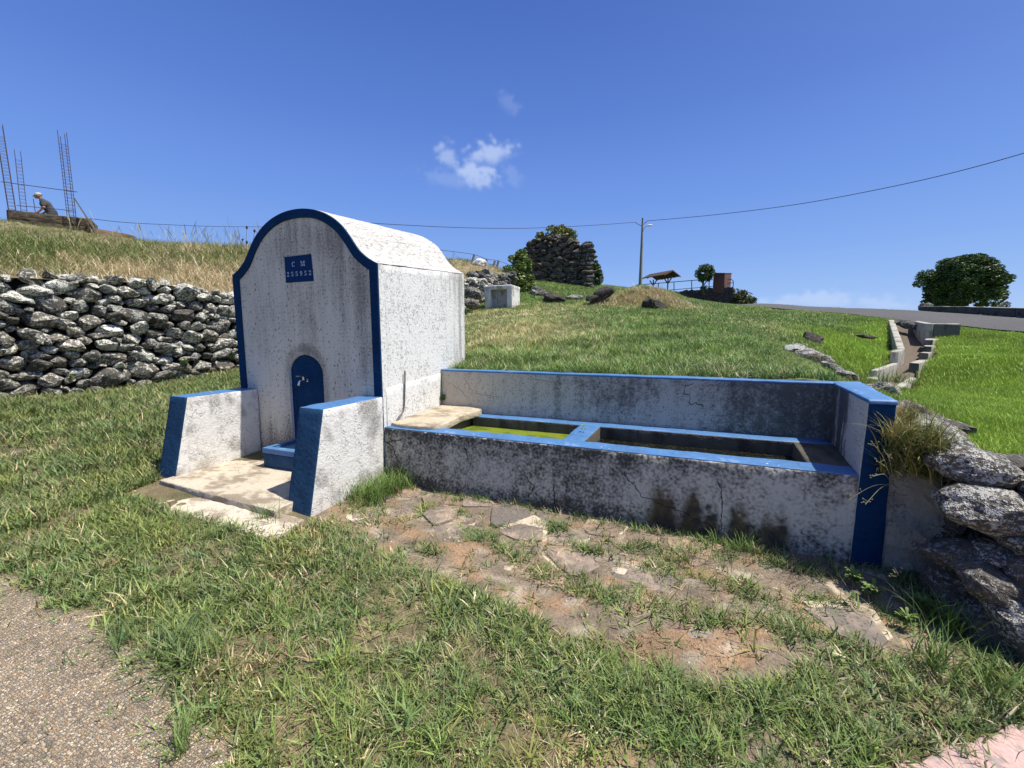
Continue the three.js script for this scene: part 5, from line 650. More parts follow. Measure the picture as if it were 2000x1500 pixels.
{ // building site on the bank
  const rust = mat({ name: 'rusty rebar', color: new THREE.Color().setRGB(0.05, 0.028, 0.03), roughness: 0.9 });
  const cage = (label, tl, bl, w, n, turn) => { const c = thing('rebar_column', label, 'rebar column', 'rebar columns on the building site'), A = V(bl), B = V(tl), axis = B.clone().sub(A), L = axis.length(); axis.normalize();
    const X = new THREE.Vector3(Math.cos(turn), 0, Math.sin(turn)), Z = new THREE.Vector3(-Math.sin(turn), 0, Math.cos(turn)), at = (h, sx, sz) => A.clone().addScaledVector(axis, h).addScaledVector(X, sx * w / 2).addScaledVector(Z, sz * w / 2).toArray();
    let i = 0; for (const [sx, sz] of [[-1, -1], [1, -1], [1, 1], [-1, 1]]) part('rod', tube([at(-0.7, sx, sz), at(L - [0, 0.12, 0.02, 0.16][i++], sx, sz)], 0.0085, 5), rust, c);
    for (let k = 0; k < n; k++) { const h = (k + 0.4) / n * (L * 0.86), q = [[-1, -1], [1, -1], [1, 1], [-1, 1], [-1, -1]]; part('tie', joined(q.slice(1).map((b, j) => tube([at(h, ...q[j]), at(h + 0.01, ...b)], 0.0045, 4))), rust, c); } };
  cage('tallest rebar column cut by the left edge of the photo', [-17.709, 8.148, -3.538], [-17.178, 5.351, -3.399], 0.15, 22, 0.4); cage('shortest rebar column in the middle, left of the person', [-20.897, 8.414, -5.003], [-20.561, 6.091, -4.846], 0.15, 15, 0.35); cage('rebar column right of the person at the end of the boards', [-16.381, 8.086, -4.497], [-15.961, 5.271, -4.312], 0.16, 21, 0.7);
  const f = thing('formwork', 'rough dark timber formwork box on the bank in front of the person', 'formwork'), plank = mat({ name: 'weathered planks', ...makeTexture(512, 256, (u, v) => { const a = fbm(u * 3, v * 40, 4), b = fbm(u * 9, v * 9, 4), d = ss(a + b, -0.3, 0.5); return [...mix3([0.035, 0.026, 0.017], [0.13, 0.1, 0.062], d), 0.5 + 0.4 * a]; }), bumpScale: 0.01, roughness: 1 });
  const l0 = [-17.209, 5.369, -3.281], r0 = [-15.663, 5.269, -4.648], l1 = [-17.152, 4.756, -3.226], r1 = [-15.639, 4.7, -4.586], L = (t) => V(l0).lerp(V(l1), t).toArray(), R = (t) => V(r0).lerp(V(r1), t).toArray();
  let k = 0; for (const [a, b] of [[0, 0.46], [0.48, 0.72], [0.74, 1.1]]) { const dz = [0.0, 0.02, -0.03][k++], off = (p, q) => [p[0] - q * 0.92 + dz, p[1], p[2] - q * 0.4], d = 0.06; part('plank', block([off(L(b), d), off(R(b), d), off(L(a), d), off(R(a), d), off(L(b), 0), off(R(b), 0), off(L(a), 0), off(R(a), 0)], { seg: 0.15, r: 0.01, rough: 0.02, size: [1.6, 0.8] }), plank, f); }
  part('end_board', block((() => { const b = V(r0).add(new THREE.Vector3(-1.0, 0, -0.62)), c = V(r1).add(new THREE.Vector3(-1.0, 0, -0.62)), o = (p) => [p.x + 0.05, p.y, p.z + 0.02], A = V(r0), B = V(r1); return [c.toArray(), o(c), b.toArray(), o(b), B.toArray(), o(B), A.toArray(), o(A)]; })(), { seg: 0.2, r: 0.008, rough: 0.01, size: [1.6, 0.8] }), plank, f);
  part('concrete_fill', block((() => { const s = (p, dx, dy, dz) => [p[0] + dx, p[1] + dy, p[2] + dz]; return [s(l0, -1.2, -0.6, -0.5), s(r0, -1.2, -0.6, -0.5), s(l0, -1.2, -0.12, -0.5), s(r0, -1.2, -0.12, -0.5), s(l0, -0.08, -0.6, -0.05), s(r0, -0.08, -0.6, -0.05), s(l0, -0.08, -0.12, -0.05), s(r0, -0.08, -0.12, -0.05)]; })(), { seg: 0.3, rough: 0.02 }), M.concrete, f);
  part('brace', bar([-16.048, 5.925, -4.468], [-14.956, 4.784, -4.437], 0.035), mat({ name: 'brace wood', color: new THREE.Color().setRGB(0.09, 0.075, 0.06) }), f); for (const [x, y] of [[150, 425], [157, 428]]) part('stake', bar([...[-15.592, 5.233, -4.564]], [...[-14.817, 4.628, -4.365]].map((v, i) => v + (x - 150) * 0.01 * (i === 0)), 0.04), plank, f);
  tag(part('guide_rod', tube([[-17.707, 6.315, -3.417], [-15.824, 6.092, -4.47]], 0.011, 5), rust, scene), 'straight rod tied across the rebar columns above the person', 'rod'); tag(part('guide_rod_001', tube([[-17.804, 5.688, -3.733], [-16.014, 5.503, -4.428]], 0.01, 5), rust, scene), 'lower rod tied across the rebar columns behind the person', 'rod'); tag(part('starter_bar', tube([[-19.372, 6.375, -4.708], [-19.281, 5.89, -4.684]], 0.011, 5), rust, scene), 'single short upright bar left of the person', 'rod');
  loose('pale_stone', 'pale stones left under the formwork', [-16.534, 4.741, -3.147], [0.28, 0.12, 0.2], [0, 0.3, 0.1], mat({ name: 'limewashed stone', ...plasterWing, bumpScale: 0.01 }), 331);
}
{ const heap = thing('earth_heap', 'heap of brown earth at the right end of the formwork', 'earth heap'), g = rock(340, { detail: 4, planes: 16, lump: 0.25, fine: 0.08, size: 1.1, scale: [1.0, 0.3, 0.75] }); const m = part('earth', g, mat({ name: 'brown earth', ...soil, bumpScale: 0.03, color: new THREE.Color().setRGB(0.24, 0.16, 0.1) }), heap); heap.position.set(...[-16.231, 4.791, -5.337]); m.rotation.set(0, 1.2, 0); }
{ // the person at work behind the formwork, leaning forward
  const p = thing('person', 'person in a pale cap and dark grey t-shirt bending over the formwork', 'person'), foot = [-20.706, 6.251, -5.676];
  p.position.set(foot[0], foot[1] - 0.86, foot[2]); p.rotation.y = 4.1; p.scale.setScalar(0.95);
  function flesh(caps, cell, k) {
    const lo = new THREE.Vector3(9, 9, 9), hi = new THREE.Vector3(-9, -9, -9); for (const [a, b, r, s] of caps) for (const [q, w] of [[a, r], [b, s]]) for (let i = 0; i < 3; i++) { lo.setComponent(i, Math.min(lo.getComponent(i), q[i] - w - 0.06)); hi.setComponent(i, Math.max(hi.getComponent(i), q[i] + w + 0.06)); }
    const size = Math.max(hi.x - lo.x, hi.y - lo.y, hi.z - lo.z), n = Math.min(110, Math.ceil(size / cell) + 4), c = lo.clone().add(hi).multiplyScalar(0.5), mc = new MarchingCubes(n, M.blue, false, false, 60000); mc.isolation = 0;
    for (let z = 0; z < n; z++) for (let y = 0; y < n; y++) for (let x = 0; x < n; x++) { const q = [c.x + (x / n - 0.5) * size, c.y + (y / n - 0.5) * size, c.z + (z / n - 0.5) * size]; let e = 0; for (const [a, b, r, s] of caps) { const d = [b[0] - a[0], b[1] - a[1], b[2] - a[2]], m = [q[0] - a[0], q[1] - a[1], q[2] - a[2]], t = clamp((m[0] * d[0] + m[1] * d[1] + m[2] * d[2]) / (d[0] ** 2 + d[1] ** 2 + d[2] ** 2 + 1e-9), 0, 1), D = Math.hypot(m[0] - d[0] * t, m[1] - d[1] * t, m[2] - d[2] * t) - lerp(r, s, t); e += Math.exp(-D / k); } mc.field[x + y * n + z * n * n] = k * Math.log(Math.max(e, 1e-30)); }
    mc.update(); const g = new THREE.BufferGeometry().setAttribute('position', new THREE.Float32BufferAttribute(Array.from(mc.positionArray.subarray(0, mc.count * 3)), 3)); g.scale(size / 2, size / 2, size / 2).translate(c.x, c.y, c.z); const w = mergeVertices(g, 1e-4); w.computeVertexNormals(); return w;
  }
  const J = { hip: [0, 0.92, 0], chest: [0.16, 1.24, 0], neck: [0.25, 1.4, 0], head: [0.34, 1.55, 0] }, arm = (z) => [[0.2, 1.34, z * 0.2], [0.16, 1.07, z * 0.25], [0.33, 0.89, z * 0.19]];
  const skinCaps = [[J.neck, J.head, 0.055, 0.06], [[0.33, 1.57, 0], [0.36, 1.54, 0], 0.095, 0.085], [[0.4, 1.5, 0], [0.41, 1.48, 0], 0.05, 0.045], [[0.445, 1.54, 0], [0.46, 1.525, 0], 0.014, 0.016], [[0.33, 1.55, -0.09], [0.33, 1.53, -0.095], 0.02, 0.018], [[0.33, 1.55, 0.09], [0.33, 1.53, 0.095], 0.02, 0.018], [J.chest, J.hip, 0.13, 0.12]];
  const fingers = []; for (const z of [-1, 1]) { const [s, e, h] = arm(z); skinCaps.push([s, e, 0.05, 0.042], [e, h, 0.042, 0.03], [h, [0.38, 0.85, z * 0.18], 0.032, 0.034]); for (let i = 0; i < 4; i++) { const zz = z * 0.18 + (i - 1.5) * 0.021, l = [0.055, 0.066, 0.062, 0.048][i]; fingers.push([[0.395, 0.845, zz], [0.4 + l * 0.7, 0.83, zz], 0.0095, 0.009], [[0.4 + l * 0.7, 0.83, zz], [0.4 + l * 0.85, 0.795, zz], 0.009, 0.0075]); } fingers.push([[0.36, 0.85, z * 0.155], [0.4, 0.825, z * 0.125], 0.012, 0.01]); skinCaps.push([[0.02, 0.45, z * 0.1], [0, 0.08, z * 0.11], 0.055, 0.04]); }
  const skin = mat({ name: 'tanned skin', color: new THREE.Color().setRGB(0.32, 0.17, 0.1), roughness: 0.6 });
  const b = part('body', mergeGeometries([flesh(skinCaps, 0.018, 0.012), flesh(fingers, 0.006, 0.0025)]), skin, p);
  part('shirt', flesh([[J.hip, J.chest, 0.16, 0.175], [[0.14, 1.24, -0.1], [0.14, 1.24, 0.1], 0.13, 0.13], [[0.2, 1.37, -0.14], [0.2, 1.37, 0.14], 0.075, 0.075], [[0.2, 1.34, -0.2], [0.17, 1.16, -0.24], 0.075, 0.07], [[0.2, 1.34, 0.2], [0.17, 1.16, 0.24], 0.075, 0.07]], 0.02, 0.02), mat({ name: 'dark grey cotton', color: new THREE.Color().setRGB(0.055, 0.058, 0.06), roughness: 1 }), p, 'dark grey t-shirt');
  part('trousers', flesh([[[0, 0.95, 0], [0, 0.86, 0], 0.165, 0.17], [[0, 0.84, -0.09], [0.05, 0.46, -0.1], 0.1, 0.075], [[0.05, 0.46, -0.1], [0, 0.08, -0.11], 0.075, 0.06], [[0, 0.84, 0.09], [0.05, 0.46, 0.1], 0.1, 0.075], [[0.05, 0.46, 0.1], [0, 0.08, 0.11], 0.075, 0.06]], 0.02, 0.016), mat({ name: 'work trousers', color: new THREE.Color().setRGB(0.04, 0.045, 0.055), roughness: 1 }), p); 
  for (const z of [-1, 1]) part('shoe', flesh([[[-0.04, 0.045, z * 0.11], [0.15, 0.035, z * 0.12], 0.05, 0.04]], 0.012, 0.01), mat({ name: 'boot leather', color: new THREE.Color().setRGB(0.05, 0.035, 0.025) }), p);
  const cap = part('cap', new THREE.SphereGeometry(0.112, 20, 10, 0, Math.PI * 2, 0, Math.PI * 0.52).scale(1.1, 0.95, 1).rotateZ(-0.38).translate(0.335, 1.585, 0), mat({ name: 'pale cap cotton', color: new THREE.Color().setRGB(0.4, 0.38, 0.32), roughness: 1 }), p, 'pale cap'); part('peak', new THREE.CylinderGeometry(0.1, 0.1, 0.008, 20, 1, false, 0, Math.PI).scale(1.0, 1, 0.9).rotateZ(-0.5).translate(0.42, 1.555, 0), cap.material, cap);
}

// ---------------------------------------------------------------- plants
const leafMat = (name, rough = 0.75, through = 0.35) => { const m = new THREE.MeshPhysicalMaterial({ color: 0xffffff, roughness: rough, transmission: through, thickness: 0, vertexColors: false, side: THREE.DoubleSide, specularIntensity: 0.5 }); m.name = name; return m; };
const bladeMat = leafMat('grass blade', 0.55, 0.15), leafVC = (() => { const m = leafMat('leaf', 0.5, 0.25); m.vertexColors = true; return m; })();
// blades bending out from a root: a tuft; lean 0 upright, 1 flat
function tuft(seed, { n = 10, len = 0.08, vary = 0.5, width = 0.004, spread = 0.03, lean = 0.5, bend = 0.7, segs = 3, head = 0 }) {
  const r = rng(seed), pos = [], idx = [];
  for (let b = 0; b < n; b++) {
    const az = r() * 6.283, L = len * (1 - vary / 2 + vary * r()), x0 = (r() - 0.5) * 2 * spread, z0 = (r() - 0.5) * 2 * spread, tw = r() * 6.283; let th = lean * (0.25 + 0.9 * r()), x = x0, y = -0.004, z = z0; const dth = (bend * (0.4 + 0.9 * r())) / segs, base = pos.length / 3, w = width * (0.7 + 0.6 * r());
    const sx = Math.cos(az + 1.57 + 0.5 * Math.sin(tw)), sz = Math.sin(az + 1.57 + 0.5 * Math.sin(tw));
    for (let s = 0; s <= segs; s++) {
      const t = s / segs, hw = (head && s === segs - 1 ? w * head : w * (1 - t ** 1.6)) / 2;
      if (s < segs) pos.push(x - sx * hw, y, z - sz * hw, x + sx * hw, y, z + sz * hw); else pos.push(x, y, z);
      const d = L / segs; x += Math.cos(az) * Math.sin(th) * d; z += Math.sin(az) * Math.sin(th) * d; y += Math.cos(th) * d; th += dth;
    }
    for (let s = 0; s < segs - 1; s++) { const a = base + s * 2; idx.push(a, a + 1, a + 2, a + 1, a + 3, a + 2); } const a = base + (segs - 1) * 2; idx.push(a, a + 1, a + 2);
  }
  const g = new THREE.BufferGeometry().setAttribute('position', new THREE.Float32BufferAttribute(pos, 3)); g.setIndex(idx); g.computeVertexNormals(); return g;
}
function scatter(name, label, category, shapes, { seed, area, count, density, height, size, colour, slope = 0 }) {
  const r = rng(seed), lists = shapes.map(() => []), [x0, x1, z0, z1] = area, up = new THREE.Vector3(0, 1, 0);
  for (let i = 0; i < count; i++) { const x = lerp(x0, x1, r()), z = lerp(z0, z1, r()), d = density(x, z), pick = Math.floor(r() * shapes.length), a = r() * 6.283, s0 = r(), c0 = r(), tx = r() - 0.5, tz = r() - 0.5; if (r() > d) continue; lists[pick].push([x, height(x, z), z, a, size(x, z, s0), colour(x, z, c0), tx, tz]); }
  const g = new THREE.Group(); g.name = numbered(name); scene.add(g); tag(g, label, category, null, 'stuff');
  const m = new THREE.Matrix4(), q = new THREE.Quaternion(), e = new THREE.Euler(), p = new THREE.Vector3(), s = new THREE.Vector3(), c = new THREE.Color();
  shapes.forEach((geo, k) => { const list = lists[k]; if (!list.length) return; const im = new THREE.InstancedMesh(geo, bladeMat, list.length); im.name = 'tufts'; im.userData.kind = 'stuff'; im.castShadow = im.receiveShadow = true; list.forEach(([x, y, z, a, sc, col, tx, tz], i) => { e.set(tx * 0.5, a, tz * 0.5); q.setFromEuler(e); m.compose(p.set(x, y, z), q, s.set(sc, sc * (0.85 + 0.3 * ((i * 7919) % 100) / 100), sc)); im.setMatrixAt(i, m); im.setColorAt(i, c.setRGB(...col)); }); g.add(im); });
  return lists.reduce((n, l) => n + l.length, 0);
}
const GREENS = [[0.155, 0.225, 0.06], [0.2, 0.27, 0.075], [0.13, 0.205, 0.07], [0.25, 0.29, 0.09], [0.18, 0.245, 0.1]], STRAW = [[0.52, 0.43, 0.26], [0.4, 0.31, 0.17], [0.62, 0.53, 0.35]];
const pickColour = (c, straw) => { const k = (c * 997) % 1, base = k < straw ? STRAW[Math.floor(c * 3)] : GREENS[Math.floor(c * 5)]; return base.map((v) => v * (0.8 + 0.45 * ((c * 313) % 1))); };
const yardY = (x, z) => yardAt(x, z) + relief(x, z, 0.022) * (Math.abs(x) < 9 ? 1 : 0) - 0.012 * bare(x, z);
const inBuilt = (x, z) => (x > -2.1 && x < 0.02 && z > -1.8 && z < 1.0 && (x < 0.02)) || (x > -1.95 && x < 0.02 && z > 0.9 && z < 1.3) || (x > -0.05 && x < 4.35 && z > -1.3 && z < 0.02);
const islands = [[0.25, 0.62, 0.16, 0.12], [0.75, 0.36, 0.1, 0.07], [0.72, 0.62, 0.08, 0.06], [0.35, 0.98, 0.2, 0.1], [1.35, 0.62, 0.16, 0.1], [1.45, 0.42, 0.06, 0.05], [1.9, 0.3, 0.12, 0.07], [1.75, 0.75, 0.16, 0.1], [2.05, 0.86, 0.22, 0.1], [2.62, 0.34, 0.18, 0.09], [2.75, 0.55, 0.2, 0.12], [2.35, 0.95, 0.25, 0.1], [3.05, 0.22, 0.2, 0.08], [3.2, 0.62, 0.14, 0.16], [3.35, 0.85, 0.18, 0.1], [3.6, 0.55, 0.12, 0.06], [2.9, 0.95, 0.2, 0.08], [3.75, 0.98, 0.25, 0.12], [1.1, 0.95, 0.12, 0.06], [1.05, 0.32, 0.09, 0.05], [2.2, 0.5, 0.1, 0.06], [0.5, 0.8, 0.08, 0.05], [3.5, 0.2, 0.3, 0.06], [3.95, 0.55, 0.12, 0.1]];
const island = (x, z) => { let b = 0; for (const [cx, cz, rx, rz] of islands) b = Math.max(b, (cx > 1.6 ? 0.85 : 0.85) * gauss(x, z, cx, cz, rx * 0.9, rz * 0.9)); return b; };
const yardCover = (x, z) => {
  if (!isYard(x, z) && x > -1.9 || inBuilt(x, z)) return 0;
  if (pinkEdge(x, z) > -0.02 && x > 3.4) return 0.03;
  const n = fbm(x * 2.1 + 7, z * 2.1, 4), thin = ss(n, -0.26, 0.02), b = bare(x, z), p = onPath(x, z), g = ss(fbm(x * 5, z * 5 + 3, 3), 0.2, 0.35);
  return clamp(lerp(0.24 + 0.76 * thin, 0.02 + island(x, z), clamp(b, 0, 1)) * (1 - p) + p * (0.014 + (0.22 + 0.7 * g) * ss(pathEdge(x) + 0.34 - z, 0, 0.36)), 0, 1);
};
const yardTone = (x, z, c) => { const warm = clamp(0.2 + 0.9 * fbm(x * 0.9 + 3, z * 0.9, 3) + 0.25 * gauss(x, z, 1, 1.3, 1.2, 0.5), 0, 0.6), k = pickColour(c, 0.03 + warm * 0.26), y = clamp(fbm(x * 1.5 + 90, z * 1.5, 3) * 1.3 + 0.1, 0, 1); return mix3(k, [k[0] * 1.6, k[1] * 1.28, k[2] * 0.8], y * 0.55).map((v) => v * (0.5 + 0.75 * ((c * 7331) % 1))); };
const short = [0, 1, 2, 3, 4, 5].map((i) => tuft(400 + i, { n: 8, len: 0.062, width: 0.0062, spread: 0.024, lean: 0.95, bend: 0.8, segs: 3 }));
const runner = [0, 1, 2, 3].map((i) => tuft(420 + i, { n: 8, len: 0.115, width: 0.0075, spread: 0.03, lean: 1.25, bend: 0.6, segs: 3 }));
const tall = [0, 1, 2].map((i) => tuft(430 + i, { n: 11, len: 0.13, width: 0.0068, spread: 0.028, lean: 0.7, bend: 0.9, segs: 4 }));
scatter('short_grass', 'short patchy green grass of the yard around the fountain', 'grass', short, { seed: 1, area: [-2.6, 5.2, -0.6, 3.1], count: 48000, density: (x, z) => yardCover(x, z), height: yardY, size: (x, z, s) => (0.55 + 0.75 * s) * (0.75 + 0.5 * ss(fbm(x * 1.2, z * 1.2 + 50, 3), -0.2, 0.3)), colour: yardTone });
scatter('creeping_grass', 'long creeping grass runners lying over the yard', 'grass', runner, { seed: 2, area: [-2.6, 5.2, -0.6, 3.1], count: 20000, density: (x, z) => yardCover(x, z) * (0.3 + 0.7 * ss(fbm(x * 1.3 + 20, z * 1.3, 3), -0.1, 0.25)), height: yardY, size: (x, z, s) => 0.6 + 0.7 * s, colour: yardTone });
scatter('tufted_grass', 'taller grass tufts standing up in the yard', 'grass', tall, { seed: 3, area: [-2.6, 5.2, 0.4, 3], count: 7000, density: (x, z) => yardCover(x, z) * ss(fbm(x * 1.7 + 60, z * 1.7, 3) + 0.35 * gauss(x, z, 2.1, 1.55, 0.7, 0.35) + 0.3 * gauss(x, z, 3.3, 1.45, 0.5, 0.4), 0.13, 0.36) * (1 - bare(x, z)), height: yardY, size: (x, z, s) => 0.45 + 0.55 * s, colour: (x, z, c) => pickColour(c, 0.04).map((v, i) => v * [1.05, 1.1, 0.9][i]) });
scatter('yard_grass', 'wide green grass between the fountain and the dry stone wall', 'grass', [...short, ...runner], { seed: 4, area: [-7.6, -1.9, -5, 3.4], count: 70000, density: (x, z) => (x < wallX(z) + 0.15 ? 0 : yardCover(x, z)), height: yardY, size: (x, z, s) => (0.9 + 0.7 * s), colour: (x, z, c) => { const k = yardTone(x, z, c), near = ss(wallX(z) + 1.2 - x, 0, 1); return mix3(k, STRAW[Math.floor(c * 3)], near * 0.25 * (((c * 57) % 1) < 0.5 ? 1 : 0)); } });
const litter = [0, 1, 2].map((i) => tuft(490 + i, { n: 6, len: 0.085, vary: 0.8, width: 0.0032, spread: 0.06, lean: 1.75, bend: 0.25, segs: 2 }));
scatter('dead_grass', 'dead straw and thatch lying flat on the thin places of the yard', 'dead grass', litter, { seed: 6, area: [-4.5, 5, -0.4, 3], count: 15000, density: (x, z) => inBuilt(x, z) || (!isYard(x, z) && x > -1.9) || onPath(x, z) > 0.5 ? 0.01 : 0.25 + 0.6 * (1 - ss(fbm(x * 2.1 + 7, z * 2.1, 4), -0.3, 0.1)) - 0.2 * bare(x, z), height: (x, z) => yardY(x, z) + 0.006, size: (x, z, s) => 0.5 + 0.8 * s, colour: (x, z, c) => mix3([0.2, 0.15, 0.08], [0.45, 0.37, 0.22], (c * 17) % 1) });
// sparse blades on the bare ground and along the foot of the walls
scatter('weed_fringe', 'thin fringe of grass along the foot of the trough', 'grass', tall, { seed: 5, area: [0.1, 4.1, 0.015, 0.12], count: 420, density: (x, z) => 0.2 + 0.9 * ss(fbm(x * 3, 1.5, 3) + 0.3 * ss(x, 1.5, 3), 0.0, 0.4), height: yardY, size: (x, z, s) => 0.3 + 0.5 * s, colour: (x, z, c) => pickColour(c, 0.12) });
// hillside
const hillTone = (x, z, c) => { const l = lawnTone(x, z), d = dry(x, z), k = pickColour(c, clamp(0.02 + d * 0.7, 0, 0.8) * (1 - l * 0.9)), pat = 1.0 + 0.5 * fbm(x * 0.8, z * 0.8, 3); return mix3(k, [0.33, 0.42, 0.065], l * 0.8).map((v, i) => v * pat * [1.18, 1.25, 1.1][i]); };
const hillY = (x, z) => uplandAt(x, z) + relief(x, z, 0.035) + mound(x, z);
const roadBand = (() => { const A = new THREE.CatmullRomCurve3(roadNear.map(V)).getPoints(160), B = new THREE.CatmullRomCurve3(roadFar.map(V)).getPoints(160); return (x, z) => { let best = 1e9, hit = false; for (let i = 0; i < A.length; i++) { const a = A[i], b = B[i], dx = b.x - a.x, dz = b.z - a.z, t = clamp(((x - a.x) * dx + (z - a.z) * dz) / (dx * dx + dz * dz), 0, 1), d = Math.hypot(x - a.x - dx * t, z - a.z - dz * t); if (d < best) { best = d; } } return best; }; })();
const inChannel = (x, z) => x > 4 && z < -4 && channelDist(x, z)[0] < (z < -9.5 ? 0.42 : 0.22);
const hillCover = (x, z) => (isYard(x, z - 0.08) || inBuilt(x, z) || (x > -2.2 && x < 4.4 && z > -1.3) || x < wallX(z) + 0.1 || inChannel(x, z) || (z < -7 && x > 4 && roadBand(x, z) < 0.25) ? 0 : 1);
const meadow = [0, 1, 2, 3].map((i) => tuft(440 + i, { n: 12, len: 0.13, width: 0.007, spread: 0.05, lean: 0.7, bend: 0.9, segs: 3 })), lawn = [0, 1, 2, 3].map((i) => tuft(450 + i, { n: 16, len: 0.05, width: 0.0055, spread: 0.045, lean: 0.5, bend: 0.6, segs: 2 })), far = [0, 1, 2].map((i) => tuft(460 + i, { n: 14, len: 0.12, width: 0.016, spread: 0.13, lean: 0.95, bend: 0.9, segs: 2 }));
const farther = (z, a, b) => 1 - ss(-z, a, b);
scatter('meadow_grass', 'meadow grass on the slope right behind the trough', 'grass', meadow, { seed: 11, area: [-2, 7, -8, -1.2], count: 32000, density: (x, z) => hillCover(x, z) * (1 - lawnTone(x, z)) * farther(z, 3, 10), height: hillY, size: (x, z, s) => (0.6 + 0.8 * s) * (0.8 + 0.5 * ss(fbm(x, z, 3), -0.2, 0.3)) * (x > 4.1 ? 0.45 : 0.8), colour: hillTone });
scatter('long_grass', 'long grass leaning over the back of the blue coping', 'grass', tall, { seed: 12, area: [-0.1, 4.1, -2.3, -1.28], count: 2600, density: (x, z) => hillCover(x, z) * (0.3 + 0.7 * ss(fbm(x * 2, z * 2, 3), -0.2, 0.3)), height: hillY, size: (x, z, s) => 0.6 + 0.7 * s, colour: (x, z, c) => pickColour(c, 0.1).map((v, i) => v * [1.05, 1.1, 1.1][i]) });
scatter('hill_grass', 'grass over the middle of the hillside', 'grass', far, { seed: 13, area: [-7, 11, -22, -6], count: 60000, density: (x, z) => hillCover(x, z) * (1 - 0.6 * lawnTone(x, z)) * (1 - 0.7 * ss(-z, 12, 22)), height: hillY, size: (x, z, s) => (0.5 + 0.6 * s) * (0.7 + 0.4 * ss(-z, 6, 18)), colour: hillTone });
scatter('crest_grass', 'grass on the far crest of the hill below the sky', 'grass', far, { seed: 14, area: [-12, 16, -56, -19], count: 30000, density: (x, z) => hillCover(x, z), height: hillY, size: (x, z, s) => 0.5 + 0.6 * s, colour: hillTone });
scatter('lawn_grass', 'bright mown lawn between the drain, the boulders and the road', 'grass', lawn, { seed: 15, area: [4.1, 12, -9, 2.2], count: 90000, density: (x, z) => hillCover(x, z) * lawnTone(x, z) * (1 - 0.75 * ss(-z, 2, 9)), height: hillY, size: (x, z, s) => (0.7 + 0.6 * s) * (1 + 0.6 * ss(-z, 2, 8)), colour: hillTone });
scatter('lawn_grass', 'bright mown lawn farther back along the road edge', 'grass', lawn, { seed: 16, area: [6, 17, -20, -7], count: 42000, density: (x, z) => hillCover(x, z) * lawnTone(x, z), height: hillY, size: (x, z, s) => 1.3 + 0.9 * s, colour: hillTone });
const straw = [0, 1, 2].map((i) => tuft(470 + i, { n: 14, len: 0.34, width: 0.0085, spread: 0.1, lean: 1.2, bend: 1.3, segs: 4 }));
scatter('dry_grass', 'dry straw coloured grass heap between the outcrops on the hill', 'grass', straw, { seed: 17, area: [-0.6, 3.8, -15, -11.8], count: 1500, density: (x, z) => clamp(1.6 * gauss(x, z, 1.6, -13.1, 1.2, 1.0), 0, 1), height: hillY, size: (x, z, s) => 0.6 + 0.6 * s, colour: (x, z, c) => STRAW[Math.floor(c * 3)].map((v) => v * (0.75 + 0.5 * ((c * 91) % 1))) });
// bank
const bankDry = (x, z) => { const w = wallX(z) - x; return clamp(0.95 - 0.8 * ss(w, 1.3, 3.4) - 0.85 * gauss(x, z, -9.2, 0.1, 2, 1.5) - 0.5 * ss(-z, 9, 12) + 0.5 * fbm(x * 0.7, z * 0.7, 3) + 0.15 * ss(-z, 2, 5), 0.05, 1); };
const bankTone = (x, z, c) => { const k = (c * 997) % 1; return (k < bankDry(x, z) ? STRAW[Math.floor(c * 3)].map((v) => v * 1.15) : mix3(GREENS[Math.floor(c * 5)], [0.2, 0.24, 0.07], 0.4)).map((v) => v * (0.7 + 0.55 * ((c * 313) % 1))); };
const bankY = (x, z) => bankAt(x, z) + relief(x, z, 0.05);
scatter('bank_grass', 'tangled dry grass covering the bank above the stone wall', 'grass', straw, { seed: 21, area: [-19, -5, -24, 2], count: 30000, density: (x, z) => { const w = along(wallHead, z)[0] - x; return w < -0.02 || w > 12 ? 0 : z < -9 ? 0.7 : 1 - 0.4 * ss(w, 3, 8); }, height: bankY, size: (x, z, s) => (0.55 + 0.65 * s) * (along(wallHead, z)[0] - x < 0.4 ? 0.75 : 1) * (1 - 0.6 * ss(along(wallHead, z)[0] - x, 3.2, 6.5)) * (z < -9 ? 0.6 : 1), colour: bankTone });
const stems = [0, 1, 2].map((i) => tuft(480 + i, { n: 5, len: 0.7, vary: 0.6, width: 0.007, spread: 0.12, lean: 0.35, bend: 0.5, segs: 4, head: 2.2 }));
scatter('tall_stems', 'thin tall grass stems standing against the sky on the bank', 'grass', stems, { seed: 22, area: [-15, -6.5, -22, -3.5], count: 800, density: (x, z) => { const w = wallX(z) - x; return w < 2 ? 0 : ss(w, 2.5, 5) * (0.3 + 0.7 * ss(fbm(x, z, 2), -0.1, 0.3)); }, height: bankY, size: (x, z, s) => 0.5 + 0.75 * s, colour: (x, z, c) => mix3([0.24, 0.25, 0.09], [0.4, 0.33, 0.2], c) });
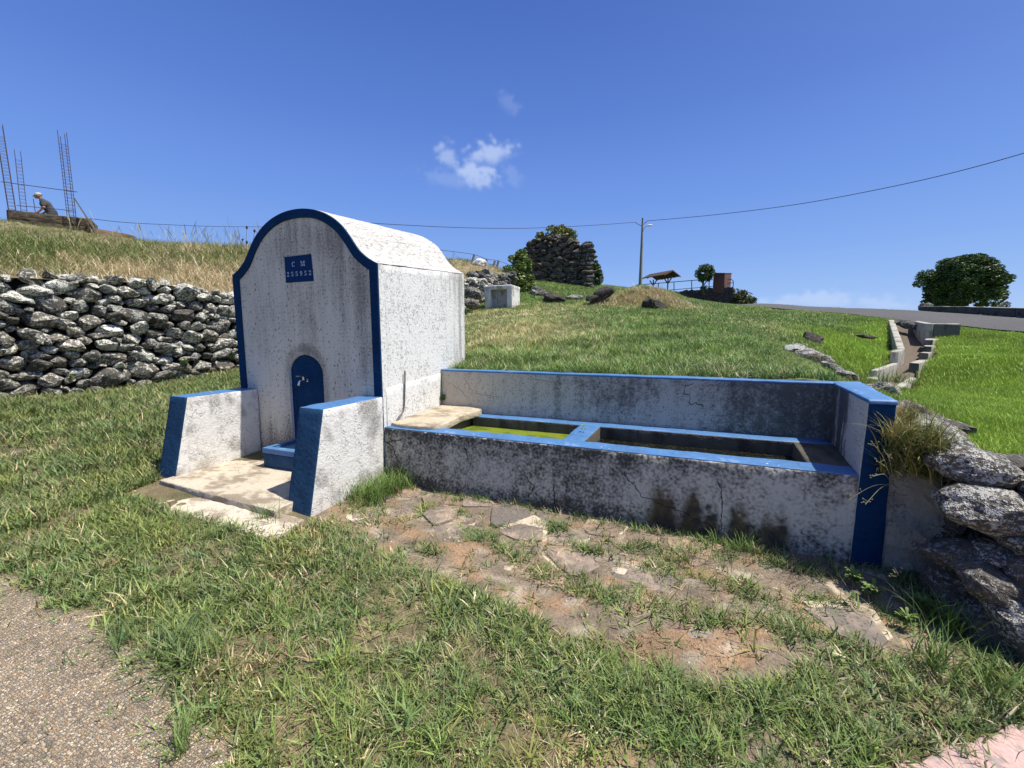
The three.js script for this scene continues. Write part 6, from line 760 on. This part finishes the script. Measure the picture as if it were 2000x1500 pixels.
// trees and bushes
function foliage(lobes, n, leaf, seed, tones, flat = 0.3) {   // leaves spread over the shells of many small lobes
  const r = rng(seed), pos = [], col = [], idx = [], d = new THREE.Vector3(), a = new THREE.Vector3(), b = new THREE.Vector3(), c = new THREE.Vector3(); let total = 0; const w = lobes.map((l) => (total += l[3] * l[3]));
  for (let i = 0; i < n; i++) {
    const k = r() * total; let j = 0; while (w[j] < k) j++; const [x, y, z, R, sy = 1] = lobes[j];
    d.set(r() * 2 - 1, r() * 2 - 1, r() * 2 - 1).normalize(); const q = R * (1 - 0.5 * r() ** 2) * (0.94 + 0.16 * n3(d.x * 3 + j, d.y * 3, d.z * 3)); c.set(x + d.x * q, y + d.y * q * sy, z + d.z * q);
    a.set(r() - 0.5, (r() - 0.5) * flat, r() - 0.5).normalize(); b.set(r() - 0.5, (r() - 0.5) * (0.4 + flat), r() - 0.5).cross(a).normalize(); const s = leaf * (0.6 + 0.8 * r()), t = tones[Math.floor(r() * tones.length)], v = 0.75 + 0.5 * ((j * 37) % 11) / 11 * 0.6 + 0.25 * r(), o = pos.length / 3;
    for (const [u, m] of [[-1, 0], [0, 0.45], [0, -0.45], [1, 0]]) { pos.push(c.x + a.x * u * s + b.x * m * s, c.y + a.y * u * s + b.y * m * s + (m ? 0.12 * s : 0), c.z + a.z * u * s + b.z * m * s); col.push(t[0] * v, t[1] * v, t[2] * v); }
    idx.push(o, o + 2, o + 1, o + 2, o + 3, o + 1);
  }
  const g = new THREE.BufferGeometry().setAttribute('position', new THREE.Float32BufferAttribute(pos, 3)).setAttribute('color', new THREE.Float32BufferAttribute(col, 3)); g.setIndex(idx); g.computeVertexNormals(); return g;
}
const bark = mat({ name: 'bark', ...makeTexture(256, 256, (u, v) => { const a = fbm(u * 12, v * 3, 4); return [0.09 + 0.05 * a, 0.075 + 0.04 * a, 0.06 + 0.035 * a, 0.5 + 0.5 * a]; }), bumpScale: 0.02, roughness: 1 });
function limb(a, b, r0, r1, seed) { const A = V(a), B = V(b), M1 = A.clone().lerp(B, 0.5).add(new THREE.Vector3(0.12, 0.05, -0.1).multiplyScalar(A.distanceTo(B) * (seed % 2 ? 1 : -1) * 0.5)), c = new THREE.CatmullRomCurve3([A, M1, B]), g = new THREE.TubeGeometry(c, 8, 1, 7, false), p = g.attributes.position, q = new THREE.Vector3(); for (let i = 0; i < p.count; i++) { const t = Math.floor(i / 8) / 8, o = c.getPointAt(t); q.fromBufferAttribute(p, i).sub(o).multiplyScalar(lerp(r0, r1, t)).add(o); p.setXYZ(i, q.x, q.y, q.z); } g.computeVertexNormals(); return g; }
const DARKGREEN = [[0.06, 0.105, 0.028], [0.085, 0.14, 0.035], [0.045, 0.085, 0.025], [0.14, 0.2, 0.05]], MIDGREEN = [[0.11, 0.19, 0.035], [0.17, 0.24, 0.05], [0.08, 0.14, 0.03], [0.24, 0.27, 0.07]], DULLGREEN = [[0.17, 0.22, 0.05], [0.24, 0.27, 0.07], [0.28, 0.26, 0.08], [0.12, 0.16, 0.04]];
const tree = (name, label, category, crown, limbs) => { const t = thing(name, label, category); if (limbs) part('trunk', joined(limbs.map((l, i) => limb(...l, i))), bark, t); part('crown', crown, leafVC, t); return t; };
{ // big tree behind the parapet
  const c = [22.434, 5.091, -38.694], r = rng(71), lobes = []; const W = 2.0;
  for (let i = 0; i < 170; i++) { const a = r() * 6.283, y = -1.75 + 3.95 * r() ** 0.85, k = 0.55 + 0.43 * r() ** 0.6, ce = y > 0 ? Math.sqrt(Math.max(0, 1 - (y / 2.25) ** 2)) : 0.96 - 0.06 * y * y * 0.3; if (y < -0.9 && Math.cos(a - 0.3) > 0.1 && r() < 0.75) continue; lobes.push([c[0] + Math.cos(a) * ce * W * k * (y < -0.5 ? 0.92 : 1) + 0.15, c[1] - 0.1 + y, c[2] + Math.sin(a) * ce * W * k, 0.38 + 0.36 * r(), 0.6]); }
  for (const [u, v, s] of [[1806, 536, 0.4], [1815, 530, 0.55], [1803, 548, 0.4], [1968, 590, 0.5], [1958, 570, 0.5], [1972, 600, 0.4]]) { const x = 0; lobes.push(...[[u, v, s]].map(([a, b, q]) => { const rx = (a - 1884) / 800 * 31, ry = -(b - 553) / 800 * 31; return [c[0] + rx * 0.93, c[1] + ry, c[2] - rx * 0.37, q, 0.7]; })); }
  const g = (dx, dz) => [c[0] + dx, c[1] - 2.6, c[2] + dz];
  tree('broad_tree', 'broad dark evergreen tree leaning over the parapet at the right', 'tree', foliage(lobes, 60000, 0.095, 72, DARKGREEN), [[g(0.2, 0), [c[0] - 1.3, c[1] - 0.3, c[2] + 0.2], 0.22, 0.1], [g(0.3, 0.2), [c[0] + 0.2, c[1] + 0.6, c[2]], 0.24, 0.1], [g(0.5, 0), [c[0] + 1.7, c[1] - 0.5, c[2] + 0.5], 0.18, 0.08], [g(0.8, 0), [c[0] + 2.4, c[1] - 0.9, c[2] + 0.6], 0.14, 0.07], [g(1.2, 0.2), [c[0] + 2.6, c[1] - 1.2, c[2] + 0.2], 0.12, 0.06], [g(-0.2, 0.1), [c[0] - 2.2, c[1] - 0.2, c[2] + 0.7], 0.13, 0.06]]);
}
{ // clipped round tree by the kiosk
  const c = [5.284, 8.525, -49.598], r = rng(73), lobes = []; for (let i = 0; i < 46; i++) { const d = new THREE.Vector3(r() - 0.5, r() - 0.5, r() - 0.5).normalize().multiplyScalar(0.78); lobes.push([c[0] + d.x, c[1] + d.y * 0.95, c[2] + d.z, 0.3 + 0.12 * r()]); }
  for (let i = 0; i < 5; i++) lobes.push([c[0] + (r() - 0.5) * 0.4, c[1] - 1.75 + 0.2 * r(), c[2] + (r() - 0.5) * 0.4, 0.25]);
  tree('round_tree', 'small ball-shaped clipped tree beside the brown kiosk', 'tree', foliage(lobes, 6500, 0.09, 74, DARKGREEN), [[[c[0] + 0.02, c[1] - 2.4, c[2]], [c[0], c[1] - 0.5, c[2]], 0.12, 0.08], [[c[0], c[1] - 1.3, c[2]], [c[0] + 0.4, c[1] - 0.6, c[2]], 0.06, 0.04], [[c[0], c[1] - 1.3, c[2]], [c[0] - 0.4, c[1] - 0.6, c[2] + 0.1], 0.06, 0.04]]);
}
{ // tree behind the ruin, bush left of it, shrub right of it
  const lump = (pts, n, leaf, seed, tones) => foliage(pts, n, leaf, seed, tones), r = rng(75), fill = (list, k) => list.flatMap(([u, s]) => Array.from({ length: k }, () => { const d = new THREE.Vector3(r() - 0.5, r() - 0.5, r() - 0.5).normalize(); return [u[0] + d.x * s * 0.8, u[1] + d.y * s * 0.8, u[2] + d.z * s * 0.8, s * (0.42 + 0.25 * r())]; }));
  const t = fill([[[-5.556, 8.378, -25.697], 0.8], [[-6.313, 7.982, -25.344], 0.62], [[-4.807, 8.162, -25.971], 0.62], [[-6.803, 7.658, -25.106], 0.45], [[-5.546, 7.37, -25.575], 0.9], [[-4.705, 7.37, -25.912], 0.6], [[-5.337, 8.738, -25.831], 0.42]], 10), g0 = [-5.336, 4.851, -25.342];
  tree('hill_tree', 'rounded green tree rising behind the ruined gable', 'tree', lump(t, 16000, 0.085, 76, DULLGREEN), [[g0, [-5.544, 8.09, -25.666], 0.18, 0.08], [[-5.432, 6.291, -25.485], [-6.342, 7.874, -25.319], 0.1, 0.05], [[-5.432, 6.291, -25.485], [-4.734, 8.018, -25.982], 0.1, 0.05]]);
  const b = fill([[[-4.99, 5.143, -16.838], 0.45], [[-5.207, 4.543, -16.676], 0.5], [[-4.744, 4.543, -16.862], 0.55], [[-4.965, 4.022, -16.707], 0.6], [[-5.261, 4.1, -16.598], 0.4], [[-4.575, 3.996, -16.861], 0.45], [[-4.859, 5.508, -16.937], 0.26], [[-4.743, 5.065, -16.928], 0.35], [[-5.435, 4.178, -16.538], 0.28]], 9);
  tree('leafy_bush', 'tall leafy bush growing against the left end of the ruin', 'bush', lump(b, 11000, 0.075, 77, MIDGREEN), [[[-4.941, 3.475, -16.648], [-4.968, 5.195, -16.854], 0.08, 0.03], [[-4.99, 3.475, -16.628], [-5.226, 4.413, -16.652], 0.05, 0.02]]);
  const s = fill([[[-2.704, 5.878, -25.443], 0.42], [[-2.615, 5.322, -25.409], 0.42], [[-2.855, 5.6, -25.348], 0.42], [[-2.786, 6.26, -25.458], 0.25]], 9); tree('dark_shrub', 'dark clipped shrub at the right end of the ruin', 'bush', lump(s, 5000, 0.07, 78, DARKGREEN), [[[-2.652, 4.661, -25.311], [-2.7, 5.773, -25.432], 0.07, 0.04]]);
  const h = fill([[[8.884, 5.959, -50.721], 0.75], [[9.546, 5.784, -50.964], 0.7], [[10.158, 5.492, -51.174], 0.55], [[10.547, 5.317, -51.308], 0.4], [[9.291, 5.375, -50.811], 0.8], [[10.007, 5.2, -51.076], 0.6], [[8.692, 5.375, -50.57], 0.8]], 12); tree('low_hedge', 'low grassy hummock hedge to the right of the terrace wall', 'bush', lump(h, 5000, 0.1, 79, [[0.09, 0.11, 0.025], [0.12, 0.12, 0.03], [0.06, 0.08, 0.02]]));
}
// clumps and weeds one can point at
function clump(name, label, shapes, p, scale, tone, seed, spread, lean = 0.55) { const r = rng(seed), t = thing(name, label, 'grass clump', null, p), geos = []; for (let i = 0; i < shapes; i++) { const g = tuft(seed * 7 + i, { n: 12, len: 0.2, width: 0.006, spread: 0.05, lean, bend: 0.9, segs: 5 }); const s = scale * (0.6 + 0.7 * r()); g.scale(s, s, s).rotateY(r() * 6).translate((r() - 0.5) * spread[0] * 2, spread[2] * r(), (r() - 0.5) * spread[1] * 2); const c = [], k = tone[Math.floor(r() * tone.length)]; for (let q = 0; q < g.attributes.position.count; q++) c.push(...k); g.setAttribute('color', new THREE.Float32BufferAttribute(c, 3)); geos.push(g); } part('blades', mergeGeometries(geos), leafVC, t); return t; }
const FRESH = [[0.12, 0.21, 0.045], [0.16, 0.25, 0.055], [0.2, 0.27, 0.08]], GOLD = [[0.3, 0.26, 0.08], [0.42, 0.35, 0.15], [0.15, 0.19, 0.045], [0.22, 0.23, 0.06], [0.12, 0.16, 0.04]];
clump('grass_clump', 'lush grass clump at the foot of the right wing wall beside the trough', 60, [0.17, -0.1, 0.3], 1.05, FRESH, 501, [0.17, 0.26, 0]);
clump('grass_clump', 'small grass tuft at the front corner of the right wing wall', 4, [-0.22, -0.09, 1.14], 0.9, FRESH, 502, [0.07, 0.04, 0]);
clump('grass_clump', 'small bright tuft on the paving left of the big flagstones', 4, [0.52, -0.11, 0.72], 0.55, FRESH, 503, [0.06, 0.05, 0]);
clump('grass_clump', 'bright round tuft at the foot of the trough near its left end', 5, [0.9, -0.11, 0.24], 0.6, FRESH, 504, [0.08, 0.05, 0]);
clump('grass_clump', 'broad low tuft on the paving under the brown stains', 14, [2.95, -0.15, 0.42], 0.6, FRESH, 505, [0.18, 0.14, 0]);
clump('grass_clump', 'spiky tuft at the foot of the trough under the brown stains', 8, [3.15, -0.14, 0.16], 0.65, FRESH, 506, [0.14, 0.06, 0]);
clump('grass_clump', 'golden and green grass hanging over the buttress beside the blue post', 130, [4.138, 0.485, 0.023], 0.95, GOLD, 507, [0.13, 0.1, 0.3], 0.95);
clump('grass_clump', 'dry yellow grass at the top corner of the blue post', 34, [4.24, 0.725, -0.298], 0.75, [[0.3, 0.25, 0.08], [0.36, 0.3, 0.12], [0.2, 0.19, 0.06]], 508, [0.07, 0.08, 0.1]);
clump('grass_clump', 'tiny dry tuft between the two largest boulders', 6, [4.575, 0.493, 0.064], 0.35, STRAW, 509, [0.06, 0.04, 0]);
clump('grass_clump', 'long grass tuft in the shadow at the foot of the boulders', 9, [4.146, -0.19, 0.563], 0.9, FRESH, 510, [0.12, 0.06, 0]);
clump('grass_clump', 'tall dark tuft at the bottom right near the pink slab', 12, [3.95, -0.2, 0.95], 1.0, FRESH, 511, [0.2, 0.12, 0]);
clump('grass_clump', 'yellowish mossy grass on the gully edge behind the coping', 34, [4.192, 0.902, -1.928], 0.4, [[0.2, 0.19, 0.04], [0.28, 0.25, 0.07], [0.12, 0.14, 0.035]], 512, [0.5, 0.16, 0]);
clump('grass_clump', 'yellowish grass beside the largest gully rock', 14, [4.466, 1.03, -3.953], 0.6, [[0.2, 0.19, 0.04], [0.28, 0.23, 0.07], [0.12, 0.14, 0.035]], 513, [0.22, 0.2, 0]);
clump('grass_clump', 'coarse grass growing in the bottom of the drain', 18, [6.399, 0.54, -6.295], 1.3, FRESH, 514, [0.3, 0.4, 0]);
clump('grass_clump', 'wide sprawling tuft on the edge of the gravel path', 26, [0.62, -0.17, 2.2], 0.95, [[0.13, 0.2, 0.07], [0.15, 0.21, 0.075], [0.17, 0.23, 0.06]], 515, [0.2, 0.1, 0], 1.15);
clump('grass_clump', 'lone tuft growing out of the path near the bottom edge', 8, [1.05, -0.16, 2.5], 0.55, FRESH, 516, [0.06, 0.05, 0]);
clump('grass_clump', 'tuft stranded on the path left of the sprawling tuft', 9, [0.2, -0.15, 2.3], 0.6, [[0.1, 0.18, 0.06], [0.13, 0.2, 0.07]], 517, [0.12, 0.05, 0]);
function weed(label, p, n, leaf, seed, h = 0.06) { const r = rng(seed), t = thing('leafy_weed', label, 'weed', null, p), pos = [], col = [], idx = []; for (let i = 0; i < n * 1.6; i++) { const a = r() * 6.283, L = 0.62 * leaf * (0.6 + 0.7 * r()), x = Math.cos(a), z = Math.sin(a), up = 0.25 + 0.9 * r(), y0 = h * r(), q = 0.05 * leaf * 10 * (r() - 0.3), o = pos.length / 3, k = FRESH[Math.floor(r() * 3)]; for (const [s, w, e] of [[0, 0.02, 0], [0.4, 0.19, 0.5], [0.75, 0.17, 0.75], [1, 0.0, 0.7]]) for (const m of [-1, 1]) { pos.push((q + s * L) * x - z * m * w * L, y0 + e * L * up, (q + s * L) * z + x * m * w * L); col.push(...k.map((v) => v * 0.95)); } for (let s = 0; s < 3; s++) idx.push(o + s * 2, o + s * 2 + 1, o + s * 2 + 2, o + s * 2 + 1, o + s * 2 + 3, o + s * 2 + 2); } const g = new THREE.BufferGeometry().setAttribute('position', new THREE.Float32BufferAttribute(pos, 3)).setAttribute('color', new THREE.Float32BufferAttribute(col, 3)); g.setIndex(idx); g.computeVertexNormals(); part('leaves', g, leafVC, t); }
weed('low leafy weed at the edge of the shadow under the blue post', [3.824, -0.16, 0.299], 46, 0.06, 601); weed('leafy weed in the middle of the shadow edge right of the post', [3.886, -0.17, 0.395], 40, 0.065, 602); weed('broad leafy weed farthest right along the shadow edge', [4.089, -0.18, 0.446], 50, 0.075, 603); weed('small leafy weed left of the broad one', [3.95, -0.18, 0.622], 34, 0.05, 604); weed('tiny weed on the paving below the shadow edge', [3.734, -0.17, 0.522], 22, 0.04, 605);
weed('dark green weed in the corner between fountain wall and trough back wall', [0.033, 0.566, -1.084], 70, 0.055, 606, 0.07);
weed('weed growing from the crack in the blue divider', [1.93, 0.45, -0.55], 12, 0.04, 607, 0.06); weed('green weed at the foot of the stone wall nearest the fountain', [-6.566, 0.758, -1.929], 60, 0.1, 608, 0.12); weed('green weed low on the stone wall left of centre', [-6.87, 0.579, -0.863], 70, 0.09, 609, 0.12); weed('small weed between the stones at the foot of the wall', [-6.906, 0.6, -0.363], 40, 0.07, 610, 0.1); weed('weed under the stone wall right beside the blue border', [-6.561, 0.878, -2.869], 50, 0.1, 611, 0.12);
{ const t = thing('dry_stalks', 'dry branching stalks hanging out in front of the blue post', 'dry stalks'), g = []; const r = rng(91), S = [4.039, 0.443, 0.09]; for (const e of [[3.721, 0.397, 0.386], [3.833, 0.755, 0.296], [3.849, 0.649, 0.357], [3.821, 0.375, 0.349], [3.824, 0.566, 0.399], [3.915, 0.695, 0.271]]) { const m = V(S).lerp(V(e), 0.5).add(new THREE.Vector3(0, 0.04, 0.01)).toArray(); g.push(tube([S, m, e], 0.0014, 4, 10)); for (let i = 0; i < 5; i++) { const p = V(m).lerp(V(e), 0.4 + 0.6 * r()), q = p.clone().add(new THREE.Vector3((r() - 0.6) * 0.05, (r() - 0.3) * 0.04, (r() - 0.5) * 0.03)); g.push(tube([p.toArray(), q.toArray()], 0.0011, 4)); g.push(new THREE.SphereGeometry(0.0035, 5, 4).translate(q.x, q.y, q.z)); } } part('stalks', joined(g), mat({ name: 'dry stalk', color: new THREE.Color().setRGB(0.26, 0.24, 0.12) }), t); }
{ const heads = mat({ name: 'seed head', color: new THREE.Color().setRGB(0.05, 0.035, 0.03) }), stem = mat({ name: 'thin stem', color: new THREE.Color().setRGB(0.12, 0.12, 0.05) }); let i = 0; for (const [a, b, label] of [[[-10.296, 4.857, -6.209], [-10.294, 4.103, -6.115], 'tallest dark seed head beside the fountain arch'], [[-10.062, 4.742, -6.289], [-10.11, 4.103, -6.189], 'dark seed head nearest the fountain arch'], [[-10.078, 4.336, -6.014], [-10.05, 4.03, -5.987], 'lowest dark seed head beside the fountain arch'], [[-10.203, 4.417, -5.974], [-10.247, 4.062, -5.912], 'small dark seed head left of the lowest one']]) { const t = thing('thistle', label, 'thistle'); part('stem', tube([b, a], 0.007, 4), stem, t); part('head', new THREE.SphereGeometry(0.045, 8, 6).scale(0.75, i++ === 3 ? 0.6 : 1.2, 0.75).translate(...a), heads, t); } }
// ---------------------------------------------------------------- flagstones in the bare ground
{
  const p = thing('stone_paving', 'worn flagstone paving with pale mortar sunk in the earth in front of the trough', 'paving'); p.userData.kind = 'structure';
  const r = rng(55), sites = [], nx = 11, nz = 5, cw = 0.36, ch = 0.25; for (let j = -1; j <= nz; j++) for (let i = -1; i <= nx; i++) sites.push([0.22 + (i + 0.5 + (r() - 0.5) * 0.75 + (j & 1) * 0.5) * cw, 0.04 + (j + 0.5 + (r() - 0.5) * 0.7) * ch]);
  const flag = lichenStone(61, -0.36, [0.14, 0.128, 0.118], [0.36, 0.34, 0.3]), mats = [[1.2, 1.08, 0.95], [1.45, 1.18, 0.94], [1.02, 0.96, 0.88]].map((c) => mat({ name: 'flagstone', ...flag, bumpScale: 0.01, color: new THREE.Color().setRGB(...c) })), mortar = mat({ name: 'pale mortar', ...cement, bumpScale: 0.01, color: new THREE.Color().setRGB(1.05, 1.02, 0.98) });
  for (const [sx, sz] of sites) {
    if (sx < 0.12 || sx > 4.1 || sz < 0.06 || sz > 1.35) continue; const b = bare(sx, sz); if (b < 0.5) continue;
    let poly = [[sx - 0.5, sz - 0.5], [sx + 0.5, sz - 0.5], [sx + 0.5, sz + 0.5], [sx - 0.5, sz + 0.5]];
    for (const [ox, oz] of sites) { if (ox === sx && oz === sz) continue; const dx = ox - sx, dz = oz - sz, D = Math.hypot(dx, dz); if (D > 1) continue; const mx = sx + dx / 2, mz = sz + dz / 2, out = []; for (let i = 0; i < poly.length; i++) { const a = poly[i], c = poly[(i + 1) % poly.length], da = (a[0] - mx) * dx + (a[1] - mz) * dz, dc = (c[0] - mx) * dx + (c[1] - mz) * dz; if (da <= 0) out.push(a); if (da * dc < 0) { const t = da / (da - dc); out.push([lerp(a[0], c[0], t), lerp(a[1], c[1], t)]); } } poly = out; if (poly.length < 3) break; }
    if (poly.length < 3) continue;
    const grow = (k) => { const pts = []; poly.forEach((a, i) => { const c = poly[(i + 1) % poly.length], n = 5; for (let q = 0; q < n; q++) { const x = lerp(a[0], c[0], q / n), z = lerp(a[1], c[1], q / n), e = k + (k > 1 ? 0.3 : 0.08) * fbm(x * 7, z * 7, 3) - 0.05 * Math.abs(q / n - 0.5); pts.push(new THREE.Vector2(sx + (x - sx) * e, -(sz + (z - sz) * e))); } }); return pts; };
    const slab = (k, y, h, ox = 0, oz = 0) => { const g = new THREE.ExtrudeGeometry(new THREE.Shape(grow(k).map((q) => new THREE.Vector2(q.x + ox, q.y + oz))), { depth: h, bevelEnabled: true, bevelSize: 0.012, bevelThickness: 0.01, bevelSegments: 2, bevelOffset: -0.012 }).rotateX(-Math.PI / 2), q = g.attributes.position, tx = (r() - 0.5) * 0.05, tz = (r() - 0.5) * 0.05; for (let i = 0; i < q.count; i++) { const x = q.getX(i), z = q.getZ(i); q.setY(i, q.getY(i) + yardAt(x, z) + y + (x - sx) * tx + (z - sz) * tz + 0.006 * fbm(x * 8, z * 8, 2)); } return toCreasedNormals(boxUV(g, [0.9, 0.9]), 0.6); };
    const sunk = r() * 0.026 + 0.014 * ss(sz, 0.5, 1.2), y = -0.036 - sunk + (r() < 0.3 ? 0.008 : 0); part('flagstone', slab(0.9, y, 0.024), mats[Math.floor(r() * 3)], p);
    if (r() < 0.5) part('mortar_joint', slab(0.98, y - 0.002, 0.022, (r() - 0.5) * 0.12, 0.02 + r() * 0.05), mortar, p);
  }
  // loose grit
  const g = new THREE.IcosahedronGeometry(0.006, 0), im = new THREE.InstancedMesh(g, mat({ name: 'grit', color: 0xffffff }), 1500), m = new THREE.Matrix4(), q = new THREE.Quaternion(), e = new THREE.Euler(), c = new THREE.Color(); im.name = numbered('grit'); tag(im, 'loose grit and small stones on the bare earth', 'grit', null, 'stuff'); let n = 0;
  while (n < 1500) { const x = r() * 4.2, z = 0.05 + r() * 1.35; if (r() > bare(x, z)) continue; e.set(r() * 3, r() * 3, r() * 3); q.setFromEuler(e); const s = 0.4 + 1.3 * r() ** 3; m.compose(new THREE.Vector3(x, yardY(x, z) + 0.001, z), q, new THREE.Vector3(s, s * 0.7, s)); im.setMatrixAt(n, m); im.setColorAt(n, r() < 0.12 ? c.setRGB(0.55, 0.52, 0.47) : c.setRGB(0.16 + 0.1 * r(), 0.13 + 0.08 * r(), 0.11 + 0.05 * r())); n++; }
  scene.add(im);
}
scene.traverse((o) => { if (o.isMesh) o.castShadow = o.receiveShadow = true; });
renderer.render(scene, camera);
